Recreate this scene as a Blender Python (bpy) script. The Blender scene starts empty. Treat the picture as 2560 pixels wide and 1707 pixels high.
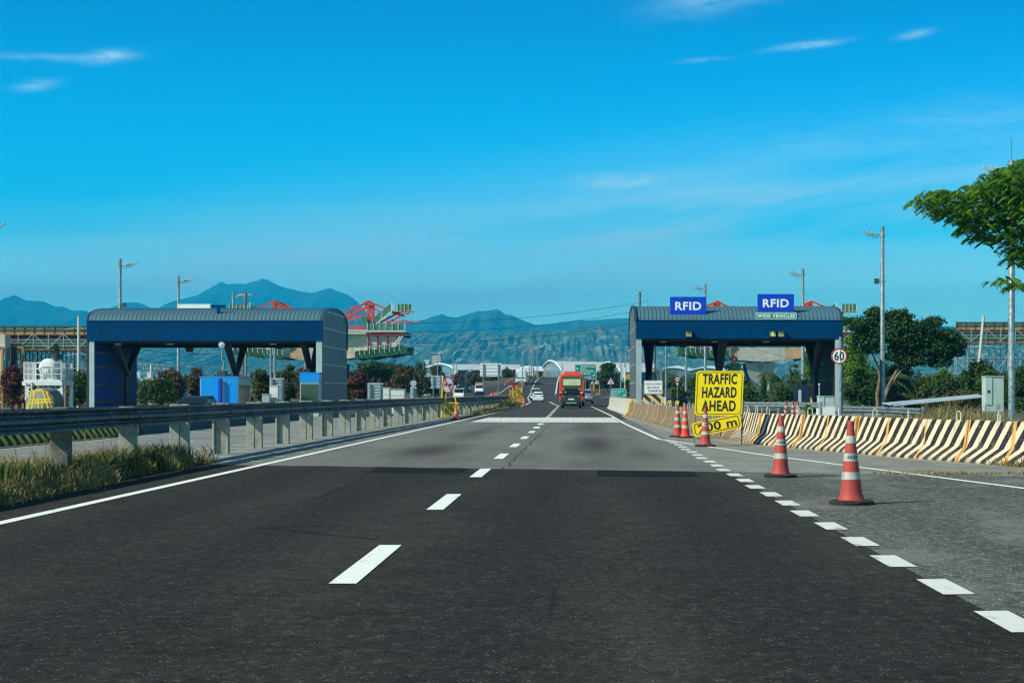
import bpy, math, random
import numpy as np
from mathutils import Vector, Matrix
R = math.radians
C = bpy.context.scene.collection
rng = random.Random(7)

# ------------------------------------------------------------------ camera, sky, sun, exposure
H = 1.3                     # eye height; looks along the road (+Y), vanishing point off the picture's centre
FPX = 4400.0                # focal length in pixels of the 2560 px wide photograph
VX, VY = 1453.0, 983.0
cam_d = bpy.data.cameras.new("camera"); cam = bpy.data.objects.new("camera", cam_d); C.objects.link(cam)
cam.location = (0, 0, H); cam.rotation_euler = (R(90), 0, 0)
cam_d.sensor_width = 36; cam_d.lens = FPX / 2560 * 36
cam_d.shift_x = -(VX - 1280) / 2560; cam_d.shift_y = (VY - 853.5) / 2560
cam_d.clip_start = 0.1; cam_d.clip_end = 60000
sc = bpy.context.scene; sc.camera = cam
sc.render.engine = 'CYCLES'
sc.view_settings.view_transform = 'Standard'; sc.view_settings.look = 'None'
sc.view_settings.exposure = 0.35; sc.view_settings.gamma = 1.0
try:
    sc.cycles.use_denoising = True
    sc.cycles.denoiser = 'OPENIMAGEDENOISE'
    sc.cycles.max_bounces = 6; sc.cycles.diffuse_bounces = 2; sc.cycles.glossy_bounces = 2
    sc.cycles.transmission_bounces = 3; sc.cycles.volume_bounces = 0; sc.cycles.transparent_max_bounces = 6
    sc.cycles.pixel_filter_type = 'BLACKMAN_HARRIS'; sc.cycles.filter_width = 1.3
except Exception: pass

SUN_EL = R(38); SUN_H = Vector((-0.88, -0.475))   # the sun stands to the left and behind the camera
sdir = Vector((SUN_H.x*math.cos(SUN_EL), SUN_H.y*math.cos(SUN_EL), math.sin(SUN_EL)))
sun_d = bpy.data.lights.new("sun", 'SUN'); sun = bpy.data.objects.new("sun", sun_d); C.objects.link(sun)
sun_d.energy = 4.6; sun_d.angle = R(0.53); sun_d.color = (1.0, 0.965, 0.79)
sun.rotation_euler = (-sdir).to_track_quat('-Z', 'Y').to_euler()

world = bpy.data.worlds.new("World"); sc.world = world; world.use_nodes = True
nt = world.node_tree; N = nt.nodes; L = nt.links
for n in list(N): N.remove(n)
def wn(t, **kw):
    n = N.new(t)
    for k, v in kw.items(): setattr(n, k, v)
    return n
def wmath(op, a, b=None, c=None):
    n = wn('ShaderNodeMath', operation=op)
    for i, v in enumerate((a, b, c)):
        if v is None: continue
        if isinstance(v, (int, float)): n.inputs[i].default_value = v
        else: L.new(v, n.inputs[i])
    return n.outputs[0]
w_out = wn('ShaderNodeOutputWorld'); w_bg = wn('ShaderNodeBackground'); w_bg.inputs[1].default_value = 0.12
sky = wn('ShaderNodeTexSky', sky_type='NISHITA'); sky.sun_disc = False
sky.sun_elevation = SUN_EL; sky.sun_rotation = math.atan2(sdir.x, sdir.y)
sky.air_density = 1.0; sky.dust_density = 0.3; sky.ozone_density = 3.0; sky.altitude = 100
wtc = wn('ShaderNodeTexCoord'); wsep = wn('ShaderNodeSeparateXYZ'); L.new(wtc.outputs['Generated'], wsep.inputs[0])
w_el = wmath('ARCSINE', wsep.outputs[2]); w_az = wmath('ARCTAN2', wsep.outputs[0], wsep.outputs[1])
# the polarised, deep tropical blue of the photograph: the Nishita sky filtered by height above the horizon
ramp = wn('ShaderNodeValToRGB'); L.new(wmath('DIVIDE', w_el, R(20)), ramp.inputs[0])
SKYRAMP = [(0.0, (1.0, 2.2, 1.95)), (0.145, (0.95, 2.0, 1.85)), (0.19, (0.95, 1.95, 1.85)), (0.255, (0.16, 1.25, 1.52)), (0.313, (0.012, 1.06, 1.44)), (0.416, (0.0, 0.90, 1.32)), (0.62, (0.0, 0.57, 0.97)), (1.0, (0.50, 0.60, 0.64))]
el_ = ramp.color_ramp.elements
while len(el_) < len(SKYRAMP): el_.new(0.5)
for e, (p_, c_) in zip(el_, SKYRAMP): e.position = p_; e.color = (*c_, 1)
wmul = wn('ShaderNodeMix', data_type='RGBA', blend_type='MULTIPLY'); wmul.inputs[0].default_value = 1
L.new(sky.outputs[0], wmul.inputs[6]); L.new(ramp.outputs[0], wmul.inputs[7])
# cirrus: wide thin veils and a few short wisps, laid out by bearing and height in the sky
def wcomb(x, y, z=0.0):
    n = wn('ShaderNodeCombineXYZ')
    for i, v in enumerate((x, y, z)):
        if isinstance(v, (int, float)): n.inputs[i].default_value = v
        else: L.new(v, n.inputs[i])
    return n.outputs[0]
def wnoise(vec, scale, detail=4, rough=0.55, dist=0.0):
    n = wn('ShaderNodeTexNoise'); n.inputs['Scale'].default_value = scale; n.inputs['Detail'].default_value = detail
    n.inputs['Roughness'].default_value = rough; n.inputs['Distortion'].default_value = dist; L.new(vec, n.inputs['Vector']); return n.outputs[0]
def wrange(v, a, b, c=0.0, d=1.0):
    n = wn('ShaderNodeMapRange', interpolation_type='SMOOTHSTEP'); L.new(v, n.inputs[0])
    for i, x in enumerate((a, b, c, d)): n.inputs[i+1].default_value = x
    return n.outputs[0]
tilt = wmath('SUBTRACT', w_el, wmath('MULTIPLY', w_az, 0.10))
veil = wnoise(wcomb(wmath('MULTIPLY', w_az, 2.2), wmath('MULTIPLY', tilt, 16.0), 3.3), 1.7, 5, 0.55, 0.4)
veil2 = wnoise(wcomb(wmath('MULTIPLY', w_az, 5.0), wmath('MULTIPLY', tilt, 60.0), 1.3), 1.5, 6, 0.6, 0.6)
vb = wmath('DIVIDE', wmath('SUBTRACT', wmath('SUBTRACT', w_el, wmath('MULTIPLY', w_az, 0.115)), 0.080), 0.034)
veil_h = wmath('EXPONENT', wmath('MULTIPLY', wmath('POWER', wmath('ABSOLUTE', vb), 2.0), -1.0))
vmask = wmath('MULTIPLY', wmath('MULTIPLY', wrange(veil, 0.26, 0.70), wmath('ADD', 0.55, wmath('MULTIPLY', veil2, 0.7))), wmath('MULTIPLY', veil_h, 1.15))
wisps = None
wn1 = wnoise(wcomb(wmath('MULTIPLY', w_az, 30.0), wmath('MULTIPLY', w_el, 160.0), 0.7), 1.3, 5, 0.62, 0.8)
wn2 = wnoise(wcomb(wmath('MULTIPLY', w_az, 18.0), wmath('MULTIPLY', w_el, 50.0), 8.1), 1.0, 3, 0.5, 0.3)
for (px, py, sx, sy, rot, amp) in [(300,182,50,11,-.10,.75),(140,188,110,8,-.03,.30),(130,255,40,11,-.2,.42),(2010,131,70,7,-.10,.62),(2278,114,36,8,-.16,.46),
        (1560,452,125,15,-.05,.5),(1800,8,130,30,-.15,.42),(1755,163,48,5,-.05,.3),(8,220,22,9,0,.35),(2010,372,130,26,-.1,.16),(2440,315,190,32,-.08,.22),(360,630,60,8,-.3,.05)]:
    a0, e0 = (px - VX)/FPX, (VY - py)/FPX
    da = wmath('SUBTRACT', w_az, a0); de = wmath('SUBTRACT', w_el, e0)
    u = wmath('ADD', wmath('MULTIPLY', da, math.cos(rot)), wmath('MULTIPLY', de, -math.sin(rot)))
    v = wmath('ADD', wmath('MULTIPLY', da, math.sin(rot)), wmath('MULTIPLY', de, math.cos(rot)))
    v = wmath('ADD', v, wmath('MULTIPLY', wmath('SUBTRACT', wn2, 0.5), 2.2*sy/FPX))
    d2 = wmath('ADD', wmath('POWER', wmath('DIVIDE', u, sx/FPX), 2.0), wmath('POWER', wmath('DIVIDE', v, sy/FPX), 2.0))
    g = wmath('MULTIPLY', wmath('EXPONENT', wmath('MULTIPLY', d2, -0.9)), amp)
    wisps = g if wisps is None else wmath('ADD', wisps, g)
wisps = wmath('MULTIPLY', wisps, wrange(wn1, 0.22, 0.60))
wall_ = wmath('MINIMUM', wmath('ADD', vmask, wisps), 0.9)
wmix = wn('ShaderNodeMix', data_type='RGBA'); L.new(wall_, wmix.inputs[0]); L.new(wmul.outputs[2], wmix.inputs[6]); wmix.inputs[7].default_value = (4.6, 7.3, 8.2, 1)
L.new(wmix.outputs[2], w_bg.inputs[0]); L.new(w_bg.outputs[0], w_out.inputs[0])

# ------------------------------------------------------------------ helpers
def at(px, py, Y): return Vector(((px - VX)/FPX*Y, Y, H - (py - VY)/FPX*Y))
def px2x(px, Y): return (px - VX)/FPX*Y
def py2z(py, Y): return H - (py - VY)/FPX*Y

class MB:
    """collects faces (with a material slot each) and links them as ONE mesh object"""
    def __init__(s): s.v = []; s.f = []; s.m = []; s.mi = 0
    def add(s, vs, fs):
        o = len(s.v); s.v += [tuple(p) for p in vs]
        for f in fs: s.f.append(tuple(i+o for i in f)); s.m.append(s.mi)
        return s
    def box(s, x0, x1, y0, y1, z0, z1):
        return s.add([(x0,y0,z0),(x1,y0,z0),(x1,y1,z0),(x0,y1,z0),(x0,y0,z1),(x1,y0,z1),(x1,y1,z1),(x0,y1,z1)],
                     [(3,2,1,0),(4,5,6,7),(0,1,5,4),(1,2,6,5),(2,3,7,6),(3,0,4,7)])
    def bar(s, a, b, w, h=None, up=(0,0,1)):
        a, b = Vector(a), Vector(b); h = h or w; d = (b-a)
        if d.length < 1e-6: return s
        d.normalize(); u = Vector(up)
        if abs(d.dot(u)) > 0.98: u = Vector((0,1,0))
        x = d.cross(u).normalized(); y = x.cross(d).normalized()
        vs = []
        for p in (a, b):
            for sx, sy in ((-1,-1),(1,-1),(1,1),(-1,1)): vs.append(p + x*(sx*w/2) + y*(sy*h/2))
        return s.add(vs, [(0,1,2,3),(7,6,5,4),(0,4,5,1),(1,5,6,2),(2,6,7,3),(3,7,4,0)])
    def tube(s, pts, r, n=8, caps=True):
        pts = [Vector(p) for p in pts]; k = len(pts)
        rs = r if isinstance(r, (list, tuple)) else [r]*k
        ref = Vector((0,0,1)); vs = []
        for i, p in enumerate(pts):
            d = (pts[min(i+1,k-1)] - pts[max(i-1,0)]).normalized()
            u = ref if abs(d.dot(ref)) < 0.95 else Vector((0,1,0))
            x = d.cross(u).normalized(); y = x.cross(d).normalized()
            for j in range(n):
                a = 2*math.pi*j/n; vs.append(p + x*(math.cos(a)*rs[i]) + y*(math.sin(a)*rs[i]))
        fs = [(i*n+j, i*n+(j+1)%n, (i+1)*n+(j+1)%n, (i+1)*n+j) for i in range(k-1) for j in range(n)]
        if caps: fs += [tuple(range(n))[::-1], tuple((k-1)*n+j for j in range(n))]
        return s.add(vs, fs)
    def lathe(s, prof, n=24, c=(0,0,0), caps=True):
        vs = [(c[0]+r*math.cos(2*math.pi*j/n), c[1]+r*math.sin(2*math.pi*j/n), c[2]+z) for r, z in prof for j in range(n)]
        k = len(prof)
        fs = [(i*n+j, i*n+(j+1)%n, (i+1)*n+(j+1)%n, (i+1)*n+j) for i in range(k-1) for j in range(n)]
        if caps: fs += [tuple(range(n))[::-1], tuple((k-1)*n+j for j in range(n))]
        return s.add(vs, fs)
    def prism(s, poly, a0, a1, axis='y', off=(0,0,0)):
        """poly of 2D points extruded along an axis: axis y -> (x,z); axis x -> (y,z); axis z -> (x,y)"""
        n = len(poly); vs = []
        for a in (a0, a1):
            for p, q in poly:
                v = (p,a,q) if axis == 'y' else (a,p,q) if axis == 'x' else (p,q,a)
                vs.append((v[0]+off[0], v[1]+off[1], v[2]+off[2]))
        return s.add(vs, [tuple(range(n)), tuple(range(2*n-1, n-1, -1))] + [(i, i+n, (i+1)%n+n, (i+1)%n) for i in range(n)])
    def loft(s, rings, caps=True):
        n = len(rings[0]); vs = [p for r in rings for p in r]; k = len(rings)
        fs = [(i*n+j, i*n+(j+1)%n, (i+1)*n+(j+1)%n, (i+1)*n+j) for i in range(k-1) for j in range(n)]
        if caps: fs += [tuple(range(n))[::-1], tuple((k-1)*n+j for j in range(n))]
        return s.add(vs, fs)
    def sweep(s, prof, path, closed=True, caps=True):
        """profile (side, z) carried along path [(x,y,z)]; side is to the right of travel"""
        rings = []
        for i, p in enumerate(path):
            d = Vector(path[min(i+1,len(path)-1)]) - Vector(path[max(i-1,0)]); d.z = 0; d.normalize(); rt = Vector((d.y, -d.x, 0))
            rings.append([Vector(p) + rt*a + Vector((0,0,b)) for a, b in prof])
        if closed: return s.loft(rings, caps)
        n = len(prof); vs = [p for r in rings for p in r]
        return s.add(vs, [(i*n+j, i*n+j+1, (i+1)*n+j+1, (i+1)*n+j) for i in range(len(path)-1) for j in range(n-1)])
    def xf(s, mat):
        s.v = [tuple(mat @ Vector(p)) for p in s.v]; return s
    def build(s, name, mats, parent=None, smooth=0, bevel=0):
        me = bpy.data.meshes.new(name); me.from_pydata(s.v, [], s.f)
        if not isinstance(mats, (list, tuple)): mats = [mats]
        for m in mats: me.materials.append(m)
        if len(mats) > 1: me.polygons.foreach_set('material_index', s.m)
        if smooth:
            me.shade_smooth()
            try: me.set_sharp_from_angle(angle=R(smooth))
            except Exception: pass
        me.update()
        o = bpy.data.objects.new(name, me); C.objects.link(o)
        if parent is not None: o.parent = parent
        if bevel:
            md = o.modifiers.new('bevel', 'BEVEL'); md.width = bevel; md.segments = 2; md.limit_method = 'ANGLE'
        return o

def tag(o, label=None, cat=None, group=None, kind=None):
    if label: o['label'] = label
    if cat: o['category'] = cat
    if group: o['group'] = group
    if kind: o['kind'] = kind
    return o
def thing(name, label, cat, loc=(0,0,0), group=None, rz=0):
    o = bpy.data.objects.new(name, None); C.objects.link(o); o.empty_display_size = 0.2
    o.location = loc; o.rotation_euler = (0,0,rz); return tag(o, label, cat, group)
def copy_tree(o, parent=None):
    c = o.copy(); C.objects.link(c)
    if parent is not None: c.parent = parent
    for ch in list(o.children): copy_tree(ch, c)
    return c

# ------------------------------------------------------------------ materials
class NT:
    def __init__(s, name):
        s.m = bpy.data.materials.new(name); s.m.use_nodes = True; s.t = s.m.node_tree
        s.b = s.t.nodes['Principled BSDF']; s.out = s.t.nodes['Material Output']
    def n(s, t, **kw):
        n = s.t.nodes.new(t)
        for k, v in kw.items(): setattr(n, k, v)
        return n
    def l(s, a, b): s.t.links.new(a, b)
    def put(s, sock, v):
        if v is None: return
        if hasattr(v, 'is_output'): s.l(v, sock)
        elif isinstance(v, (tuple, list)): sock.default_value = (*v, 1) if len(v) == 3 and len(sock.default_value) == 4 else v
        else: sock.default_value = v
    def math(s, op, a, b=None, c=None):
        n = s.n('ShaderNodeMath', operation=op)
        for i, v in enumerate((a,b,c)): s.put(n.inputs[i], v)
        return n.outputs[0]
    def pos(s, sx=1, sy=1, sz=1, obj=True, off=(0,0,0)):
        if obj: o = s.n('ShaderNodeTexCoord').outputs['Object']
        else: o = s.n('ShaderNodeNewGeometry').outputs['Position']
        m = s.n('ShaderNodeMapping'); s.l(o, m.inputs[0]); m.inputs['Scale'].default_value = (sx,sy,sz); m.inputs['Location'].default_value = off
        return m.outputs[0]
    def xyz(s, obj=True):
        o = s.n('ShaderNodeTexCoord').outputs['Object'] if obj else s.n('ShaderNodeNewGeometry').outputs['Position']
        n = s.n('ShaderNodeSeparateXYZ'); s.l(o, n.inputs[0]); return n.outputs
    def noise(s, vec, scale=1, detail=4, rough=0.55, dist=0):
        n = s.n('ShaderNodeTexNoise'); s.l(vec, n.inputs['Vector']); n.inputs['Scale'].default_value = scale
        n.inputs['Detail'].default_value = detail; n.inputs['Roughness'].default_value = rough; n.inputs['Distortion'].default_value = dist
        return n.outputs[0]
    def voro(s, vec, scale, feature='F1'):
        n = s.n('ShaderNodeTexVoronoi', feature=feature); s.l(vec, n.inputs['Vector']); n.inputs['Scale'].default_value = scale; return n
    def rng(s, v, a, b, c=0.0, d=1.0, smooth=False):
        n = s.n('ShaderNodeMapRange'); n.interpolation_type = 'SMOOTHSTEP' if smooth else 'LINEAR'
        s.put(n.inputs[0], v)
        for i, x in enumerate((a,b,c,d)): n.inputs[i+1].default_value = x
        return n.outputs[0]
    def mix(s, f, a, b, mode='MIX'):
        n = s.n('ShaderNodeMix', data_type='RGBA', blend_type=mode); s.put(n.inputs[0], f); s.put(n.inputs[6], a); s.put(n.inputs[7], b); return n.outputs[2]
    def bump(s, h, strength=0.4, dist=0.02):
        n = s.n('ShaderNodeBump'); n.inputs['Strength'].default_value = strength; n.inputs['Distance'].default_value = dist
        s.l(h, n.inputs['Height']); s.l(n.outputs[0], s.b.inputs['Normal'])
    def done(s, col=None, rough=None, metal=None, spec=None):
        s.put(s.b.inputs['Base Color'], col); s.put(s.b.inputs['Roughness'], rough); s.put(s.b.inputs['Metallic'], metal)
        s.put(s.b.inputs['Specular IOR Level'], spec); return s.m

def M(name, col, rough=0.6, metal=0.0, var=0.18, scale=2.5, dirt=None, dscale=1.2, damt=0.5, streak=False, bump=0, spec=0.35):
    """plain surface with uneven tone and, when asked, dirt or run-off streaks of its own"""
    t = NT(name); p = t.pos()
    a = t.noise(p, scale, 5); lo = tuple(c*(1-var) for c in col); hi = tuple(min(1, c*(1+var)) for c in col)
    c = t.mix(t.rng(a, .3, .7), lo, hi)
    if dirt:
        dp = t.pos(1, 1, 0.16) if streak else p
        d = t.noise(dp, dscale, 6, .6); c = t.mix(t.math('MULTIPLY', t.rng(d, .48, .70, smooth=True), damt), c, dirt)
    if bump: t.bump(t.noise(p, scale*6, 4), bump, 0.01)
    return t.done(c, t.rng(a, .2, .8, max(.05, rough-.08), min(1, rough+.08)), metal, spec)

def asphalt(name, base, hi, stone, stone_amt, worn=None, big=0.35):
    t = NT(name); p = t.pos(obj=False)
    big_n = t.noise(t.pos(.8, .10, 1, obj=False), 1.0, 4, .5)
    mid = t.noise(p, 2.2, 6, .65); fine = t.noise(p, 26, 3, .7)
    c = t.mix(t.rng(t.math('ADD', t.math('MULTIPLY', big_n, 1-big), t.math('MULTIPLY', mid, big)), .34, .66), base, hi)
    c = t.mix(t.rng(fine, .28, .72), t.mix(1.0, c, (.5,.5,.5), 'MULTIPLY'), t.mix(1.0, c, (1.55,1.56,1.5), 'MULTIPLY'))
    grit = t.noise(t.pos(1,.45,1,obj=False), 10, 4, .75); c = t.mix(t.rng(grit, .30, .70), t.mix(1.0, c, (.55,.56,.56), 'MULTIPLY'), t.mix(1.0, c, (1.5,1.52,1.46), 'MULTIPLY'))
    v = t.voro(p, 48); st = t.math('MULTIPLY', t.math('LESS_THAN', v.outputs['Distance'], .33), t.math('GREATER_THAN', t.noise(v.outputs['Position'], 9.7, 1), 1-stone_amt))
    c = t.mix(st, c, stone)
    if worn:
        w = t.noise(t.pos(.55, .3, 1, obj=False, off=(3,7,0)), 1.4, 6, .62); c = t.mix(t.math('MULTIPLY', t.rng(w, .5, .68, smooth=True), .75), c, worn)
    h = t.math('ADD', fine, t.math('MULTIPLY', v.outputs['Distance'], -.5))
    t.bump(h, .55, .012)
    return t.done(c, .95, 0, .10)

def near_asphalt():
    """dark running lanes: brown-black wheel paths, finer light aggregate, sealed cracks"""
    t = NT('dark_asphalt'); p = t.pos(obj=False); x, y, z = t.xyz(False)
    mid = t.noise(p, 1.6, 6, .65); fine = t.noise(p, 24, 3, .72); patch = t.noise(t.pos(.5,.16,1,obj=False), 1.0, 4, .55)
    c = t.mix(t.rng(t.math('ADD', t.math('MULTIPLY', patch, .6), t.math('MULTIPLY', mid, .4)), .34, .66), (.0150,.0138,.0122), (.0430,.0405,.0355))
    lane = None
    for xc in (-4.6, -2.9, -.55, 1.3):
        d = t.math('DIVIDE', t.math('SUBTRACT', x, xc), .62); g = t.math('EXPONENT', t.math('MULTIPLY', t.math('POWER', t.math('ABSOLUTE', d), 2.0), -1.0))
        lane = g if lane is None else t.math('MAXIMUM', lane, g)
    c = t.mix(t.math('MULTIPLY', lane, t.rng(patch, .3, .6, .35, .85)), c, (.0180,.0146,.0128))
    c = t.mix(t.rng(fine, .30, .70), t.mix(1.0, c, (.55,.56,.57), 'MULTIPLY'), t.mix(1.0, c, (1.55,1.56,1.52), 'MULTIPLY'))
    grit = t.noise(t.pos(1,.45,1,obj=False), 11, 4, .75); c = t.mix(t.rng(grit, .30, .70), t.mix(1.0, c, (.62,.63,.64), 'MULTIPLY'), t.mix(1.0, c, (1.45,1.46,1.42), 'MULTIPLY'))
    v = t.voro(p, 58); keep = t.noise(v.outputs['Position'], 9.7, 1)
    st = t.math('MULTIPLY', t.math('LESS_THAN', v.outputs['Distance'], .30), t.math('GREATER_THAN', keep, .58))
    c = t.mix(st, c, (.125,.128,.115))
    crack = t.voro(t.pos(.32,.22,1,obj=False), 1.0, 'DISTANCE_TO_EDGE').outputs['Distance']
    wob = t.noise(p, 3.0, 4, .6); cm = t.math('MULTIPLY', t.math('LESS_THAN', t.math('ADD', crack, t.math('MULTIPLY', wob, .02)), .0165), t.rng(patch, .52, .62))
    c = t.mix(t.math('MULTIPLY', cm, .8), c, (.008,.008,.009))
    t.bump(t.math('ADD', fine, t.math('MULTIPLY', v.outputs['Distance'], -.4)), .5, .010)
    return t.done(c, t.rng(lane, 0, 1, .95, .85), 0, .10)

def lane_concrete():
    t = NT('lane_concrete'); p = t.pos(obj=False); x, y, z = t.xyz(False)
    a = t.noise(t.pos(1,.12,1,obj=False), 1.1, 6, .6); f = t.noise(p, 18, 4, .65); tex = t.noise(t.pos(.3,7,1,obj=False), 3, 3, .6)
    c = t.mix(t.rng(a, .3, .7), (.118,.126,.112), (.185,.193,.170)); c = t.mix(t.rng(f, .3, .7), t.mix(1.0, c, (.82,.82,.82), 'MULTIPLY'), t.mix(1.0, c, (1.14,1.14,1.14), 'MULTIPLY'))
    c = t.mix(t.math('MULTIPLY', t.rng(tex, .45, .6), .22), c, (.10,.105,.10))
    oil = None     # oil and rubber dropped where the lanes brake
    for xc, y0, sy, sx, amp in ((-3.45,40,5.0,.75,1.0),(-3.5,58,12,.55,.6),(.35,45,9,.60,.95),(.35,68,16,.6,.65),(-2.6,35,2.5,.7,.3),(-1.1,37,3,.5,.3),(1.3,38,5,.5,.5),(.4,33,3,.8,.4)):
        d = t.math('ADD', t.math('POWER', t.math('ABSOLUTE', t.math('DIVIDE', t.math('SUBTRACT', x, xc), sx)), 2.0), t.math('POWER', t.math('ABSOLUTE', t.math('DIVIDE', t.math('SUBTRACT', y, y0), sy)), 2.0))
        g = t.math('MULTIPLY', t.math('EXPONENT', t.math('MULTIPLY', d, -1.0)), amp); oil = g if oil is None else t.math('MAXIMUM', oil, g)
    c = t.mix(t.math('MULTIPLY', oil, t.rng(a, .2, .75, .7, 1.0)), c, (.040,.031,.030))
    cy = t.math('ABSOLUTE', t.math('SUBTRACT', t.math('FRACT', t.math('DIVIDE', y, 9.0)), .5)); c = t.mix(t.math('LESS_THAN', cy, .004), c, (.05,.05,.05))
    cr = t.math('LESS_THAN', t.math('ABSOLUTE', t.math('ADD', t.math('ADD', x, 1.32), t.math('MULTIPLY', t.math('SUBTRACT', t.noise(t.pos(0,1,0,obj=False), .8, 5, .6), .5), .5))), .022)
    c = t.mix(t.math('MULTIPLY', cr, .8), c, (.03,.03,.03))
    t.bump(f, .25, .006)
    return t.done(c, .92, 0, .12)

def paint(name, col=(.80,.82,.76), wear=.25, under=(.10,.10,.10), sx=1, sy=.35, scale=5):
    t = NT(name); p = t.pos(sx, sy, 1, obj=False); a = t.noise(p, scale, 6, .65); f = t.noise(t.pos(obj=False), 30, 3, .7)
    w = t.math('ADD', t.math('MULTIPLY', a, .75), t.math('MULTIPLY', f, .25))
    c = t.mix(t.math('MULTIPLY', t.rng(w, .60-wear*.35, .74-wear*.35, smooth=True), .9), t.mix(t.rng(a,.3,.7), tuple(x*.9 for x in col), col), under)
    return t.done(c, .7, 0, .3)

def leafy(name, cols, transl=.25, scale=1.1):
    t = NT(name); p = t.pos(); a = t.noise(p, scale, 4, .6); b = t.noise(p, scale*9, 3, .6)
    r = t.n('ShaderNodeValToRGB'); t.l(t.math('ADD', t.math('MULTIPLY', a, .55), t.math('MULTIPLY', b, .45)), r.inputs[0])
    el = r.color_ramp.elements
    while len(el) < len(cols): el.new(.5)
    for i, (e, c) in enumerate(zip(el, cols)): e.position = .30 + .40*i/(len(cols)-1); e.color = (*c, 1)
    t.done(r.outputs[0], .6, 0, .3)
    tr = t.n('ShaderNodeBsdfTranslucent'); t.l(r.outputs[0], tr.inputs[0]); mx = t.n('ShaderNodeMixShader'); mx.inputs[0].default_value = transl
    t.l(t.b.outputs[0], mx.inputs[1]); t.l(tr.outputs[0], mx.inputs[2]); t.l(mx.outputs[0], t.out.inputs[0]); return t.m

def galvanised(name, col=(.25,.29,.295), rough=.45, spangle=8):
    t = NT(name); p = t.pos(); v = t.voro(p, spangle); n = t.noise(p, 3, 5, .6)
    st = t.noise(t.pos(1,1,.12), 9, 5, .6)
    c = t.mix(t.rng(v.outputs['Color'], .2, .8), tuple(x*.72 for x in col), tuple(min(1,x*1.3) for x in col)); c = t.mix(t.math('MULTIPLY', t.rng(st, .52,.7), .4), c, (.55,.58,.57))
    return t.done(c, t.rng(n,.3,.7,rough-.1,rough+.12), .55, .5)

m = {}
m['asphalt_near'] = near_asphalt()
m['asphalt_shoulder'] = asphalt('shoulder_asphalt', (.062,.066,.060), (.105,.110,.100), (.40,.41,.36), .44, worn=(.19,.195,.175))
m['asphalt_far'] = asphalt('far_asphalt', (.040,.041,.044), (.062,.062,.064), (.2,.2,.19), .25)
m['asphalt_patch'] = asphalt('patch_asphalt', (.0075,.008,.0095), (.012,.0125,.0145), (.10,.10,.10), .15)
m['concrete_lane'] = lane_concrete()
m['concrete_shoulder'] = M('shoulder_concrete', (.205,.215,.185), .9, var=.22, scale=1.2, dirt=(.11,.105,.09), dscale=.9, damt=.5, bump=.2)
m['gutter_grit'] = M('gutter_grit', (.27,.26,.22), .95, var=.35, scale=5, dirt=(.12,.11,.09), dscale=2.5, bump=.4)
m['plaza'] = M('plaza_concrete', (.20,.21,.195), .9, var=.2, scale=.6, dirt=(.11,.11,.10), dscale=.35, damt=.6)
m['paint'] = paint('road_paint', (.80,.85,.79), wear=.13)
m['paint_worn'] = paint('worn_road_paint', (.74,.77,.72), wear=.40, under=(.30,.31,.28), sx=2.2, sy=.22, scale=3)
m['paint_old'] = paint('old_road_paint', (.68,.71,.64), wear=.22, under=(.16,.16,.15))
m['soil'] = M('soil', (.085,.075,.040), .95, var=.4, scale=.25, dirt=(.05,.075,.02), dscale=.12, damt=.8, bump=.3)
m['galv'] = galvanised('galvanised_steel')
m['galv_rail'] = galvanised('guardrail_steel', (.070,.088,.100), .55, 2.0)
m['concrete_post'] = M('post_concrete', (.30,.30,.255), .9, var=.2, scale=6, dirt=(.14,.135,.11), dscale=5, damt=.6, bump=.3)
m['concrete_old'] = M('old_concrete', (.15,.145,.12), .95, var=.35, scale=7, dirt=(.055,.05,.045), dscale=6, damt=.7, bump=.5)
m['concrete_grey'] = M('grey_concrete', (.44,.44,.38), .9, var=.18, scale=1.5, dirt=(.17,.17,.15), dscale=.8, damt=.5, streak=True)
m['concrete_tan'] = M('tan_concrete', (.60,.55,.42), .9, var=.16, scale=.8, dirt=(.28,.25,.19), dscale=.7, damt=.5)
m['concrete_rust'] = M('rust_stained_concrete', (.52,.36,.21), .9, var=.25, scale=1.0, dirt=(.24,.14,.07), dscale=1.2, damt=.6)
m['concrete_dark'] = M('blackened_concrete', (.07,.075,.08), .9, var=.3, scale=1.5)
m['fascia_blue'] = M('fascia_blue_paint', (.0003,.043,.125), .6, var=.10, scale=.7, spec=.04, dirt=(.004,.030,.085), dscale=2.2, damt=.6, streak=True)
m['wall_blue'] = M('cladding_blue_paint', (.004,.055,.30), .5, var=.08, scale=1)
m['blue_dark'] = M('column_blue_paint', (.004,.016,.075), .45, var=.1)
m['column_grey'] = M('column_grey_paint', (.055,.062,.07), .4, var=.12)
m['roof_steel'] = M('roof_sheet', (.068,.150,.195), .6, metal=.0, var=.07, scale=.5, spec=.25)
m['roof_seam'] = M('roof_seam', (.022,.070,.095), .5, metal=.2, var=.1)
m['clad_grey'] = M('wall_sheet', (.115,.13,.145), .5, metal=.2, var=.15, scale=.8, dirt=(.045,.05,.058), dscale=1.5, damt=.7, streak=True)
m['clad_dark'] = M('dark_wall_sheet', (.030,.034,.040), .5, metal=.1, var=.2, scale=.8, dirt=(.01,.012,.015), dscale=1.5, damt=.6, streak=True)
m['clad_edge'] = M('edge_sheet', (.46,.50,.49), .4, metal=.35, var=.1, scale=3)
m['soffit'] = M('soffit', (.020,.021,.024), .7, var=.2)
m['white'] = M('white_paint', (.74,.76,.72), .45, var=.06, dirt=(.45,.43,.38), dscale=2.5, damt=.35)
m['white_old'] = M('old_white_paint', (.60,.60,.54), .6, var=.12, dirt=(.30,.27,.2), dscale=5, damt=.5)
m['pale_green'] = M('cabinet_paint', (.40,.50,.46), .5, var=.08, scale=2, dirt=(.28,.31,.27), dscale=3, damt=.4, streak=True)
m['black'] = M('black', (.012,.012,.013), .5, var=.2)
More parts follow.
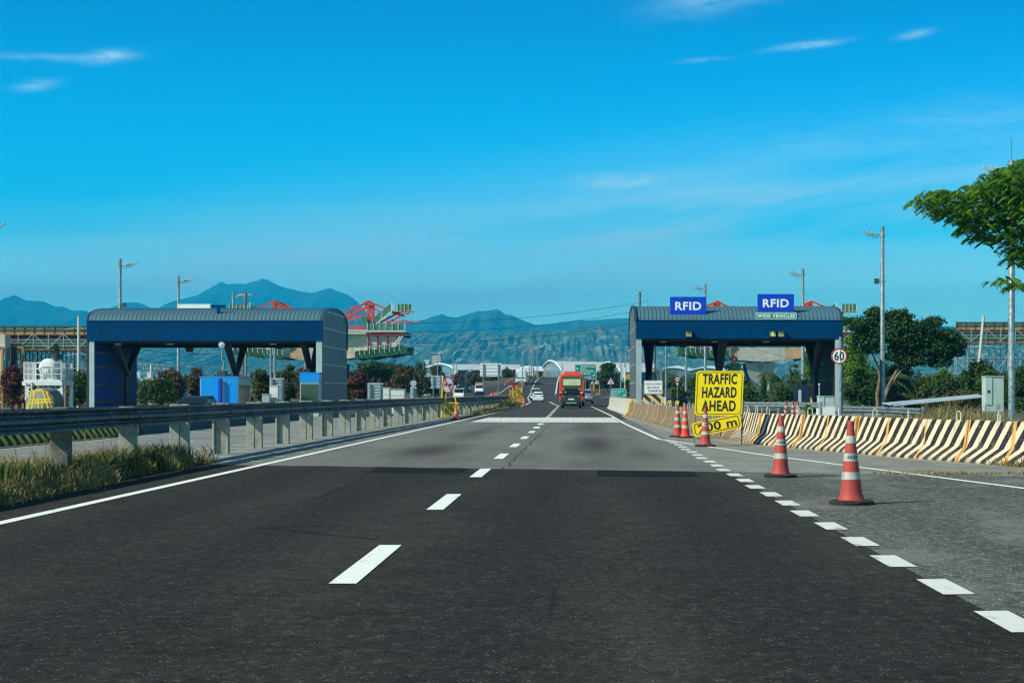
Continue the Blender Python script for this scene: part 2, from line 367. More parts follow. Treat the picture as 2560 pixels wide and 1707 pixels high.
m['rubber'] = M('rubber', (.022,.018,.017), .85, var=.3, scale=8, dirt=(.06,.045,.04), dscale=8)
m['glass_dark'] = M('dark_glass', (.010,.013,.016), .08, var=.1, spec=.7)
m['sign_blue'] = M('sign_blue', (.002,.048,.50), .4, var=.03)
m['sign_green'] = M('sign_green', (.002,.22,.17), .4, var=.05)
m['sign_teal'] = M('sign_teal', (.002,.30,.26), .4, var=.05)
m['sign_white'] = M('sign_white', (.80,.82,.80), .4, var=.03)
m['sign_red'] = M('sign_red', (.34,.022,.030), .5, var=.08)
m['sign_bright_red'] = M('sign_bright_red', (.62,.03,.045), .5, var=.06)
m['sign_black'] = M('sign_black', (.018,.018,.018), .6, var=.2, scale=6)
m['terminal_roof'] = M('terminal_roof', (.50,.54,.52), .5, var=.12, scale=.15)
m['sign_yellow'] = M('sign_yellow', (.98,.70,.003), .5, var=.05, scale=3, dirt=(.70,.36,.015), dscale=3.0, damt=.45)
m['sign_ochre'] = M('sign_ochre', (.55,.33,.012), .5, var=.08)
m['yellow'] = M('yellow_paint', (.78,.52,.01), .5, var=.08)
m['sign_back'] = M('sign_back', (.44,.52,.53), .45, metal=.25, var=.08)
m['rusty_frame'] = M('rusty_frame', (.30,.24,.16), .8, var=.3, scale=9, dirt=(.16,.06,.025), dscale=9, damt=.8)
m['orange_red'] = M('traveller_red', (.60,.055,.028), .55, var=.2, scale=2)
m['dark_red'] = M('formwork_red', (.20,.022,.025), .6, var=.25, scale=2)
m['net_green'] = M('net_green', (.060,.180,.105), .9, var=.35, scale=1.5, dirt=(.19,.25,.18), dscale=1.3)
m['rust'] = M('rust', (.22,.085,.04), .9, var=.35, scale=2, dirt=(.09,.03,.02), dscale=2)
m['rust_orange'] = M('orange_rust', (.46,.21,.075), .9, var=.3, scale=1.5)
m['scaffold'] = M('scaffold_tube', (.36,.40,.41), .5, metal=.3, var=.2)
m['wood'] = M('weathered_wood', (.16,.13,.10), .9, var=.3)
m['pole_concrete'] = M('pole_concrete', (.48,.48,.42), .9, var=.12, scale=1)
m['insulator'] = M('insulator', (.55,.60,.62), .3, var=.1)
m['wire'] = M('wire', (.02,.022,.026), .6, var=.1)
m['booth_blue'] = M('booth_blue', (.003,.26,.72), .35, var=.05, scale=1)
m['booth_dark'] = M('booth_navy', (.008,.014,.045), .4, var=.2)
m['red_car'] = M('red_car_paint', (.34,.012,.02), .25, var=.05, spec=.6)
m['bus_red'] = M('bus_red_paint', (.74,.055,.012), .32, var=.05, scale=.5, spec=.5)
m['dark_car'] = M('dark_car_paint', (.016,.022,.030), .22, var=.1, spec=.6)
m['silver_car'] = M('silver_car_paint', (.30,.34,.38), .3, metal=.4, var=.06)
m['white_car'] = M('white_car_paint', (.76,.78,.78), .25, var=.04, spec=.5)
m['tail_red'] = M('tail_light', (.45,.012,.015), .2, var=.05, spec=.6)
m['amber'] = M('amber_light', (.70,.26,.02), .25, var=.05)
m['pale_reflection'] = M('pale_reflection', (.55,.62,.33), .3, var=.14, scale=2.5, spec=.6)  # yellow-green reflection in the bus rear glass, painted as base colour
m['chrome'] = M('chrome', (.55,.56,.58), .2, metal=.9, var=.05)
m['cone_red'] = M('cone_faded', (.40,.052,.040), .6, var=.14, scale=5, dirt=(.22,.06,.05), dscale=5, damt=.5)
m['cone_orange'] = M('cone_bright', (.70,.055,.018), .55, var=.1, scale=5)
m['cone_white'] = M('cone_band', (.46,.44,.38), .5, var=.12, scale=7, dirt=(.17,.15,.12), dscale=9, damt=.7)
m['trunk'] = M('bark', (.20,.145,.095), .9, var=.35, scale=5, dirt=(.07,.05,.04), dscale=3, bump=.4)
m['trunk_dark'] = M('dark_bark', (.07,.055,.04), .9, var=.35, scale=4)
m['leaf_rain'] = leafy('rain_tree_leaf', [(.020,.075,.010), (.060,.18,.014), (.13,.29,.018), (.34,.30,.035)], .42, 1.4)
m['leaf_dark'] = leafy('dark_leaf', [(.014,.040,.012), (.030,.080,.018), (.060,.135,.025)], .25, .5)
m['leaf_mid'] = leafy('mid_leaf', [(.024,.055,.012), (.058,.110,.020), (.12,.17,.03)], .25, .6)
m['leaf_bright'] = leafy('bright_leaf', [(.05,.12,.010), (.12,.24,.015), (.21,.33,.02)], .35, .6)
m['leaf_brown'] = leafy('brown_leaf', [(.050,.055,.020), (.115,.085,.036), (.17,.085,.05)], .2, .45)
m['leaf_olive'] = leafy('olive_leaf', [(.036,.052,.014), (.085,.095,.024), (.16,.145,.04)], .2, .5)
m['leaf_maroon'] = leafy('maroon_leaf', [(.06,.024,.022), (.14,.045,.036), (.21,.08,.06)], .2, .6)
m['leaf_palm'] = leafy('palm_leaf', [(.030,.065,.020), (.060,.11,.035), (.12,.16,.06)], .25, .5)
m['grass_green'] = leafy('grass_blade', [(.060,.062,.020), (.165,.145,.045), (.36,.29,.11), (.50,.41,.21)], .35, 2.2)
m['grass_dry'] = leafy('dry_grass', [(.14,.12,.035), (.30,.235,.075), (.45,.35,.14)], .25, .8)
m['tarp_grey'] = M('grey_tarp', (.055,.062,.066), .8, var=.3, scale=2)
m['tarp_cyan'] = M('cyan_tarp', (.40,.58,.62), .7, var=.15, scale=2)
# ------------------------------------------------------------------ lie of the land
def interp(x, pts):
    if x <= pts[0][0]: return pts[0][1]
    for (a, fa), (b, fb) in zip(pts, pts[1:]):
        if x <= b: return fa + (fb-fa)*(x-a)/(b-a)
    return pts[-1][1]
def sstep(x, a, b):
    t = max(0., min(1., (x-a)/(b-a))); return t*t*(3-2*t)
FLY = [(0,0),(270,0),(300,.03),(330,.4),(360,1.15),(400,2.6),(440,4.2),(500,5.7),(560,6.45),(600,6.75),(640,6.8),(700,6.1),(800,3.6),(1000,1),(1300,0)]
EXIT = [(0,0),(200,0),(240,.25),(300,1.15),(380,2.35),(450,2.5),(700,1.5),(1200,0)]
XL = [(0,-5.8),(150,-5.8),(187,-6.0),(250,-7.2),(330,-10.0),(400,-11.0),(600,-12.8),(1300,-15)]     # left edge line
XR = [(0,2.2),(50,2.2),(75,1.83),(101,1.75),(173,1.0),(213,-3.5),(249,-4.5),(350,-5.2),(600,-7.0),(1300,-9)]
def G(x, y):
    left = -0.35*sstep(-x, 9.2, 10.8)*(1-sstep(y, 180, 260))
    rise = interp(y, EXIT)*sstep(x, -7, -3)*(1-sstep(x, 45, 90))
    b = left + rise
    if y > 200:
        k = sstep(x, -40, -27)*(1-sstep(x, interp(y, XR)+1.0, interp(y, XR)+5.0))*sstep(y, 200, 270)
        b = b + (interp(y, FLY) - b)*k
    return b
YS = [-30,-10,0,10,16,20,24,28,32,40,50,60,70,80,90,100,115,130,150,170,187,200,213,225,240,249,260,270,285,300,315,330,345,360,380,400,420,440,470,500,530,560,600,640,700,800,1000,1300]

def struct(name, mb, mat, smooth=0):
    o = mb.build(name, mat, None, smooth); o['kind'] = 'structure'; return o
def fpt(f, y): return f(y) if callable(f) else f
def strip(mb, y0, y1, fx0, fx1, dz, nx=1):
    ys = sorted(set([y0, y1] + [y for y in YS if y0 < y < y1]))
    rows = []
    for y in ys:
        a, b = fpt(fx0, y), fpt(fx1, y); rows.append([(a+(b-a)*i/nx, y, G(a+(b-a)*i/nx, y)+dz) for i in range(nx+1)])
    n = nx+1; mb.add([p for r in rows for p in r], [(i*n+j, i*n+j+1, (i+1)*n+j+1, (i+1)*n+j) for i in range(len(rows)-1) for j in range(nx)])
    return mb

# ground: one sheet to the mountains
gx = [-9000,-5000,-2500,-1200,-600,-300,-160,-100,-70,-50,-40,-34,-27,-22,-18,-16,-14,-12,-11,-10,-9,-8,-7,-5,-3,-1,1,3,5,8,12,18,25,35,50,70,90,140,250,600,1200,2500,5000,9000]
gy = [-200,-60] + YS[1:] + [1700,2400,3500,5000,7000,10000,16500]
mb = MB(); gv = [(x, y, G(x, y)-0.10) for y in gy for x in gx]; n = len(gx)
mb.add(gv, [(i*n+j, i*n+j+1, (i+1)*n+j+1, (i+1)*n+j) for i in range(len(gy)-1) for j in range(n-1)])
struct('ground', mb, m['soil'], 30)

# carriageways. The seam between dark asphalt and concrete runs slightly askew.
BAR = [(9.6,25.6),(8.75,28.4),(7.75,31.2),(6.35,36.0),(5.25,40.6),(4.30,45.4),(3.72,55),(3.37,64),(2.95,83),(2.65,103)]    # foot of the striped barrier, road side
def bar_x(y):
    p = sorted((b, a) for a, b in BAR)
    return interp(y, p)
def seam(x): return 30.4 - 0.33*(x+1.4) + .07*math.sin(x*5.1) + .05*math.sin(x*13.7)
def poly_strip(mb, xs, ylo, yhi, dz):
    v = []
    for x in xs: v += [(x, ylo(x), dz), (x, yhi(x), dz)]
    mb.add(v, [(2*i, 2*i+2, 2*i+3, 2*i+1) for i in range(len(xs)-1)])
mb = MB(); poly_strip(mb, [-9.4+.2*i for i in range(59)]+[2.42], lambda x: -25, seam, 0.0); struct('road_near_asphalt', mb, m['asphalt_near'])
mb = MB(); poly_strip(mb, [2.42,4,6,8,11,16,24], lambda x: -25, lambda x: seam(x)+.0, 0.0); struct('road_shoulder_asphalt', mb, m['asphalt_shoulder'])
mb = MB(); poly_strip(mb, [-6.4+.2*i for i in range(44)]+[2.42], seam, lambda x: 86, 0.0); struct('road_concrete', mb, m['concrete_lane'])
mb = MB(); poly_strip(mb, [-9.4+.2*i for i in range(15)]+[-6.4], lambda x: seam(x), lambda x: 110, 0.002); struct('shoulder_concrete', mb, m['concrete_shoulder'])
mb = MB(); v=[]; ys = [22,24,26,28,31,36,41,46,50,58,66,75,86,103,130,155]
v = []
for y in ys: v += [(2.42, max(y, seam(2.42)), 0.0), (max(bar_x(y), 2.3)+2.2, max(y, seam(max(bar_x(y),2.3)+2.2)), 0.0)]
mb.add(v, [(2*i, 2*i+1, 2*i+3, 2*i+2) for i in range(len(ys)-1)]); struct('gore_concrete', mb, m['concrete_shoulder'])
mb = MB(); strip(mb, 86, 1300, lambda y: interp(y, XL)-(2.1 if y < 150 else 1.9), lambda y: 2.42 if y < 150 else interp(y, [(150,2.42),(170,4),(190,8),(215,16),(260,34),(330,60),(420,85),(700,90)]) if y < 430 else interp(y, XR)+1.8, -0.006, 12)
struct('road_far_asphalt', mb, m['asphalt_far'])
mb = MB()
for x0, x1, y0, y1 in ((-3.55,-1.95,seam(-2.7)-1.9,seam(-2.7)-.05),(.25,1.85,seam(1)-2.0,seam(1)-.04)):
    mb.add([(x0,y0,.004),(x1,y0-.1,.004),(x1,y1-.25,.004),(x0,y1+.2,.004)], [(0,1,2,3)])
struct('asphalt_patch', mb, m['asphalt_patch'])
# opposite carriageway and toll plaza
mb = MB(); strip(mb, 10, 130, lambda y: -17.2 if y < 75 else -60, -9.8, -0.003, 6); struct('opposite_concrete_road', mb, m['plaza'])
mb = MB(); strip(mb, 130, 1000, lambda y: interp(y, [(130,-60),(250,-46),(330,-38),(380,-27),(430,-17.4),(1000,-21)]), lambda y: interp(y, [(130,-9.8),(187,-9.0),(250,-9.9),(330,-12.6),(400,-13.8),(600,-15.8),(1300,-18)]), 0.0, 14); struct('opposite_asphalt_road', mb, m['asphalt_far'])
mb = MB(); strip(mb, 100, 135, 2.6, 24, -0.012, 4); struct('toll_plaza', mb, m['plaza'])
mb = MB(); 
jr = random.Random(4); vy = [8+.42*i for i in range(63)]; vv = []
for y in vy:
    e_ = -6.72 - .55*max(0, (y-15)/19)**2 + jr.uniform(-.16,.10); l_ = -9.75 + jr.uniform(-.12,.12); vv += [(l_, y, .005), ((l_+e_)/2, y, .03), (e_, y, .003)]
mb.add(vv, [(3*i+k, 3*i+k+1, 3*i+k+4, 3*i+k+3) for i in range(len(vy)-1) for k in (0,1)]); struct('verge_soil', mb, m['soil'])
# grit along the foot of the barrier
mb = MB(); v = []
for y in [27,29,31,34,37,41,45,52,60,72,86,103]:
    b = bar_x(y); w = .32 + .18*math.sin(y*1.7) + (.15 if y > 46 else 0); v += [(b-w, y-.15, .004), (b+.35, y+.2, .004)]
mb.add(v, [(2*i, 2*i+1, 2*i+3, 2*i+2) for i in range(11)]); struct('gutter_grit', mb, m['gutter_grit'])

# road markings
def line(mb, pts, w, dz=.006):
    """solid line along (x,y) points"""
    path = []
    for (x0,y0),(x1,y1) in zip(pts, pts[1:]):
        for y in [y0]+[q for q in YS if y0 < q < y1]: path.append((x0+(x1-x0)*(y-y0)/(y1-y0), y))
    path.append(pts[-1]); v = []
    for x, y in path:
        d = dz + max(0, y-100)*2.2e-4; v += [(x-w/2, y, G(x,y)+d), (x+w/2, y, G(x,y)+d)]
    mb.add(v, [(2*i, 2*i+1, 2*i+3, 2*i+2) for i in range(len(path)-1)])
mb = MB(); line(mb, [(-5.86,-20),(-5.8,30),(-5.75,86),(-5.72,100),(-5.8,150),(-6.0,187),(-7.2,250),(-10.0,330),(-11.0,400),(-12.8,600),(-14,800)], .15)
struct('left_edge_line', mb, m['paint'])
mb = MB()
def dash(x0, y0, x1, y1, w): mb.add([(x0-w/2,y0,G(x0,y0)+.006+max(0,y0-100)*2e-4),(x0+w/2,y0,G(x0,y0)+.006+max(0,y0-100)*2e-4),(x1+w/2,y1,G(x1,y1)+.006+max(0,y1-100)*2e-4),(x1-w/2,y1,G(x1,y1)+.006+max(0,y1-100)*2e-4)], [(0,1,2,3)])
cx = lambda y: interp(y, [(0,-1.62),(60,-1.66),(100,-1.83),(179,-2.3)])
for k in range(-1, 23):
    y0 = 12.0 + 7.62*k
    if 76 < y0 < 93: continue
    dash(cx(y0), y0, cx(y0+3.05), y0+3.05, .19 if y0 < 60 else .24)
struct('lane_dashes', mb, m['paint'])
mb = MB(); line(mb, [(-2.3,181),(-3.5,213),(-4.5,249)], .16)
for k in range(10): y0 = 250+11*k; xx = lambda y: interp(y, XR); dash(xx(y0), y0, xx(y0+5), y0+5, .2)
line(mb, [(-5.2,358),(-5.9,440),(-7.0,600)], .26); line(mb, [(-5.2,358),(-2.2,372)], .2)
struct('gore_line', mb, m['paint'])
mb = MB()
for k in range(24):       # short blocks across the mouth of the toll lane
    y0 = 7.75 + 1.80*k
    if y0 > 48: break
    x = 2.42 + (.02 if k % 3 else -.01); w = .21
    mb.add([(x-w/2,y0,.006),(x+w/2,y0+.02,.006),(x+w/2,y0+.95,.006),(x-w/2,y0+.93,.006)], [(0,1,2,3)])
struct('mouth_blocks', mb, m['paint_old'])
mb = MB(); line(mb, [(9.2,12),(6.05,24),(3.88,36.8),(2.88,44.4),(2.19,50),(1.86,75),(1.75,101),(1.35,140),(1.0,173)], .13, .007); struct('right_edge_line', mb, m['paint'])
mb = MB(); mb.add([(-5.0,79.5,.0055),(1.72,78.2,.0055),(1.70,94.5,.0055),(-5.0,94.5,.0055)], [(0,1,2,3)]); struct('worn_white_band', mb, m['paint_worn'])
mb = MB()                 # thin rumble bars across the left shoulder
for k in range(20):
    y0 = 33.6 + 2.55*k; mb.add([(-8.9,y0,.006),(-6.1,y0,.006),(-6.1,y0+.16,.006),(-8.9,y0+.16,.006)], [(0,1,2,3)])
struct('shoulder_bars', mb, m['paint_old'])
mb = MB(); line(mb, [(-17.0,30),(-17.0,130)], .15)
for y0 in (31,44,57,70,84,97): dash(-13.4, y0, -13.4, y0+4, .14)
line(mb, [(-10.2,20),(-10.1,130),(-9.4,187)], .15); line(mb, [(-16.9,345),(-16.4,440),(-18,600)], .2); line(mb, [(-17.2,345),(-21,338),(-26,300)], .2)
for k in range(10): y0 = 340+14*k; dash(interp(y0, XL)-4.2, y0, interp(y0+5, XL)-4.2, y0+5, .18)
struct('opposite_markings', mb, m['paint_old'])
mb = MB(); line(mb, [(3,262),(7,300),(14,345),(24,372)], .16); line(mb, [(-1.5,290),(2,345),(9,380)], .16); struct('exit_markings', mb, m['paint_old'])

# ------------------------------------------------------------------ hills, by real distance and height
def vnoise(seed):
    r = np.random.RandomState(seed); g = r.rand(64, 64)
    def f(x, y):
        xi, yi = int(math.floor(x)), int(math.floor(y)); fx, fy = x-xi, y-yi; fx = fx*fx*(3-2*fx); fy = fy*fy*(3-2*fy)
        a, b = g[xi % 64, yi % 64], g[(xi+1) % 64, yi % 64]; c, d = g[xi % 64, (yi+1) % 64], g[(xi+1) % 64, (yi+1) % 64]
        return (a*(1-fx)+b*fx)*(1-fy) + (c*(1-fx)+d*fx)*fy
    return f
def ridge(name, D, depth, sil, mat, seed, gully=.5, wave=1.0, step=4, jag=0.0, tf=1.6):
    """a mountain ridge standing at distance D: crest line from its skyline, a ravined slope falling towards us"""
    nz = vnoise(seed); xs = np.arange(sil[0][0], sil[-1][0]+.1, step); nv = 34; verts = []
    for i, px in enumerate(xs):
        crest = py2z(interp(px, sil), D); X0 = px2x(px, D)
        crest += (nz(px*.11, 3.3)-.5)*jag*D*.001 + (nz(px*.31, 9.3)-.5)*jag*D*.0005
        for j in range(-6, nv):
            if j < 0: t = -j/6.; z = crest*(1-t*.8); y = D + depth*.6*t; x = X0*(1+ .0*t)
            else:
                t = j/(nv-1.); y = D - depth*t; base = crest*(1-t)**1.18
                s = px*.028*wave + t*.9*(nz(px*.01, 5)-.5)
                rv = 0; amp = 1.; fr = 1.
                for o in range(4):
                    q = nz(s*fr + o*17, t*tf*fr + o*7); rv += amp*(1-abs(2*q-1)); amp *= .55; fr *= 2.1
                env = math.sin(math.pi*min(1, t*1.25)**.6) if t < .8 else math.sin(math.pi*1.0)*0 + .15
                z = base + (rv-1.15)*gully*crest*.30*max(env, 0)*min(1, t*6)
                z = min(z, crest*(1-t*.22)); x = X0
                z = max(z, -3*t)
            verts.append((x, y, z))
    n = nv+6; mb = MB()
    mb.add(verts, [(i*n+j, i*n+j+1, (i+1)*n+j+1, (i+1)*n+j) for i in range(len(xs)-1) for j in range(n-1)])
    o = struct(name, mb, mat, 180); return o
def hill_mat(name, lo, mid, hi, scale, field=None):
    t = NT(name); p = t.pos(obj=False); a = t.noise(p, scale, 6, .62); b = t.noise(p, scale*5, 5, .65)
    r = t.n('ShaderNodeValToRGB'); t.l(t.math('ADD', t.math('MULTIPLY', a, .5), t.math('MULTIPLY', b, .5)), r.inputs[0])
    el = r.color_ramp.elements; el.new(.5)
    for e, (q, c) in zip(el, ((.38, lo), (.5, mid), (.62, hi))): e.position = q; e.color = (*c, 1)
    c = r.outputs[0]
    if field:     # cleared fields and bare spurs among the woods
        f = t.noise(t.pos(1,.5,3,obj=False), scale*2.6, 5, .7, 1.2); c = t.mix(t.math('MULTIPLY', t.rng(f, .54, .60, smooth=True), .8), c, field)
        w = t.noise(p, scale*14, 3, .7); c = t.mix(t.rng(w, .35, .65), t.mix(1.0, c, (.70,.74,.74), 'MULTIPLY'), t.mix(1.0, c, (1.2,1.2,1.2), 'MULTIPLY'))
    t.bump(b, 1.0, 25); return t.done(c, .95, 0, .1)
m['hill_far'] = hill_mat('far_hill', (.010,.05,.025), (.020,.075,.04), (.060,.11,.07), .0012)
m['hill_near'] = hill_mat('near_hill', (.018,.065,.022), (.060,.110,.040), (.16,.17,.09), .0030, (.34,.30,.19))
S_A = [(-120,790),(-60,770),(-20,757),(0,751),(16,743),(24,742),(34,737),(42,740),(51,744),(57,748),(63,750.6),(86,752),(110,754),(124,760),(139,767),(155,766),(167,770),(182,777),(198,775.5),(218,777.5),(237,791.5),(262,806),(300,840),(360,880)]
S_B = [(130,860),(190,812),(237,791.5),(263,776.5),(282,767),(306,761),(320,757),(326.6,754.5),(335,757),(345,755.5),(357,760),(378,770),(387,769),(394,771),(416,759),(439,750.6),(465,745.5),(496,737),(508,729),(520,723),(543,710),(552,704),(569,711),(594,709),(616,710),(624.5,704.7),(641,702.7),(648,698.6),(659,696.5),(671,700.6),(692.6,712),(711,719),(743.6,726.5),(776,733),(792.6,729.6),(809,723.5),(824,720),(841.6,727.5),(866,734.7),(884.5,746),(897,759),(920,785),(950,815),(1000,850)]
S_D = [(860,880),(940,830),(985,806),(1009,798),(1024,803),(1041,806.6),(1052,799.6),(1062,799.5),(1083,790),(1093,788.4),(1104,784.6),(1110,787),(1117,791.6),(1124,792),(1143.5,793.6),(1166,786),(1185.6,780.7),(1195,777),(1205,778.6),(1220.6,776.5),(1243,773),(1250,775.8),(1262.7,786.3),(1279.6,787.7),(1295,795.4),(1317,804.5),(1338,812),(1375,811),(1404,805),(1425,804),(1448,800),(1470,801),(1497,799),(1524,797),(1573,795),(1640,792),(1720,800),(1850,806),(2000,812),(2200,812),(2334,814),(2420,818),(2560,822),(2700,830)]
S_E = [(-150,862),(0,856),(150,850),(330,862),(420,856),(520,850),(640,858),(760,846),(900,842),(1000,836),(1060,828),(1110,836),(1180,826),(1240,832),(1330,824),(1380,830),(1450,818),(1500,812),(1560,822),(1640,834),(1760,838),(1900,846),(2100,840),(2300,836),(2500,838),(2700,845)]
ridge('far_mountain', 14500, 3600, S_B, m['hill_far'], 5, .30, .9)
ridge('left_mountain', 12500, 3000, S_A, m['hill_far'], 9, .30, .9)
ridge('middle_mountain', 10500, 2600, S_D, m['hill_far'], 14, .36, 1.0)
ridge('foothills', 7200, 2900, S_E, m['hill_near'], 21, .30, 3.0, 3, 1.6, 6.5)

# ------------------------------------------------------------------ the air between
t = NT('haze_air'); t.t.nodes.remove(t.b); pv = t.n('ShaderNodeVolumePrincipled')
pv.inputs['Color'].default_value = (.016,.555,.98,1); pv.inputs['Density'].default_value = 1.15e-4; pv.inputs['Anisotropy'].default_value = 0.0
try: pv.inputs['Density Attribute'].default_value = ''
except Exception: pass
t.l(pv.outputs[0], t.out.inputs['Volume'])
try: t.m.cycles.homogeneous_volume = True
except Exception: pass
mb = MB(); mb.box(-9500, 9500, -260, 17500, -4.5, 985); hz = mb.build('haze', t.m); hz['kind'] = 'stuff'
# ------------------------------------------------------------------ lettering and flat shapes
def text_mb(s, bold=0.0):
    cu = bpy.data.curves.new('lettering', 'FONT'); cu.body = s; cu.size = 1; cu.offset = bold; cu.resolution_u = 4; cu.align_x = 'CENTER'; cu.space_character = 1.0 + 3.2*bold
    ob = bpy.data.objects.new('lettering', cu); me = bpy.data.meshes.new_from_object(ob)
    v = [tuple(q.co) for q in me.vertices]; f = [tuple(p.vertices) for p in me.polygons]
    bpy.data.objects.remove(ob); bpy.data.curves.remove(cu); bpy.data.meshes.remove(me); return v, f
def put_text(mb, s, cx, y, cz, w, h, bold=.02, shear=0.0, rot=0.0, keep=False):
    """writes s, fitted into w x h, on a plane facing the camera side (-Y)"""
    v, f = text_mb(s, bold); xs = [p[0] for p in v]; zs = [p[1] for p in v]
    x0, x1, z0, z1 = min(xs), max(xs), min(zs), max(zs); sx, sz = w/(x1-x0), h/(z1-z0)
    if keep: sx = min(sx, sz); sz = sx
    out = []
    for p in v:
        a, b = (p[0]-(x0+x1)/2)*sx, (p[1]-(z0+z1)/2)*sz; a += b*shear
        out.append((cx + a*math.cos(rot) - b*math.sin(rot), y, cz + a*math.sin(rot) + b*math.cos(rot)))
    mb.add(out, f); return mb
def rrect(w, h, r, n=5, cx=0, cz=0):
    pts = []
    for sx, sz, a0 in ((1,1,0),(-1,1,90),(-1,-1,180),(1,-1,270)):
        for i in range(n+1):
            a = R(a0+90*i/n); pts.append((cx+sx*(w/2-r)+r*math.cos(a), cz+sz*(h/2-r)+r*math.sin(a)))
    return pts
def ngon(r, n=28, cx=0, cz=0, a0=0): return [(cx+r*math.cos(a0+2*math.pi*i/n), cz+r*math.sin(a0+2*math.pi*i/n)) for i in range(n)]
def ring(mb, outer, inner, y0, y1):
    n = len(outer); vs = [(p[0],y0,p[1]) for p in outer] + [(p[0],y0,p[1]) for p in inner] + [(p[0],y1,p[1]) for p in outer] + [(p[0],y1,p[1]) for p in inner]
    fs = []
    for i in range(n):
        j = (i+1) % n; fs += [(i,j,n+j,n+i), (2*n+i,3*n+i,3*n+j,2*n+j), (i,2*n+i,2*n+j,j), (n+i,n+j,3*n+j,3*n+i)]
    return mb.add(vs, fs)
def flat(mb, poly, y): return mb.add([(p[0], y, p[1]) for p in poly], [tuple(range(len(poly)))])
def arrow(mb, cx, y, cz, size, rot=0):
    p = [(-.12,-.5),(.12,-.5),(.12,.05),(.36,.05),(0,.5),(-.36,.05),(-.12,.05)]
    c, s = math.cos(rot), math.sin(rot)
    return flat(mb, [(cx+size*(a*c-b*s), cz+size*(a*s+b*c)) for a, b in p], y)

# ------------------------------------------------------------------ guardrail along the median
RAIL = [(-7.8,12),(-7.75,30),(-7.7,50),(-7.55,70),(-7.35,90),(-7.15,115),(-7.05,140),(-7.2,165),(-7.6,182),(-8.6,196)]
def rail_x(y): return interp(y, [(b,a) for a,b in RAIL])
def gz(x, y): return G(x, y)
RS = .91
WPROF = [(.045,.0),(.045,.03),(.0,.075),(-.03,.085),(-.03,.105),(.0,.115),(.045,.16),(.045,.20),(.0,.245),(-.03,.255),(-.03,.275),(.0,.285),(.045,.33),(.045,.36)]
WCL = [(a*1.1, b*RS) for a, b in WPROF] + [(a*1.1-.014, b*RS) for a, b in WPROF[::-1]]
gr = thing('guardrail', 'long steel W-beam guardrail on concrete and steel posts along the left shoulder', 'guardrail', (0,0,0))
ys = [12]; 
while ys[-1] < 196: ys.append(ys[-1] + 3.85)
y0p = 18.6; posts = [y0p + 3.85*k for k in range(46)]
for i, y in enumerate(range(len(posts)-1)):      # rail lengths overlap at each post
    a, b = posts[i], posts[i+1]; xa, xb = rail_x(a)+.17, rail_x(b)+.17
    rb = MB(); k = .012 if i % 2 else 0
    rb.sweep([(p+k, q) for p, q in WCL], [(xa+.0, a-.12, .745), ((xa+xb)/2, (a+b)/2, .745+rng.uniform(-.006,.006)), (xb, b+.12, .745)])
    rb.build('rail', m['galv_rail'], gr, 40)
    lb = MB(); lb.sweep([(-p-.40-k, q) for p, q in WCL[::-1]], [(xa, a-.12, .745), (xb, b+.12, .745)]); lb.build('rail', m['galv_rail'], gr, 40)
for i, y in enumerate(posts):
    x = rail_x(y); pb = MB(); old = i < 4 or (i > 30 and False)
    w, d, h = (.13, .20, 1.07)
    if old: pb.box(x-.15, x+.12, y-.10, y+.13, -.15, 1.075+.01*(i % 3)); mt = m['concrete_old'] if i < 3 else m['concrete_post']
    elif i % 2 == 0: pb.box(x-.20, x-.006, y-.07, y+.09, -.1, 1.09); pb.box(x+.0, x+.165, y-.06, y+.09, -.1, 1.09); mt = m['concrete_post']
    else:
        for q in (-.19, .11): pb.box(x+q, x+q+.05, y-.09, y+.09, -.1, 1.09)
        pb.box(x-.14, x+.11, y-.015, y+.03, -.1, 1.09); pb.box(x-.115, x+.06, y-.08, y+.08, 1.0, 1.092); mt = m['concrete_post']
    pb.build('post', mt, gr, 0, .012 if y < 60 else 0)
    if y < 70:
        bb = MB(); bb.lathe([(.028,0),(.028,.02),(.016,.03)], 8); bb.xf(Matrix.Translation((x+.232, y, .86)) @ Matrix.Rotation(R(90), 4, 'Y')); bb.build('bolt', m['rust'], gr)
# grass round the near posts: uncountable
def blades(n, pick, hmin, hmax, w=.012, lean=.5, seed=1, zf=None):
    r = random.Random(seed); mb = MB(); V = []; F = []
    for k in range(n):
        x, y, s = pick(r); a = r.uniform(0, 6.283); h = (hmin + (hmax-hmin)*r.random()**1.8)*s; ln = lean*h*r.uniform(.1, 1.1); z = G(x, y) if zf is None else zf(x, y)
        dx, dy = math.cos(a), math.sin(a); px_, py_ = -dy*w*r.uniform(.6,1.4), dx*w*r.uniform(.6,1.4); o = len(V)
        V += [(x-px_,y-py_,z-.02),(x+px_,y+py_,z-.02),(x+dx*ln*.35-px_*.8,y+dy*ln*.35-py_*.8,z+h*.62),(x+dx*ln*.35+px_*.8,y+dy*ln*.35+py_*.8,z+h*.62),(x+dx*ln,y+dy*ln,z+h*(1-.25*r.random()))]
        F += [(o,o+1,o+3,o+2),(o+2,o+3,o+4)]
    mb.v = V; mb.f = F; mb.m = [0]*len(F); return mb
def pick_near(r):
    y = 15 + 19*r.random()**.9; t = (y-15)/19; x0 = -9.7+.7*t; x1 = -6.75 - .45*t**2 + .5*(vn(y*.8, 2.2)-.5)
    x = x0 + (x1-x0)*(r.random() + r.random()*.6)/1.6; edge = min(1, (34.2-y)/2.6)*min(1, (x1-x)/.35+.25)
    return x, y, max(.12, edge)*(.35+1.15*vn(x*1.6, y*.9)**1.3)
vn = vnoise(3)
g = blades(16000, pick_near, .06, .40, .0085, 1.1, 5).build('verge_grass', m['grass_green']); g['kind'] = 'stuff'
def pick_tall(r): y = 17+16.5*r.random(); x = -9.3 + 2.1*r.random()*(1-.3*(y-17)/17); return x, y, .6+.6*r.random()
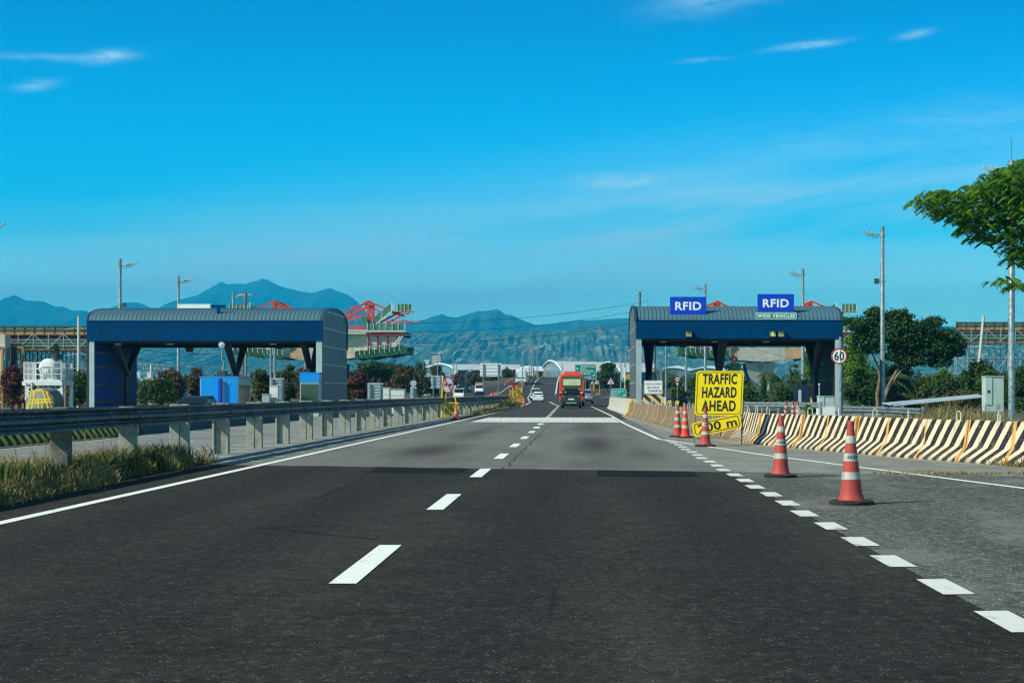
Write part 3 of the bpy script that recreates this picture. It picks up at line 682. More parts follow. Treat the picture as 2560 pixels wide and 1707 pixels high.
TUFTS = [(-6.9-.35*rng.random()+.2*(k%3 == 0), 15.5+17*rng.random(), rng.uniform(.5,1.3)) for k in range(46)]
def pick_tuft(r): c = TUFTS[r.randrange(46)]; return c[0]+r.gauss(0,.10), c[1]+r.gauss(0,.16), c[2]
g = blades(3600, pick_tuft, .08, .42, .009, 1.7, 9).build('verge_tufts', m['grass_green']); g['kind'] = 'stuff'
g = blades(300, pick_tall, .35, .78, .006, .45, 6).build('verge_stalks', m['grass_dry']); g['kind'] = 'stuff'
def pick_dark(r):
    y = 24 + 10*r.random(); x = -8.3 + 1.35*r.random()*(1-.35*(y-24)/10); return x, y, min(1, (34.4-y)/1.5+.1)*(.7+.5*vn(x*2, y*2))
g = blades(5200, pick_dark, .10, .46, .012, .9, 8).build('verge_weeds', m['leaf_dark']); g['kind'] = 'stuff'
def pick_far(r):
    y = 108 + 72*r.random(); x = -8.2 + 2.0*r.random() - .3*(y > 165); k = .35 + 1.0*sstep(y, 140, 160)*(1-sstep(y, 172, 181)); return x, y, k*(.5+.9*vn(x, y*.25))
g = blades(6500, pick_far, .25, 1.05, .03, .7, 11).build('median_grass', m['grass_dry']); g['kind'] = 'stuff'
def pick_med(r):
    y = 196 + 330*r.random()**1.4; c = interp(y, XL); return c - 2.2 - 1.2*r.random(), y, .6 + .8*vn(y*.1, 3)
g = blades(7000, pick_med, .35, 1.15, .05, .7, 12).build('central_reserve_grass', m['grass_dry']); g['kind'] = 'stuff'
def pick_right(r):
    y = 58 + 40*r.random(); x0 = bar_x(y)+2.4; x = x0 + 12*r.random(); d = math.hypot((x-px2x(2390, y))/2.3, 0); return x, y, .16 + .95*math.exp(-d*d)*(.5+vn(x*.6, y*.3))
g = blades(13000, pick_right, .25, .95, .018, .7, 13).build('roadside_grass', m['grass_green']); g['kind'] = 'stuff'
def pick_straw(r):
    a = r.gauss(0, 1); return px2x(2350, 28.6) + a*.62 + .0, 28.3 + r.gauss(0, .18) - a*.05, .4
g = blades(520, pick_straw, .03, .22, .008, 4.0, 15).build('dry_straw', m['grass_dry']); g['kind'] = 'stuff'

# ------------------------------------------------------------------ striped concrete barriers, right
def striped(name, c1, c2, period, duty, slant, dirt_amt, joint=None):
    t = NT(name); x, y, z = t.xyz(); p = t.pos(obj=False)
    kink = t.math('MULTIPLY', t.math('MAXIMUM', t.math('SUBTRACT', .30, z), 0.0), .55)     # stripes break where the wall flares out
    u = t.math('DIVIDE', t.math('SUBTRACT', t.math('SUBTRACT', x, t.math('MULTIPLY', z, slant)), t.math('MULTIPLY', kink, -1.0)), period)
    wob = t.math('MULTIPLY', t.math('SUBTRACT', t.noise(p, 5, 3), .5), .10)
    oi = t.n('ShaderNodeObjectInfo').outputs['Random']; f = t.math('FRACT', t.math('ADD', t.math('ADD', u, wob), t.math('ADD', 20.0, t.math('MULTIPLY', oi, 1.0 if joint else 0.0)))); s = t.math('LESS_THAN', f, duty)
    a = t.noise(p, 3, 6, .62); b = t.noise(t.pos(1,1,.25,obj=False), 7, 6, .65)
    ca = t.mix(t.rng(a, .3, .7), tuple(q*.85 for q in c1), c1); c = t.mix(s, ca, c2)
    c = t.mix(t.math('MULTIPLY', t.rng(b, .50, .72, smooth=True), dirt_amt), c, (.20,.125,.06))
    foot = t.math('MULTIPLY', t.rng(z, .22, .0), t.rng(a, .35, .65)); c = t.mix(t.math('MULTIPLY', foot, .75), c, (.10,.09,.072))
    ch = t.noise(p, 22, 3, .6); c = t.mix(t.math('MULTIPLY', t.rng(ch, .66, .70), .8), c, (.30,.27,.22))
    if joint:
        e = t.math('ABSOLUTE', x); jm = t.math('GREATER_THAN', t.math('ADD', e, t.math('MULTIPLY', wob, .6)), joint); c = t.mix(t.math('MULTIPLY', jm, t.rng(b, .35, .5, .75, 1)), c, (.56,.30,.085))
    t.bump(b, .25, .01); return t.done(c, .8, 0, .25)
SEG = 1.72
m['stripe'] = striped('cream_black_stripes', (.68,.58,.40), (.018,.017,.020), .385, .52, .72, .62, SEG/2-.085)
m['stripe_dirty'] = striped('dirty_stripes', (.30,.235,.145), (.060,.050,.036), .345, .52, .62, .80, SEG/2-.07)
m['stripe_yellow'] = striped('yellow_black_stripes', (1.0,.66,.04), (.02,.02,.02), .80, .5, -.35, .25)
# across the wall: y is the road side (negative = towards the road), z up; a flared foot and a steep upper face
def barrier_mesh(lenx, h=.80):
    prof = [(-.02,0),(-.02,.07),(.16,.30),(.235,h),(.385,h),(.46,.30),(.64,.07),(.64,0)]
    mb = MB(); n = 5; xs = [-lenx/2 + lenx*i/n for i in range(n+1)]; rings = [[(x, a, b) for a, b in prof] for x in xs]; mb.loft(rings); return mb
def along(path, s):
    for (x0,y0),(x1,y1) in zip(path, path[1:]):
        d = math.hypot(x1-x0, y1-y0)
        if s <= d: return (x0+(x1-x0)*s/d, y0+(y1-y0)*s/d), math.atan2(y1-y0, x1-x0)
        s -= d
    return None, None
ORD = ['first','second','third','fourth','fifth','sixth','seventh','eighth','ninth','tenth','eleventh','twelfth','thirteenth','fourteenth','fifteenth','sixteenth','seventeenth','eighteenth','nineteenth','twentieth']
bm0 = barrier_mesh(SEG-.045).build('striped_barrier', m['stripe'], None, 30, .012); proto_me = bm0.data
loop_mb = MB(); loop_mb.tube([(-.05,.31,.78),(-.05,.31,.92),(-.02,.31,.965),(.03,.31,.965),(.06,.31,.92),(.06,.31,.78)], .012, 6)
loop0 = loop_mb.build('lifting_hook', m['white_old'], bm0, 40)
BAR2 = [(11.3,20.2)] + BAR
near_n = 0; s = 0.0; k = 0; segs = []
while True:
    (p, a) = along(BAR2, s+SEG/2)
    if p is None: break
    segs.append((p, a)); s += SEG
sign_i = min(range(len(segs)), key=lambda i: abs(segs[i][0][1]-47.0))
dirty_me = proto_me.copy(); dirty_me.materials.clear(); dirty_me.materials.append(m['stripe_dirty'])
for i, (p, a) in enumerate(segs):
    o = bm0 if i == 0 else copy_tree(bm0)
    o.location = (p[0]+rng.uniform(-.022,.022), p[1], rng.uniform(-.012,.004)); o.rotation_euler = (0, R(rng.uniform(-.5,.5)), a + math.pi + R(rng.uniform(-.8,.8)))      # local -y faces the road
    k = sign_i - i
    if k >= 0: lab = 'clean cream and black barrier segment, %s right of the hazard sign' % ORD[min(k, 19)]
    else:
        o.data = dirty_me; q = len(segs) - i
        lab = 'brown stained barrier segment, %s back from the yellow end block' % (ORD[q-1] if q <= 20 else ORD[q-21] + ' past the twentieth')
    tag(o, lab, 'traffic barrier', 'striped concrete barrier segments along the toll lane')
    for ch in o.children: ch.location = (((i*37) % 11 - 5)*.09, 0, 0); ch.rotation_euler = (0, 0, ((i*53) % 7-3)*.3)
eb = thing('barrier_end_block', 'yellow painted end block where the striped wall meets plain grey concrete', 'traffic barrier', (2.62,104.0,0), None, R(272))
barrier_mesh(2.6, .98).build('block', m['sign_ochre'] if False else M('block_yellow', (.66,.46,.15), .8, var=.2, scale=3, dirt=(.45,.24,.06), dscale=2.2, damt=.8), eb, 30)
gw = thing('concrete_wall', 'plain grey weathered concrete median wall beyond the yellow end block', 'wall', (0,0,0))
mb = MB(); mb.sweep([(.02,0),(.02,.07),(.18,.30),(.24,.98),(.42,.98),(.48,.30),(.64,.07),(.64,0)], [(2.62,105.4,0),(2.5,118,0),(2.28,135,0),(2.2,151,0)]); mb.build('wall_body', m['concrete_grey'], gw, 30)
mb = MB()
for k, px in enumerate((1587, 1656, 1674, 1693)):
    Y = (101, 84, 79, 75)[k]; x = px2x(px, Y); z = .80; r_ = thing('delineator', 'small yellow reflector plate on the barrier top, %s from the yellow end block' % ORD[k], 'reflector', (x, Y, z), 'yellow reflectors on the barrier top')
    b = MB(); b.prism(rrect(.16,.13,.01,2,0,.12), -.01, .01); b.build('plate', m['yellow'], r_); b = MB(); b.bar((0,.02,-.02),(0,.02,.12),.03,.02); b.build('bracket', m['galv'], r_)

# ------------------------------------------------------------------ cones
def cone(name, mat, h=.95, text=True, n=28, three=True):
    e = thing(name, '', 'traffic cone')
    b = MB(); b.lathe([(.255,.0),(.26,.012),(.258,.032),(.235,.046),(.16,.050)], 8 if False else 20); b.build('base', m['rubber'], e, 35)
    rb, rt = .135, .032
    def rr(z): return rb + (rt-rb)*(z-.045)/(h-.045)
    bands = [(.30,.39),(.52,.615),(.735,.825)] if three else [(.42,.56),(.66,.78)]
    b = MB(); b.lathe([(.16,.044),(rb+.012,.06)] + [(rr(.045+(h-.045)*i/12), .045+(h-.045)*i/12) for i in range(1,13)] + [(rt*.6,h+.004)], n); b.build('cone_body', mat, e, 40)
    for z0, z1 in bands:
        b = MB(); b.lathe([(rr(h*z0)+.0035,h*z0),(rr(h*(z0+z1)/2)+.0035,h*(z0+z1)/2),(rr(h*z1)+.0035,h*z1)], n, caps=False); b.build('reflective_band', m['cone_white'], e, 40)
    if text:
        v, f = text_mb('NLEX', .03); xs = [q[0] for q in v]; zs = [q[1] for q in v]; w = .125; k = w/(max(xs)-min(xs)); zc = h*.568; b = MB(); out = []
        for q in v:
            a = (q[0]-(max(xs)+min(xs))/2)*k; z = zc + (q[1]-(max(zs)+min(zs))/2)*k*1.15; rad = rr(z)+.0065; th = a/rad + .18
            out.append((rad*math.sin(th), -rad*math.cos(th), z))
        b.add(out, f); b.build('lettering', M('cone_print', (.03,.075,.16), .6, var=.3, scale=30), e)
    return e
cone_a = cone('traffic_cone', m['cone_red'])
def setcone(o, x, y, label, rz=0, sc_=1.0, group='tall traffic cones with three white bands', z=None):
    o.location = (x, y, (G(x,y) if z is None else z)+.004); o.rotation_euler = (R(rng.uniform(-1,1)), R(rng.uniform(-1,1)), R(rz)); o.scale = (sc_, sc_, sc_); return tag(o, label, 'traffic cone', group)
setcone(cone_a, 3.17, 20.65, 'nearest and largest faded red cone, dirty white bands, chipped tip, on the grey shoulder', 0, 1.02)
setcone(copy_tree(cone_a), 3.09, 27.3, 'faded red cone standing just where the concrete shoulder begins', 10)
setcone(copy_tree(cone_a), 3.03, 43.0, 'faded red cone standing in front of the yellow hazard sign', 14)
setcone(copy_tree(cone_a), 2.88, 52.5, 'dull red cone, the left one of the pair by the brown stained barrier', 30, .99)
cone_b = cone('traffic_cone', m['cone_orange'], text=False)
setcone(cone_b, 3.04, 51.4, 'bright orange cone with cleaner bands, the right one of the pair by the brown barrier', 0)
for k, px in enumerate((1965, 1982, 1994)):
    Y = 74+1.2*k; setcone(copy_tree(cone_a), px2x(px, Y), Y, 'faded cone half hidden behind the striped barrier, %s of three from the left' % ORD[k], 60*k)
cone_c = cone('traffic_cone', m['cone_orange'], .74, False, 20, False)
setcone(cone_c, px2x(1140, 86), 86, 'small bright orange cone with two white bands in front of the 300 m board', 0, 1, 'small orange cones')
setcone(copy_tree(cone_c), px2x(1310, 181), 181, 'small orange cone at the right foot of the ochre lane shift sign', 0, 1.2, 'small orange cones')
k = 0
for i in range(9):
    for j in range(2):
        t_ = i/8; Y = 318+34*t_; x = px2x(1219+17*t_+5*j, Y) + rng.uniform(-.25,.25)
        setcone(copy_tree(cone_c), x, Y, 'small red and white cone in the double line closing off the left ramp', 0, 1.05, 'cones closing the left ramp')
for i in range(5): setcone(copy_tree(cone_c), px2x(1208+5*i, 330-4*i), 330-4*i, 'small red and white cone in the loose row in front of the white van', 0, 1.0, 'cones by the white van')
for i in range(6): setcone(copy_tree(cone_c), px2x(1262+4.2*i, 410+14*i), 410+14*i, 'small cone on the shoulder high on the far ramp', 0, 1.0, 'cones high on the ramp')

# ------------------------------------------------------------------ yellow hazard sign
hs = thing('hazard_sign', 'big yellow sign reading TRAFFIC HAZARD AHEAD over a crooked 200 m board', 'sign', (px2x(1798,44.0), 44.0, 0))
Yh = 44.0; kx = Yh/FPX
def zz(py): return py2z(py, Yh)
def xx_(px): return (px-1798)*kx
W, Hh = 1.19, 1.115; zc = zz(982.5); skew = -.045
def sk(pts): return [(a + (b-zc)*.045, b) for a, b in pts]
b = MB(); b.prism(sk(rrect(W, Hh, .09, 5, 0, zc)), 0, .02); b.build('board', m['sign_yellow'], hs)
b = MB(); o_, i_ = sk(rrect(W-.065, Hh-.065, .085, 5, 0, zc)), sk(rrect(W-.092, Hh-.092, .075, 5, 0, zc)); ring(b, o_, i_, -.004, -.001); b.build('border_line', m['sign_black'], hs)
b = MB()
for s_, zz_, w_ in (('TRAFFIC', zc+.355, .86), ('HAZARD', zc+.022, .86), ('AHEAD', zc-.315, .85)): put_text(b, s_, (zz_-zc)*.045, -.005, zz_, w_, .268, .030, .045)
b.build('lettering', m['sign_black'], hs)
rot = R(11.5); pb = MB(); cz2 = zz(1063); pl = rrect(1.22, .355, .07, 5); cr, sr = math.cos(rot), math.sin(rot)
tr = lambda P, q=0: [(a*cr-b_*sr-.06, a*sr+b_*cr+cz2) for a, b_ in P]
pb.prism(tr(pl), -.03, -.012); pb.build('distance_board', m['sign_yellow'], hs)
b = MB(); ring(b, tr(rrect(1.14,.285,.06,5)), tr(rrect(1.105,.25,.05,5)), -.034, -.031); b.build('border_line', m['sign_black'], hs)
b = MB(); put_text(b, '200 m', -.05, -.035, cz2+.005, .98, .215, .02, 0, rot); b.build('lettering', m['sign_black'], hs)
fr = MB()
for x in (-.585, .585): fr.bar((x, .045, 0), (x+.02, .045, zz(1040)+.4), .028)
fr.bar((-.58,.045,.17),(.58,.045,.17),.03); fr.bar((-.60,.50,.0),(-.58,.05,1.2),.028); fr.bar((.60,.50,.0),(.58,.05,1.2),.028); fr.bar((.04,.045,.17),(.04,.045,.6),.025)
fr.build('frame', m['rusty_frame'], hs)

# ------------------------------------------------------------------ round 60 sign and roadside furniture, right
s60 = thing('speed_limit_sign', 'round white 60 sign with dark red rim on a grey post behind the striped barrier', 'sign', (px2x(2098,82), 82, 0))
zc = py2z(890, 82); r_ = .375
b = MB(); b.prism(ngon(r_, 40, 0, zc), 0, .02); b.build('plate', m['sign_white'], s60)
b = MB(); ring(b, ngon(r_, 40, 0, zc), ngon(r_*.84, 40, 0, zc), -.006, -.001); b.build('red_rim', m['sign_red'], s60)
b = MB(); put_text(b, '60', 0, -.006, zc, .46, .41, .02); b.build('lettering', m['sign_black'], s60)
b = MB(); b.tube([(.07,.06,0),(.07,.06,py2z(842,82))], .065, 14); b.build('pole', m['galv'], s60, 40)
cb = thing('utility_cabinet', 'tall pale green metal cabinet on a concrete plinth right of the slanting panel', 'cabinet', (px2x(2482,78), 78, 0))
zt, zb = py2z(942,78), py2z(1030,78)
b = MB(); b.box(-.41,.42,-.3,.35,zb,zt); b.build('cabinet_body', m['pale_green'], cb, 0, .015); b = MB(); b.box(-.43,.44,-.34,.39,zt,zt+.04); b.build('roof_plate', m['pale_green'], cb)
b = MB(); b.box(-.40,-.10,-.335,-.301,py2z(1012,78),zt-.05); b.build('door', m['pale_green'], cb, 0, .008)
b = MB(); b.box(-.31,-.22,-.36,-.336,py2z(981,78),py2z(975,78)); b.build('lock', m['black'], cb)
b = MB()
for q in range(3): b.box(.1,.26,-.304,-.301,zb+.18+.07*q,zb+.2+.07*q)
b.build('vent', m['black'], cb)
b = MB(); b.box(-.40,.42,-.28,.36,-.1,zb); b.build('plinth', m['concrete_post'], cb)
sp = thing('slanted_panel', 'long grey metal sheet propped at a slant beside the cabinet', 'panel', (px2x(2340,84), 84, 0))
b = MB(); a_, c_ = at(2228,1010,84)-sp.location, at(2450,988,84)-sp.location
b.add([a_+Vector((0,-.9,-.05)), c_+Vector((0,-.9,-.05)), c_+Vector((.1,.9,.06)), a_+Vector((-.3,.9,.06)), a_+Vector((0,-.9,-.09)), c_+Vector((0,-.9,-.09)), c_+Vector((.1,.9,.02)), a_+Vector((-.3,.9,.02))], [(0,1,2,3),(7,6,5,4),(0,4,5,1),(1,5,6,2),(2,6,7,3),(3,7,4,0)]); b.build('sheet', m['sign_back'], sp)
b = MB()
for q in (.2,.55,.9): p_ = a_.lerp(c_, q); b.bar(p_+Vector((-.3,.4,-.7-.6*q)), p_+Vector((.15,0,-.05)), .05)
b.build('prop', m['black'], sp)
g2 = thing('guardrail', 'short curved grey guardrail behind the striped barrier, ending by the tall grass', 'guardrail', (0,0,0))
def rail_path(pts, z, parent, n=6, post_h=.75, step=2.0, double=False):
    path = [(x, y, z) for x, y in pts]
    for i in range(len(path)-1): b = MB(); b.sweep(WCL, [path[i], path[i+1]]); b.build('rail', m['galv'], parent, 40)
    for i, (x, y, _) in enumerate(path):
        b = MB(); b.box(x+.06, x+.18, y-.06, y+.06, -.1, post_h); b.build('post', m['galv'], parent)
gp = [(px2x(px, Y), Y) for px, Y in ((2106,90),(2150,88),(2200,85),(2250,81),(2300,76))]; rail_path(gp[::-1], .33, g2, post_h=.72)
g3 = thing('guardrail', 'straight grey guardrail in the shade between the hazard sign and the toll wall', 'guardrail', (0,0,0))
gp = [(px2x(px, Y), Y) for px, Y in ((1858,106),(1900,105),(1940,104),(1985,103),(2048,101))]; rail_path(gp[::-1], .45, g3, post_h=.82)
bx = thing('cable_box', 'low pale green equipment box on a white plinth beside the dark toll wall', 'cabinet', (px2x(2065,104), 104, 0))
b = MB(); b.box(-.48,.47,-.3,.4,.50,1.12); b.build('box_body', m['pale_green'], bx, 0, .01); b = MB(); b.box(-.52,.5,-.34,.44,1.12,1.15); b.build('lid', m['pale_green'], bx)
b = MB(); b.box(-.27,-.16,-.34,-.301,.52,1.1); b.build('latch_strip', m['sign_back'], bx); b = MB(); b.box(-.52,.49,-.36,.45,-.05,.50); b.build('plinth', m['white'], bx)
po = thing('marker_post', 'thin pale post with a white knob in front of the low equipment box', 'post', (px2x(2048,100), 100, 0))
b = MB(); b.tube([(0,0,0),(0,0,py2z(962,100))], .022, 8); b.build('stem', m['white_old'], po, 40); b = MB(); b.lathe([(.05,0),(.06,.03),(.06,.06),(.0,.09)], 10, (0,0,py2z(962,100)), True); b.build('knob', m['white'], po, 40)
# ------------------------------------------------------------------ toll canopies
def arch_pts(y0, y1, z0, rise, n=22):
    pts = []
    for i in range(n+1):
        a = math.pi*i/n; c = -math.cos(a); s_ = math.sin(a)
        pts.append(((y0+y1)/2 + (y1-y0)/2*math.copysign(abs(c)**.92, c), z0 + rise*s_**.80))
    return pts
def canopy(name, label, X0, X1, Y0, Y1, zf0, zf1, rise, gl, over=.0):
    """barrel roof with standing seams over a blue fascia; local origin at (X0, Y0, ground)"""
    e = thing(name, label, 'toll canopy', (X0, Y0, 0)); w = X1-X0; d = Y1-Y0
    arc = arch_pts(-.05, d+.05, zf1, rise)
    b = MB(); vs = []; n = len(arc)
    for x in (.02, w-.02): vs += [(x, p, q) for p, q in arc]
    b.add(vs, [(i, i+1, n+i+1, n+i) for i in range(n-1)]); rf = b.build('roof', m['roof_steel'], e, 60)
    b = MB(); k = int(w/.262)
    for i in range(k+1):
        x = .03 + (w-.06)*i/k
        for (p, q), (p2, q2) in zip(arc, arc[1:]): b.bar((x, p, q+.006), (x, p2, q2+.006), .026, .026)
    o = b.build('standing_seams', m['roof_seam'], rf)
    b = MB(); b.box(0, w, -.12, -.02, zf0, zf1); b.box(0, w, -.16, -.12, zf0, zf0+.16); b.box(-.01, w+.01, -.15, .0, zf1-.02, zf1+.03); b.build('front_fascia', m['fascia_blue'], e, 0, .012)
    b = MB(); b.box(0, w, d+.02, d+.12, zf0, zf1); b.build('rear_fascia', m['fascia_blue'], e)
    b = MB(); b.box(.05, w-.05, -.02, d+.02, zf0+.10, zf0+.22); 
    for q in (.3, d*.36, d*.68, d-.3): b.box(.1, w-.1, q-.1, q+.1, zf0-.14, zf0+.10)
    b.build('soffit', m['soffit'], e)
    b = MB(); kk = int(w/3.4)
    for i in range(kk): b.box(1.6+3.4*i, 2.0+3.4*i, .8, 1.1, zf0-.20, zf0-.13)
    b.build('soffit_lamps', m['sign_back'], e)
    return e, arc
def end_wall(e, arc, x0, x1, zbase, mat, rows=(2.0,3.2,4.4,5.6,6.7), seam=None, outer=1):
    poly = [(p, q) for p, q in arc]; poly = [(arc[0][0], zbase)] + poly + [(arc[-1][0], zbase)]
    b = MB(); b.prism(poly, x0, x1, 'x'); wl = b.build('end_wall', mat, e, 0)
    ymin, ymax = arc[0][0]+.06, arc[-1][0]-.06; xo = x1 if outer > 0 else x0
    b = MB()
    for z in rows:
        ys_ = [p for p, q in arc if q > z]; 
        if z > arc[0][1]+.05: ymn, ymx = min(ys_), max(ys_)
        else: ymn, ymx = ymin, ymax
        b.box(xo-.004 if outer > 0 else xo-.022, xo+.022 if outer > 0 else xo+.004, ymn, ymx, z-.03, z+.03)
    b.build('panel_joint', m['clad_edge'] if seam is None else seam, wl)
    return wl
def v_column(e, x, yb, y1, y2, zb, zj, zt, r0, r1, mat, name='column'):
    b = MB(); b.tube([(x, yb, zb), (x, yb, zj+.15)], r0, 14); cl = b.build(name, mat, e, 40)
    for y in (y1, y2):
        b = MB(); b.tube([(x, yb, zj), (x, (yb+y)/2, (zj+zt)/2), (x, y, zt)], [r0*.95, r1*.95, r1*1.1], 14); b.build('brace', mat, cl, 40)
# left canopy
LX0, LX1 = px2x(218,115), px2x(806,115)
lc, larc = canopy('toll_canopy', 'long left toll canopy with grey barrel roof, blue fascia and blue inner wall', LX0, LX1, 115, 126.5, 4.70, 6.02, 1.02, -.35)
end_wall(lc, larc, LX1-LX0-.16, LX1-LX0+.06, -.5, m['clad_grey'])
wl = MB(); wl.box(.18, .36, .0, 11.4, -.5, 4.85); wlo = wl.build('side_wall', m['wall_blue'], lc)
b = MB()
for i in range(46): y = .15+.245*i; b.box(.36, .40, y, y+.10, -.45, 4.7)
b.build('corrugation', m['wall_blue'], wlo)
b = MB()
for z in (.75, 1.9, 3.05, 4.0): b.box(.40, .47, .05, 11.3, z-.06, z+.06)
b.build('girt', m['concrete_old'], wlo)
b = MB(); b.box(.16, .48, -.10, -.002, -.5, 4.69); b.build('edge_trim', m['clad_edge'], wlo)
end_wall(lc, larc, -.03, .15, -.5, m['clad_dark'], (), None, -1)
b = MB(); b.box(LX1-LX0-.40, LX1-LX0-.01, -.10, -.004, -.5, 4.69); b.build('edge_trim', m['clad_edge'], lc)
w = LX1-LX0; wb = MB(); wb.prism([(p, q) for p, q in arch_pts(-.2, 11.7, 6.02, 1.09)] + [(p, q) for p, q in arch_pts(-.03, 11.53, 6.02, .99)][::-1], w-.02, w+.13, 'x'); wb.build('verge_trim', m['roof_seam'], lc)
wb = MB(); wb.box(w-.02, w+.12, 11.45, 11.75, 4.4, 6.05); wb.build('rear_corner', m['fascia_blue'], lc)
for px, mt in ((318, m['column_grey']), (590, m['column_grey']), (778, m['column_grey'])):
    v_column(lc, px2x(px,120.5)-LX0, 5.5, 2.2, 8.6, -.4, 2.55, 4.75, .20, .24, mt)
# right canopy
RX0, RX1 = px2x(1590,115), px2x(2105,115)
rc, rarc = canopy('toll_canopy', 'right toll canopy with grey barrel roof under two RFID signs', RX0, RX1, 115, 128, 4.85, 6.05, 1.18, 0)
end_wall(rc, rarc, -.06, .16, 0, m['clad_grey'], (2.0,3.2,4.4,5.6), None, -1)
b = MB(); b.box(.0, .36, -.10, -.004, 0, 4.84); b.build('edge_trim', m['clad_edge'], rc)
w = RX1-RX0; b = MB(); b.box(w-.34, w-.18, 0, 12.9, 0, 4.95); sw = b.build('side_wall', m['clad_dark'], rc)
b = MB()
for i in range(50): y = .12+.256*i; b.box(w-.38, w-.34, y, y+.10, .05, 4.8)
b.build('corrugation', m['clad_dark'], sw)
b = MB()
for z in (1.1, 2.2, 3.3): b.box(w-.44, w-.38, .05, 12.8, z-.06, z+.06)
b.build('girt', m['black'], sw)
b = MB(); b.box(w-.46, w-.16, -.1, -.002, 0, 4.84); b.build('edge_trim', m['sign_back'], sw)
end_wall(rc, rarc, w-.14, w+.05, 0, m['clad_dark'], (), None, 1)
b = MB(); b.prism([(p, q) for p, q in arch_pts(-.2, 13.2, 6.05, 1.25)] + [(p, q) for p, q in arch_pts(-.03, 13.03, 6.05, 1.15)][::-1], -.13, .02, 'x'); b.build('verge_trim', m['roof_seam'], rc)
b = MB(); b.box(-.13, .0, 12.9, 13.2, 4.5, 6.1); b.build('rear_corner', m['fascia_blue'], rc)
v_column(rc, px2x(1622,120.5)-RX0, 5.5, 2.0, 8.8, 0, 2.6, 4.9, .21, .25, m['blue_dark'])
v_column(rc, px2x(1798,120.5)-RX0, 5.5, 2.0, 8.8, 0, 2.6, 4.9, .21, .27, m['column_grey'])
v_column(rc, px2x(2036,120.5)-RX0, 5.5, 2.0, 8.8, 0, 2.6, 4.9, .22, .26, m['column_grey'])
# signs on the right roof
def roof_sign(px0, px1, py0, py1, label, legs, Y=115.15):
    cx = px2x((px0+px1)/2, Y); e = thing('lane_sign', label, 'sign', (cx, Y, 0)); w = px2x(px1,Y)-px2x(px0,Y); z1, z0 = py2z(py0,Y), py2z(py1,Y)
    b = MB(); b.box(-w/2, w/2, 0, .10, z0, z1); b.build('board', m['sign_blue'], e, 0, .01)
    b = MB(); put_text(b, 'RFID', 0, -.004, (z0+z1)/2-.01, w*.715, (z1-z0)*.455, .028); b.build('lettering', m['sign_white'], e)
    b = MB()
    for q in (-.8,-.28,.26,.78): b.box(q*w/2-.05, q*w/2+.05, .102, .2, 5.98, z0+.4)
    b.build('support', m['white_old'], e); return e
roof_sign(1675,1766,742,787, 'blue RFID sign on four short posts above the left toll lane', 4)
roof_sign(1894,1985,735,780, 'blue RFID sign standing above the green wide vehicles board', 4)
Y = 114.95; e = thing('lane_sign', 'long green board reading WIDE VEHICLES on the right canopy edge', 'sign', (px2x(1940.5,Y), Y, 0)); w = px2x(1992,Y)-px2x(1889,Y); z1, z0 = py2z(780.5,Y), py2z(798,Y)
b = MB(); b.box(-w/2, w/2, 0, .06, z0, z1); b.build('board', m['sign_green'], e, 0, .008)
b = MB(); ring(b, rrect(w-.03, z1-z0-.03, .05, 3, 0, (z0+z1)/2), rrect(w-.09, z1-z0-.09, .04, 3, 0, (z0+z1)/2), -.005, -.001); b.build('border_line', m['sign_white'], e)
b = MB(); put_text(b, 'WIDE VEHICLES', 0, -.005, (z0+z1)/2, w*.92, (z1-z0)*.54, .028); b.build('lettering', m['sign_white'], e)
for k, (px0, px1, lit) in enumerate(((1924,1940,1),(1945,1961,0),(1714,1730,0))):
    Y = 114.55; e = thing('lane_signal', ['lane signal box with a lit green down arrow on the blue fascia','blank lane signal box to the right of the lit green arrow','blank lane signal box on the fascia beneath the left RFID sign'][k], 'signal light', (px2x((px0+px1)/2,Y), Y, py2z(834.5,Y)), 'lane signals on the right canopy')
    b = MB(); b.box(-.225,.225,0,.30,-.21,.21); b.build('housing', m['black'], e, 0, .01); b = MB(); b.box(-.19,.19,-.012,-.002,-.175,.175); b.build('lens', M('signal_lens', (.30,.27,.17), .4, var=.08), e)
    b = MB(); b.box(-.235,.235,-.14,.0,.21,.225); b.build('visor', m['black'], e)
    if lit:
        t = NT('arrow_light'); t.b.inputs['Emission Color'].default_value = (.28,1,.08,1); t.b.inputs['Emission Strength'].default_value = .75; am = t.done((.25,.7,.1), .5)
        b = MB(); arrow(b, 0, -.016, 0, .30, math.pi); b.build('arrow', am, e)
# equipment under the soffits
def antenna(px, py, Y, w, label):
    e = thing('lane_antenna', label, 'antenna', (px2x(px,Y), Y, py2z(py,Y))); b = MB(); b.box(-w/2,w/2,-.3,.3,.0,.06); b.box(-.25*w,.25*w,-.1,.1,.06,.14); b.build('plate', m['black'], e)
    b = MB(); b.box(-.22,.20,-.18,.18,-.22,-.002); b.build('reader_box', m['black'], e); b = MB(); b.tube([(0,0,.1),(0,0,.65)], .03, 6); b.build('hanger', m['black'], e)
antenna(1708,860,118,1.25,'flat black lane antenna hanging below the left RFID sign'); antenna(1885,858,118,1.3,'flat black lane antenna hanging right of the centre column')
antenna(474,872,119,.5,'small black reader box hanging under the left canopy, cable looped below'); antenna(699,864,119,.5,'small black reader box hanging under the left canopy near its right end')
e = thing('sign_frame', 'white lattice sign frame seen from behind on the left canopy roof', 'sign', (px2x(485,123), 123.0, 0)); Y = 123.0
x0, x1, z1, z0 = px2x(443,Y)-e.location.x, px2x(527,Y)-e.location.x, py2z(760,Y), py2z(772,Y)-.25
b = MB(); b.box(x0,x1,0,.06,z1-.05,z1); b.box(x0,x1,0,.06,z0+.25,z0+.29)
for q in range(11): x = x0+(x1-x0-.05)*q/10; b.box(x,x+.055,0.061,.12,z0,z1)
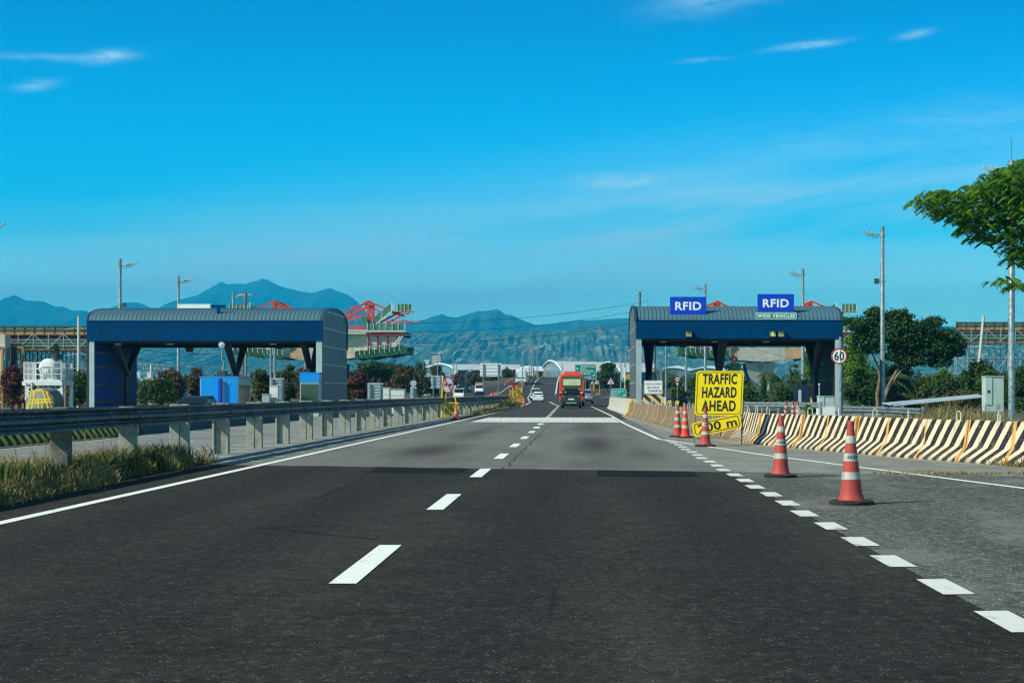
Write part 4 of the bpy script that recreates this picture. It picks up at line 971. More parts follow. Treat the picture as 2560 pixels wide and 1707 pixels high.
b.build('frame', m['white'], e); b = MB(); b.box(x0+.05,x1-.05,-.03,-.001,z0+.30,z1-.06); b.build('panel', m['sign_white'], e)
e = thing('roof_sign', 'blue T shaped sign on a single post at the left canopy roof', 'sign', (px2x(546,115.45), 115.45, 0)); Y = 115.45
b = MB(); b.box(-.48,.45,0,.10,py2z(770,Y),py2z(762,Y)); b.build('board', m['fascia_blue'], e); b = MB(); b.box(-.10,.08,.0,.12,6.10,py2z(770,Y)-.002); b.build('post', m['fascia_blue'], e)
# booths and islands under the left canopy
def booth(name, label, px0, px1, py0, py1, Y, depth, doors=True):
    e = thing(name, label, 'toll booth', (px2x(px0,Y), Y, -.35)); w = px2x(px1,Y)-px2x(px0,Y); zt = py2z(py0,Y)+.35; zb = .15
    b = MB(); b.box(0,w,0,depth,zb,zt); bd = b.build('booth_body', m['sign_back'], e, 0, .02)
    b = MB(); b.box(-.05,w+.05,-.05,depth+.05,zt,zt+.09); b.build('roof_slab', m['booth_blue'], e)
    b = MB(); b.box(-.25,w+.25,-.6,depth+.4,-.1,zb-.002); b.build('island_base', m['concrete_post'], e); return e, w, zt, zb
e, w, zt, zb = booth('toll_booth', 'bright blue toll booth with two doors and grey trim under the left canopy', 500,596,944,1020, 112, 4.2)
for x0, x1 in ((.04, w*.585),(w*.64, w-.04)):
    b = MB(); b.box(x0,x1,-.03,-.002,zb+.1,zt-.06); dr = b.build('door', m['booth_blue'], e, 0, .006)
    b = MB(); b.lathe([(.045,0),(.05,.03),(.02,.06)], 10); b.xf(Matrix.Translation((x1-.14 if x0 < .1 else (x0+x1)/2-.05, -.032, zt-.32)) @ Matrix.Rotation(R(90),4,'X')); b.build('lamp', m['chrome'], dr, 40)
b = MB(); b.box(w*.50,w*.575,-.30,-.032,zb+.1,zt-.06); b.build('open_leaf', m['sign_blue'], e)
b = MB(); b.box(w-.002,w+.012,.35,3.8,zb+.95,zt-.45); b.build('window', m['glass_dark'], e)
b = MB(); b.box(w*.38,w*.62,.5,1.3,zt+.09,zt+.46); b.build('rooftop_unit', m['column_grey'], e, 0, .05)
b = MB(); b.tube([(w*.52,.9,zt+.45),(w*.55,.9,zt+1.0),(w*.50,.9,zt+1.15),(w*.5,.9,zt+2.0)], [.09,.07,.055,.055], 10); b.build('stem', m['galv'], e, 40)
b = MB(); b.lathe([(.20,0),(.20,.05),(.05,.09)], 18); b.xf(Matrix.Translation((w*.5,.82,zt+2.1)) @ Matrix.Rotation(R(90),4,'X')); b.build('dish', m['sign_back'], e, 40)
e, w, zt, zb = booth('toll_booth', 'second toll booth, blue band over a dark window, beside the grey end wall', 750,797,934,1005, 114, 3.0)
b = MB(); b.box(-.02,w+.02,-.04,-.002,zt-.55,zt-.03); b.build('blue_band', m['booth_blue'], e); b = MB(); b.box(.05,w-.03,-.02,-.002,zb+.25,zt-.66); b.build('window', m['glass_dark'], e)
b = MB(); b.box(.2,.55,.4,.8,zt+.09,zt+.3); b.build('rooftop_camera', m['clad_dark'], e)
# right lane equipment
e = thing('toll_terminal', 'dark navy rounded lane terminal with a slim teal screen under the right canopy', 'toll booth', (px2x(2008,113), 113, 0))
b = MB(); b.loft([[(x, y, z) for x, y in [(-.62+.25*k_,.0),(-.5+.2*k_,-.35),(.35,-.38),(.55,-.2),(.55,.9),(-.5+.2*k_,.9)]] for z, k_ in ((.35,.6),(.6,.2),(1.1,0),(1.55,.15),(1.78,.7))]); b.build('housing', m['booth_dark'], e, 40)
b = MB(); b.box(-.36,-.17,-.41,-.37,.75,1.52); b.build('screen', m['sign_back'], e); b = MB(); b.box(.42,.56,-.43,-.385,.6,1.9); b.build('hazard_strip', m['stripe_yellow'], e)
b = MB(); b.box(-.45,.55,-.3,.8,0,.35); b.build('island_base', m['concrete_post'], e); b = MB(); b.bar((-.1,-.2,1.9),(.3,.1,2.12),.10,.26); b.tube([(.15,-.1,1.75),(.15,-.1,2.0)],.03,6); b.build('camera', m['black'], e)
e = thing('boom_barrier', 'blue boom barrier arm across the right toll lane', 'boom barrier', (px2x(1660,113), 113, 0))
b = MB(); b.box(-.14,.14,-.15,.15,0,1.05); b.build('cabinet', m['white'], e, 0, .02); b = MB(); b.tube([(.14,-.16,.92),(2.0,-.16,.93),(3.1,-.16,.90)], .04, 8); b.build('arm', m['blue_dark'], e, 40)
e = thing('notice_board', 'white board reading AVOID TAILGATING NEXT VEHICLE STOP HERE above a striped box', 'sign', (px2x(1633,111), 111, 0)); Y = 111; kx = Y/FPX
z1, z0 = py2z(951,Y), py2z(984.5,Y); zc = (z0+z1)/2; w = 46*kx
b = MB(); b.prism(rrect(w, z1-z0, .04, 3, 0, zc), 0, .03); b.build('board', m['sign_white'], e)
b = MB(); ring(b, rrect(w-.06, z1-z0-.06, .03, 3, 0, zc), rrect(w-.085, z1-z0-.085, .03, 3, 0, zc), -.004, -.001); b.build('border_line', m['sign_red'], e)
b = MB(); put_text(b, 'AVOID TAILGATING', 0, -.005, z1-.22, w*.83, .125, .02); put_text(b, 'STOP', -w*.13, -.005, z0+.19, w*.28, .14, .05); b.build('red_lettering', m['sign_red'], e)
b = MB(); put_text(b, 'NEXT VEHICLE', 0, -.005, zc-.02, w*.64, .125, .02); put_text(b, 'HERE', w*.145, -.005, z0+.19, w*.26, .125, .015); arrow(b, w*.37, -.005, z0+.18, .2, R(-145)); b.build('black_lettering', m['sign_black'], e)
b = MB(); b.box(-.60,.66,.05,.7,.0,z0-.01)
t = NT('island_chevrons'); x, y, z = t.xyz(); f = t.math('FRACT', t.math('ADD', t.math('DIVIDE', t.math('ADD', x, t.math('MULTIPLY', z, 1.1)), .62), 8.1)); mm = t.done(t.mix(t.math('LESS_THAN', f, .5), (.72,.50,.20), (.02,.02,.02)), .6)
b.build('striped_box', mm, e, 0, .02); b = MB(); b.prism(ngon(.17, 20, .03, .62), .0, .048); b.build('lamp_hole', m['black'], e)
e = thing('stop_disc', 'round red disc with a white upright bar on a yellow and black pole', 'sign', (px2x(1836,119), 119, 0)); Y = 119
b = MB(); b.prism(ngon(.215, 24, 0, py2z(898,Y)), 0, .02); b.build('disc', m['sign_bright_red'], e); b = MB(); b.box(-.05,.05,-.006,-.001,py2z(898,Y)-.10,py2z(898,Y)+.10); b.build('white_bar', m['sign_white'], e)
b = MB(); b.tube([(0,.05,0),(0,.05,py2z(880,Y))], .03, 8)
t = NT('pole_stripes'); x, y, z = t.xyz(); mm = t.done(t.mix(t.math('LESS_THAN', t.math('FRACT', t.math('MULTIPLY', z, 3.2)), .5), (.6,.5,.05), (.03,.03,.03)), .6); b.build('pole', mm, e, 40)
# nose of the left toll islands: yellow and black barrier, then a blackened wall
e = thing('island_barrier', 'yellow and black chevron barrier along the left toll island, ending in a solid yellow block', 'traffic barrier', (-17.9, 48, -.35), None, R(90.2))
bmb = barrier_mesh(44, .86); bmb.build('barrier_body', m['stripe_yellow'], e, 30)
b = MB(); b.box(22.03,23.3,-.02,.6,0,.86); b.build('end_block', M('block_orange', (.85,.50,.06), .7, var=.1, dirt=(.5,.25,.05), dscale=3), e, 0, .02)
e = thing('concrete_wall', 'blackened concrete wall running from the yellow block to the left canopy', 'wall', (0,0,0))
b = MB(); b.sweep([(.0,0),(-.02,.10),(-.18,.30),(-.24,.80),(-.44,.80),(-.5,.3),(-.64,0)], [(-17.75,71.6,-.35),(-17.4,90,-.35),(-17.25,112,-.35)]); b.build('wall_body', m['concrete_dark'], e, 30)

# ------------------------------------------------------------------ floodlight masts and street lamps
def flood_mast(px, ptop, Y, side, label, box_py=None, extra=False):
    x = px2x(px, Y); zt = py2z(ptop, Y); g = G(x, Y); e = thing('floodlight_mast', label, 'light mast', (x, Y, g), 'galvanised floodlight masts'); h = zt-g
    b = MB(); b.tube([(0,0,-.1),(0,0,h*.35),(0,0,h*.352),(0,0,h*.7),(0,0,h*.702),(0,0,h)], [.17,.165,.158,.152,.145,.14], 16); b.lathe([(.152,h-.05),(.152,h+.01)], 16); b.build('mast', m['galv'], e, 40)
    b = MB(); za = h-.62; b.bar((0,-.05,za),(side*1.25,-.05,za+.12),.07); b.bar((side*.3,-.05,za-.12),(side*1.1,-.05,za-.02),.04); b.lathe([(.19,za-.1),(.19,za+.08)], 14)
    b.tube([(side*.3,-.05,za-.1),(side*.55,-.05,za-.22),(side*.8,-.05,za-.06)], .015, 5); arm = b.build('bracket_arm', m['galv'], e, 40)
    for q, zz_ in ((.62,.16),(.92,.24),(1.28,.20)):
        b = MB(); b.box(-.20,.20,-.14,.14,-.055,.055); b.xf(Matrix.Translation((side*q,-.12,za+zz_)) @ Matrix.Rotation(R(side*-38),4,'Y') @ Matrix.Rotation(R(18),4,'X')); b.build('floodlight', m['sign_back'], e, 0, .015)
    if box_py:
        zb = py2z(box_py, Y)-g; b = MB(); b.box(side*.26-.02,side*.56,-.14,.14,zb-.20,zb+.18) if side > 0 else b.box(side*.56,side*.26+.02,-.14,.14,zb-.18,zb+.18); b.build('junction_box', m['column_grey'], e, 0, .015)
        b = MB(); b.bar((-side*.32,0,zb),(side*.3,0,zb),.05); b.lathe([(.18,zb-.05),(.18,zb+.05)],14); b.build('box_clamp', m['galv'], e)
    if extra: b = MB(); b.tube([(0,0,h),(-.02,0,h+1.1)], .010, 5); b.build('lightning_rod', m['black'], e)
    return e
flood_mast(300,648,153,1,'floodlight mast with a grey box, rising behind the left end of the left canopy',762)
flood_mast(446,690,185,1,'floodlight mast behind the white lattice frame of the left canopy')
flood_mast(583,730,203,1,'floodlight mast rising just right of the blue T shaped sign')
flood_mast(-36,548,124,1,'floodlight mast at the left edge, only its lamp tip in view')
flood_mast(2206,567,124,-1,'floodlight mast in front of the big tree behind the 60 sign',703)
flood_mast(2529,402,86,-1,'nearest and tallest looking floodlight mast, lightning rod on top, half hidden by leaves',None,True)
flood_mast(2007,672,170,-1,'floodlight mast rising to the right of the wide vehicles sign')
flood_mast(1763,710,203,-1,'floodlight mast rising directly behind the left RFID sign')
def plain_pole(px, ptop, Y, r, mat, label, cat='pole', name='steel_pole', group=None):
    x = px2x(px, Y); g = G(x, Y); b = MB(); h = py2z(ptop, Y)-g; b.tube([(0,0,-.1),(0,0,h*.5),(0,0,h)], [r,r*.92,r*.85], 12); o = b.build(name, mat, None, 40); o.location = (x, Y, g); return tag(o, label, cat, group)
plain_pole(1665,800,190,.12,m['galv'],'galvanised pole under the right canopy between its blue column and centre column')
plain_pole(1715.5,800,175,.13,m['galv'],'galvanised pole behind the hazard sign left of the centre column')
plain_pole(1638,830,125,.05,m['white'],'slim white pole just right of the blue column')
plain_pole(1652,930,116,.10,m['white'],'short thick white post behind the tailgating board')
plain_pole(677,820,165,.12,m['galv'],'galvanised pole left of a thicker twin, under the left canopy')
plain_pole(687,820,155,.14,m['galv'],'thicker galvanised pole right of its twin under the left canopy')
plain_pole(764,820,150,.11,m['galv'],'galvanised pole behind the second blue booth')
plain_pole(615,820,170,.07,m['galv'],'thin galvanised pole behind the left canopy centre column')
plain_pole(607,820,180,.10,m['wood'],'dark wooden pole beside the thin galvanised pole under the left canopy')
plain_pole(2030,935,130,.09,m['galv'],'short pole beside the navy lane terminal')
plain_pole(2182,985,150,.15,m['wood'],'grey wooden stump pole under the big tree')
plain_pole(1563,918,215,.10,m['white'],'white post just left of the grey canopy wall')
def lamp(px, ptop, Y, arms, label, group, r=.09):
    x = px2x(px, Y); g = G(x, Y); h = py2z(ptop, Y)-g; e = thing('street_lamp', label, 'street lamp', (x, Y, g), group)
    b = MB(); b.tube([(0,0,-.2),(0,0,h*.5),(0,0,h-1.2)], [r*1.25,r,r*.8], 8); b.build('post', m['galv'], e, 40)
    for s_, ln in arms:
        b = MB(); b.tube([(0,0,h-1.25),(s_*.12*ln,0,h-.75),(s_*.38*ln,0,h-.30),(s_*.7*ln,0,h-.08),(s_*ln,0,h)], [r*.75,r*.7,r*.6,r*.55,r*.5], 7); b.build('arm', m['galv'], e, 40)
        b = MB(); b.box(-.42,.42,-.16,.16,-.07,.09); b.xf(Matrix.Translation((s_*(ln+.3),0,h+.02)) @ Matrix.Rotation(R(-6*s_),4,'Y')); b.build('lamp_head', m['sign_back'], e, 0, .03)
for px, pt, sd, ln, lab in ((932,866,1,2.2,'left ramp street lamp nearest the bridge end'),(969,875,1,2.2,'street lamp in front of the dark spreading tree'),(1058,882,-1,1.2,'street lamp with its arm to the left, by the far red sign'),(1094,876,1,1.6,'street lamp above the blank sign back beside the no overtaking sign'),
        (1133,874,1,1.6,'street lamp just right of the no overtaking sign'),(1209,872,-1,1.6,'tall street lamp in front of the large pale sign back')):
    lamp(px, pt, 8.7*FPX/(983-pt), [(sd, ln)], lab, 'single arm street lamps, left')
lamp(1141,897,400,[(1,.4)],'small short street lamp behind the taller one by the no overtaking sign','single arm street lamps, left'); lamp(1163,929,260,[(1,.2)],'very short lamp post with a white head left of the pale sign back','single arm street lamps, left',.05)
for i, (px, Y, pt) in enumerate(((1306,363,870),(1324,420,868),(1328.5,446,866),(1333,474,863),(1341,520,860),(1345.5,556,862),(1360,610,874),(1366.5,690,880),(1406.5,760,896))):
    lamp(px, pt, Y, [(-1,2.4),(1,2.4)], 'double arm street lamp on the central reserve, %s one in the row going away' % ORD[i], 'double arm street lamps on the central reserve', .10)
for px, pt, Y, sd, ln, lab in ((1552,870,300,-1,2.0,'street lamp with left arm beside the low green direction sign'),(1564,863,330,-1,2.4,'taller street lamp behind the low green sign, close to the canopy wall'),(1561,893,420,-1,.3,'small lamp between the two taller ones left of the canopy wall'),(1602,868,310,-1,2.0,'street lamp seen between the grey canopy wall and its blue column'),(1645.5,872,330,-1,2.0,'street lamp seen right behind the slim white pole'),(1966,892,330,-1,1.5,'faint lamp far behind the right canopy pier')):
    lamp(px, pt, Y, [(sd, ln)], lab, 'single arm street lamps, right')

# ------------------------------------------------------------------ power poles and lines
def power_pole(px, ptop, Y, r, mat, label, arms=(), lean=0, base=None):
    x = px2x(px, Y); g = G(x, Y); h = py2z(ptop, Y)-g; e = thing('power_pole', label, 'power pole', (x, Y, g)); b = MB(); b.tube([(-lean,0,-.2),(-lean*.5,0,h*.5),(0,0,h)], [r*1.2,r,r*.8], 10); b.build('pole', mat, e, 40)
    for dz, wd in arms:
        b = MB(); b.bar((-wd,0,h-dz),(wd,0,h-dz),.10); b.build('crossarm', m['wood'], e)
        b = MB()
        for q in (-.95,-.5,.5,.95): b.lathe([(.05,0),(.08,.08),(.04,.14),(.08,.2),(.03,.28)], 8, (q*wd,0,h-dz+.05))
        b.build('insulators', m['insulator'], e)
    return e, h
def strings(e, h, zs, ln, sides=(-1,1)):
    b = MB()
    for z in zs:
        for s_ in sides:
            for k in range(7):
                q = .25+ln*k/6; b.lathe([(.03,-.03),(.10,-.02),(.10,.02),(.03,.03)], 7, (s_*q,.0,h-z-.10*(q/ln)*1.4))
    b.build('insulator_strings', m['insulator'], e)
e, h = power_pole(197,791,175,.17,m['pole_concrete'],'pale concrete power pole with insulator strings at the far left',()); strings(e, h, (1.1,3.7,5.1), 1.1)
e, h = power_pole(2459,790,190,.18,m['pole_concrete'],'leaning pale power pole in front of the right scaffold',(),.9); strings(e, h, (3.2,6.0,8.6), 1.6)
e, h = power_pole(1599.5,729,330,.24,m['wood'],'weathered power pole rising behind the left end of the right canopy',((.7,.9),)); strings(e, h, (3.2,), 2.0)
b = MB(); b.tube([(.2,0,h-2.0),(1.4,0,h-1.6),(1.6,0,h-3.0),(1.6,0,h-4.0)], .05, 6); b.build('jumper_cable', m['wire'], e)
e, h = power_pole(614,731,240,.20,m['wood'],'dark power pole rising above the left canopy beside the floodlight mast',((.5,.8),)); b = MB(); b.tube([(.2,0,h-2.3),(1.8,0,h-1.9),(2.8,0,h-3.8)], .04, 6); b.build('jumper_cable', m['wire'], e)
power_pole(378,911,230,.20,m['white_old'],'white power pole with crossarms seen under the left canopy',((.25,1.5),(.7,1.0))); power_pole(415,922,330,.14,m['galv'],'small far pole right of the white power pole under the left canopy',((.3,.5),))
power_pole(165,905,150,.16,m['wood'],'dark wooden pole among the bushes left of the blue wall')
def wires(label, pts, r, group):
    e = tag(MB().tube(pts, r, 5).build('power_line', m['wire'], None, 60), label, 'power line', group)
def sag(a, b, d, n=14): return [a.lerp(b, i/n) - Vector((0,0,d*4*(i/n)*(1-i/n))) for i in range(n+1)]
for k, (p0, p1, p2) in enumerate((((1597,757),(1340,791),(860,806)),((1577,780),(1340,813),(860,826)),((1577,808),(1340,841),(860,854)))):
    a, b_ = at(*p0, 330), at(*p2, 310); mid = at(*p1, 322); n = 16; t0 = (mid.x-a.x)/(b_.x-a.x); d = (a.lerp(b_, t0).z - mid.z)/(4*t0*(1-t0))
    wires(['topmost','middle','lowest'][k] + ' dark power line sagging across in front of the mountains', sag(a, b_, d, n), .035, 'power lines before the mountains')
for k, (a, b_) in enumerate((((345,872),(560,880)),((340,897),(560,908)))): wires(['upper','lower'][k] + ' thin power line seen under the left canopy', sag(at(*a,215), at(*b_,260), .5), .025, 'power lines under the left canopy')
wires('slanting stay wire under the left canopy right of its mast', sag(at(450,921,200), at(515,862,190), 0), .025, None)
for k, (a, b_) in enumerate((((1930,858),(2060,880)),((1860,862),(2040,905)),((1890,900),(2010,925)))): wires(['upper','middle','lower'][k] + ' wire crossing in front of the right bridge pier', sag(at(*a,230), at(*b_,210), .3), .022, 'wires before the right bridge pier')
# ------------------------------------------------------------------ bridge cantilevers being built over the road
BY = 250.0; BK = BY/FPX
def cantilever(cx, hl, label, pier_lab, py_top=827, zp=5.8, ztip=6.75):
    e = thing('bridge_cantilever', label, 'bridge', (cx, BY, 0)); zt = py2z(py_top, BY); dp = 9.0
    def web(x): t = min(1, abs(x)/hl); return zp + (ztip-zp)*t**1.2
    b = MB(); segs_ = [-hl,-hl*.62,-hl*.34,hl*.34,hl*.62,hl]; parts = []
    for i, (a, c) in enumerate(zip(segs_, segs_[1:])):
        b = MB(); n = 4
        for y0, y1 in ((.95, dp-.95),):
            rings = [[(x,y0,web(x)),(x,y1,web(x)),(x,y1,zt-.45),(x,y0,zt-.45)] for x in [a+.02+(c-a-.02)*q/n for q in range(n+1)]]; b.loft(rings)
        b.build('box_girder', [m['concrete_tan'],m['concrete_rust'],m['concrete_grey'],m['concrete_rust'],m['concrete_tan']][i] if cx > 0 else [m['concrete_tan'],m['concrete_rust'],m['concrete_grey'],m['concrete_tan'],m['concrete_tan']][i], e)
    b = MB(); b.box(-hl-.3,hl+.3,-.2,dp+.2,zt-.45,zt-.10); b.build('deck_slab', m['concrete_tan'], e); b = MB(); b.box(-hl-.3,hl+.3,-.25,-.05,zt-.10,zt+.15); b.build('edge_beam', m['sign_back'], e)
    b = MB(); pw = 2.1
    b.loft([[(-pw*.62,2.4,-.3),(pw*.62,2.4,-.3),(pw*.62,6.6,-.3),(-pw*.62,6.6,-.3)],[(-pw*.62,2.4,2.6),(pw*.62,2.4,2.6),(pw*.62,6.6,2.6),(-pw*.62,6.6,2.6)],[(-pw,1.7,zp-.7),(pw,1.7,zp-.7),(pw,7.3,zp-.7),(-pw,7.3,zp-.7)],[(-pw,1.7,zp-.12),(pw,1.7,zp-.12),(pw,7.3,zp-.12),(-pw,7.3,zp-.12)]])
    b.build('pier', m['concrete_grey'], e); b = MB()
    for x in (-1.4,1.4): b.box(x-.4,x+.4,2.6,6.4,zp-.12,zp)
    b.build('bearing', m['rust'], e)
    b = MB(); b.box(-pw-1.9,-pw-.8,2,6,0,zp-.4) if cx > 0 else b.box(pw+.6,pw+1.3,3,6,0,zp-.3); b.build('temporary_tower', m['net_green'] if cx > 0 else m['concrete_dark'], e)
    return e, zt
def traveller(x, sx, label, zt, web_z, tall=True, green=True):
    """form traveller: a red truss standing on the deck end, formwork panels and a netted platform hung below it"""
    e = thing('form_traveller', label, 'crane', (x, BY, 0)); P = lambda dx, z, y: (sx*dx, y, z); zb = zt+.35
    tr = MB(); apex = zb+3.9; 
    for y in (1.2, 7.6):
        tr.bar(P(0,zb,y), P(0,apex,y), .32); tr.bar(P(-.8,zb+.2,y), P(-.35,apex-.15,y), .16); tr.bar(P(.7,zb+2.6,y),P(0,zb+.1,y),.14)
        tr.bar(P(-5.6,zb+.9,y), P(0,apex,y), .28); tr.bar(P(0,apex,y), P(4.4,zb+2.1,y), .22); tr.bar(P(0,zb,y), P(4.2,zb+2.2,y), .24); tr.bar(P(-5.8,zb+1.7,y), P(0,zb+1.75,y), .12)
        tr.bar(P(-6.0,zb+1.2,y), P(0,zb-.05,y), .24); tr.bar(P(-2.6,zb+1.0,y), P(-2.2,apex-.6,y), .2); tr.bar(P(-.2,zb+1.6,y), P(.5,zb+1.6,y), .3); tr.bar(P(0,zb+3.2,y),P(2.6,zb+1.9,y),.10)
        tr.bar(P(-7.5,zb-.1,y), P(1.2,zb-.1,y), .18); tr.bar(P(3.4,zb+2.2,y),P(5.2,zb+2.45,y),.22)
    for dx, z in ((0,apex),(0,zb),(4.4,zb+2.1),(-.3,apex-.4),(-4.5,zb+1.2)): tr.bar(P(dx,z,1.2), P(dx,z,7.6), .24)
    tr.bar(P(0,apex-.2,1.2),P(0,zb+1.8,7.6),.12); tr.bar(P(0,apex-.2,7.6),P(0,zb+1.8,1.2),.12)
    tr.bar(P(2.4,zb+1.05,.9), P(7.4,zb+1.05,.9), .12); tr.bar(P(3.2,zb+.75,.9), P(6.2,zb+.85,.9), .10)
    tr.build('truss', m['orange_red'], e)
    b = MB()
    for dx in (4.6, 2.7): 
        for y in (1.2, 7.6): b.bar(P(dx,zb+2.1,y), P(dx,zt-3.9,y), .06)
    b.build('hanger_rods', m['sign_back'], e)
    b = MB()          # stair and top platform with mesh sides
    q = [P(.7,zb+.25,.85),P(3.4,zb+2.5,.85),P(3.4,zb+3.7,.85),P(.7,zb+1.4,.85)]; q2 = [(a, .95, c) for a, _, c in q]; b.add(q+q2, [(0,1,2,3),(7,6,5,4),(0,4,5,1),(1,5,6,2),(2,6,7,3),(3,7,4,0)]); st = b.build('stair_guard', m['net_green'], e)
    b = MB(); b.bar(q[0], q[1], .12); b.bar(q[1], q[2], .12); b.bar((sx*2,.84,zb+1.35),(sx*2,.84,zb+2.5),.08); b.build('stair_rail', m['white'], st)
    b = MB(); b.box(min(sx*3.6,sx*6.4),max(sx*3.6,sx*6.4),.6,2.2,zb+2.35,zb+2.47); b.build('top_platform', m['rust_orange'], e); b = MB(); b.box(min(sx*4.2,sx*6.3),max(sx*4.2,sx*6.3),.62,.68,zb+2.5,zb+3.5); tn = b.build('platform_net', m['net_green'], e)
    b = MB()
    for k in range(6): x_ = sx*(3.7+.52*k); b.bar((x_,.58,zb+2.4),(x_,.58,zb+3.3+.05*k),.08)
    b.build('railing', m['white_old'], tn)
    b = MB(); b.box(min(-.9*sx,0),max(-.9*sx,0),.3,.8,zb+.6,zb+1.7); b.build('cabin_net', m['net_green'], e)
    b = MB(); b.box(min(sx*-.3,sx*5.6),max(sx*-.3,sx*5.6),-.6,9.4,zt-.22,zt-.02); b.build('deck_platform', m['sign_back'], e)
    b = MB(); b.box(min(sx*.1,sx*5.0),max(sx*.1,sx*5.0),-.52,-.46,zt,zt+1.0); nn = b.build('deck_net', m['net_green'], e)
    b = MB()
    for k in range(7): b.bar((sx*(.1+.88*k),-.56,zt-.2),(sx*(.1+.88*k),-.56,zt+1.1),.09)
    b.bar((sx*.1,-.57,zt+.02),(sx*5.4,-.57,zt+.02),.07); b.build('railing', m['white_old'], nn)
    b = MB(); b.bar(P(-.1,zt-.55,8.8),P(5.3,zt-.55,8.8),.36); b.build('rear_beam', m['dark_red'], e); b = MB(); b.bar(P(-.1,zt-.55,-.3),P(5.3,zt-.55,-.3),.36)
    for k in range(4): b.bar(P(.2+1.35*k,zt-.5,-.25),P(.2+1.35*k,web_z+.1,-.25),.20)
    for k in range(6): b.bar(P(0,web_z+.5+.36*k,-.28),P(.3 if k % 2 else 4.3,web_z+.5+.36*k,-.28),.10)
    b.build('formwork_frame', m['dark_red'], e)
    b = MB(); b.box(min(sx*.0,sx*4.3),max(sx*.0,sx*4.3),-.1,8.6,web_z+.1,zt-.45); b.build('formwork_panel', m['white_old'], e)
    b = MB(); x0, x1 = -1.6, 5.7          # sagging green safety net round the lower platform
    rings = []
    for k in range(9):
        dx = x0+(x1-x0)*k/8; rise = .11*(dx-x0); s_ = .16*math.sin(k*2.1)
        rings.append([(sx*dx,-1.0,web_z-.9+rise+s_*.4),(sx*dx,9.4,web_z-.9+rise+s_),(sx*dx,9.8,web_z+.30+rise),(sx*dx,9.6,web_z+.30+rise),(sx*dx,9.2,web_z-.5+rise),(sx*dx,-.9,web_z-.55+rise),(sx*dx,-1.25,web_z+.22+rise+s_*.5),(sx*dx,-1.35,web_z+.22+rise+s_*.5)])
    b.loft(rings); b.build('lower_net', m['net_green'], e)
    b = MB()
    for k in range(10): b.bar((sx*(x0+.7*k),-1.4,web_z-.4+.08*k),(sx*(x0+.7*k),-1.4,web_z+.8+.08*k),.06)
    b.bar((sx*x0,-1.41,web_z+.65),(sx*(x1-.5),-1.41,web_z+1.35),.05); b.build('platform_railing', m['white_old'], e)
    b = MB(); a, c = P(3.6,web_z+.55,-.7), P(4.9,zt-.8,-.7)
    for q in (-.22,.22): b.bar((a[0]+q,a[1],a[2]),(c[0]+q,c[1],c[2]),.09)
    for k in range(7): t_ = (k+.5)/7; b.bar((a[0]+(c[0]-a[0])*t_-.3,a[1],a[2]+(c[2]-a[2])*t_),(a[0]+(c[0]-a[0])*t_+.3,a[1],a[2]+(c[2]-a[2])*t_+.04),.08)
    b.build('ladder', m['white'], e)
    return e
LCX = px2x(800, BY); RCX = px2x(1905, BY)
hlL = px2x(925,BY)-LCX; _, zt = cantilever(LCX, hlL, 'half built concrete bridge cantilever crossing behind the left canopy', '')
traveller(px2x(918,BY), 1, 'red form traveller with green nets on the bridge end right of the left canopy', zt, 7.0)
traveller(px2x(682,BY), -1, 'red form traveller showing its red peak above the left canopy roof', zt, 7.0)
hlR = px2x(2080,BY)-RCX; _, zt = cantilever(RCX, hlR, 'half built concrete bridge cantilever with a flared pier behind the right canopy', '')
traveller(px2x(1795,BY), -1, 'red form traveller with its peak beside the left RFID sign, green net below', zt, 6.9)
traveller(px2x(2032,BY), 1, 'red form traveller at the right end of the right canopy roof', zt, 6.9)
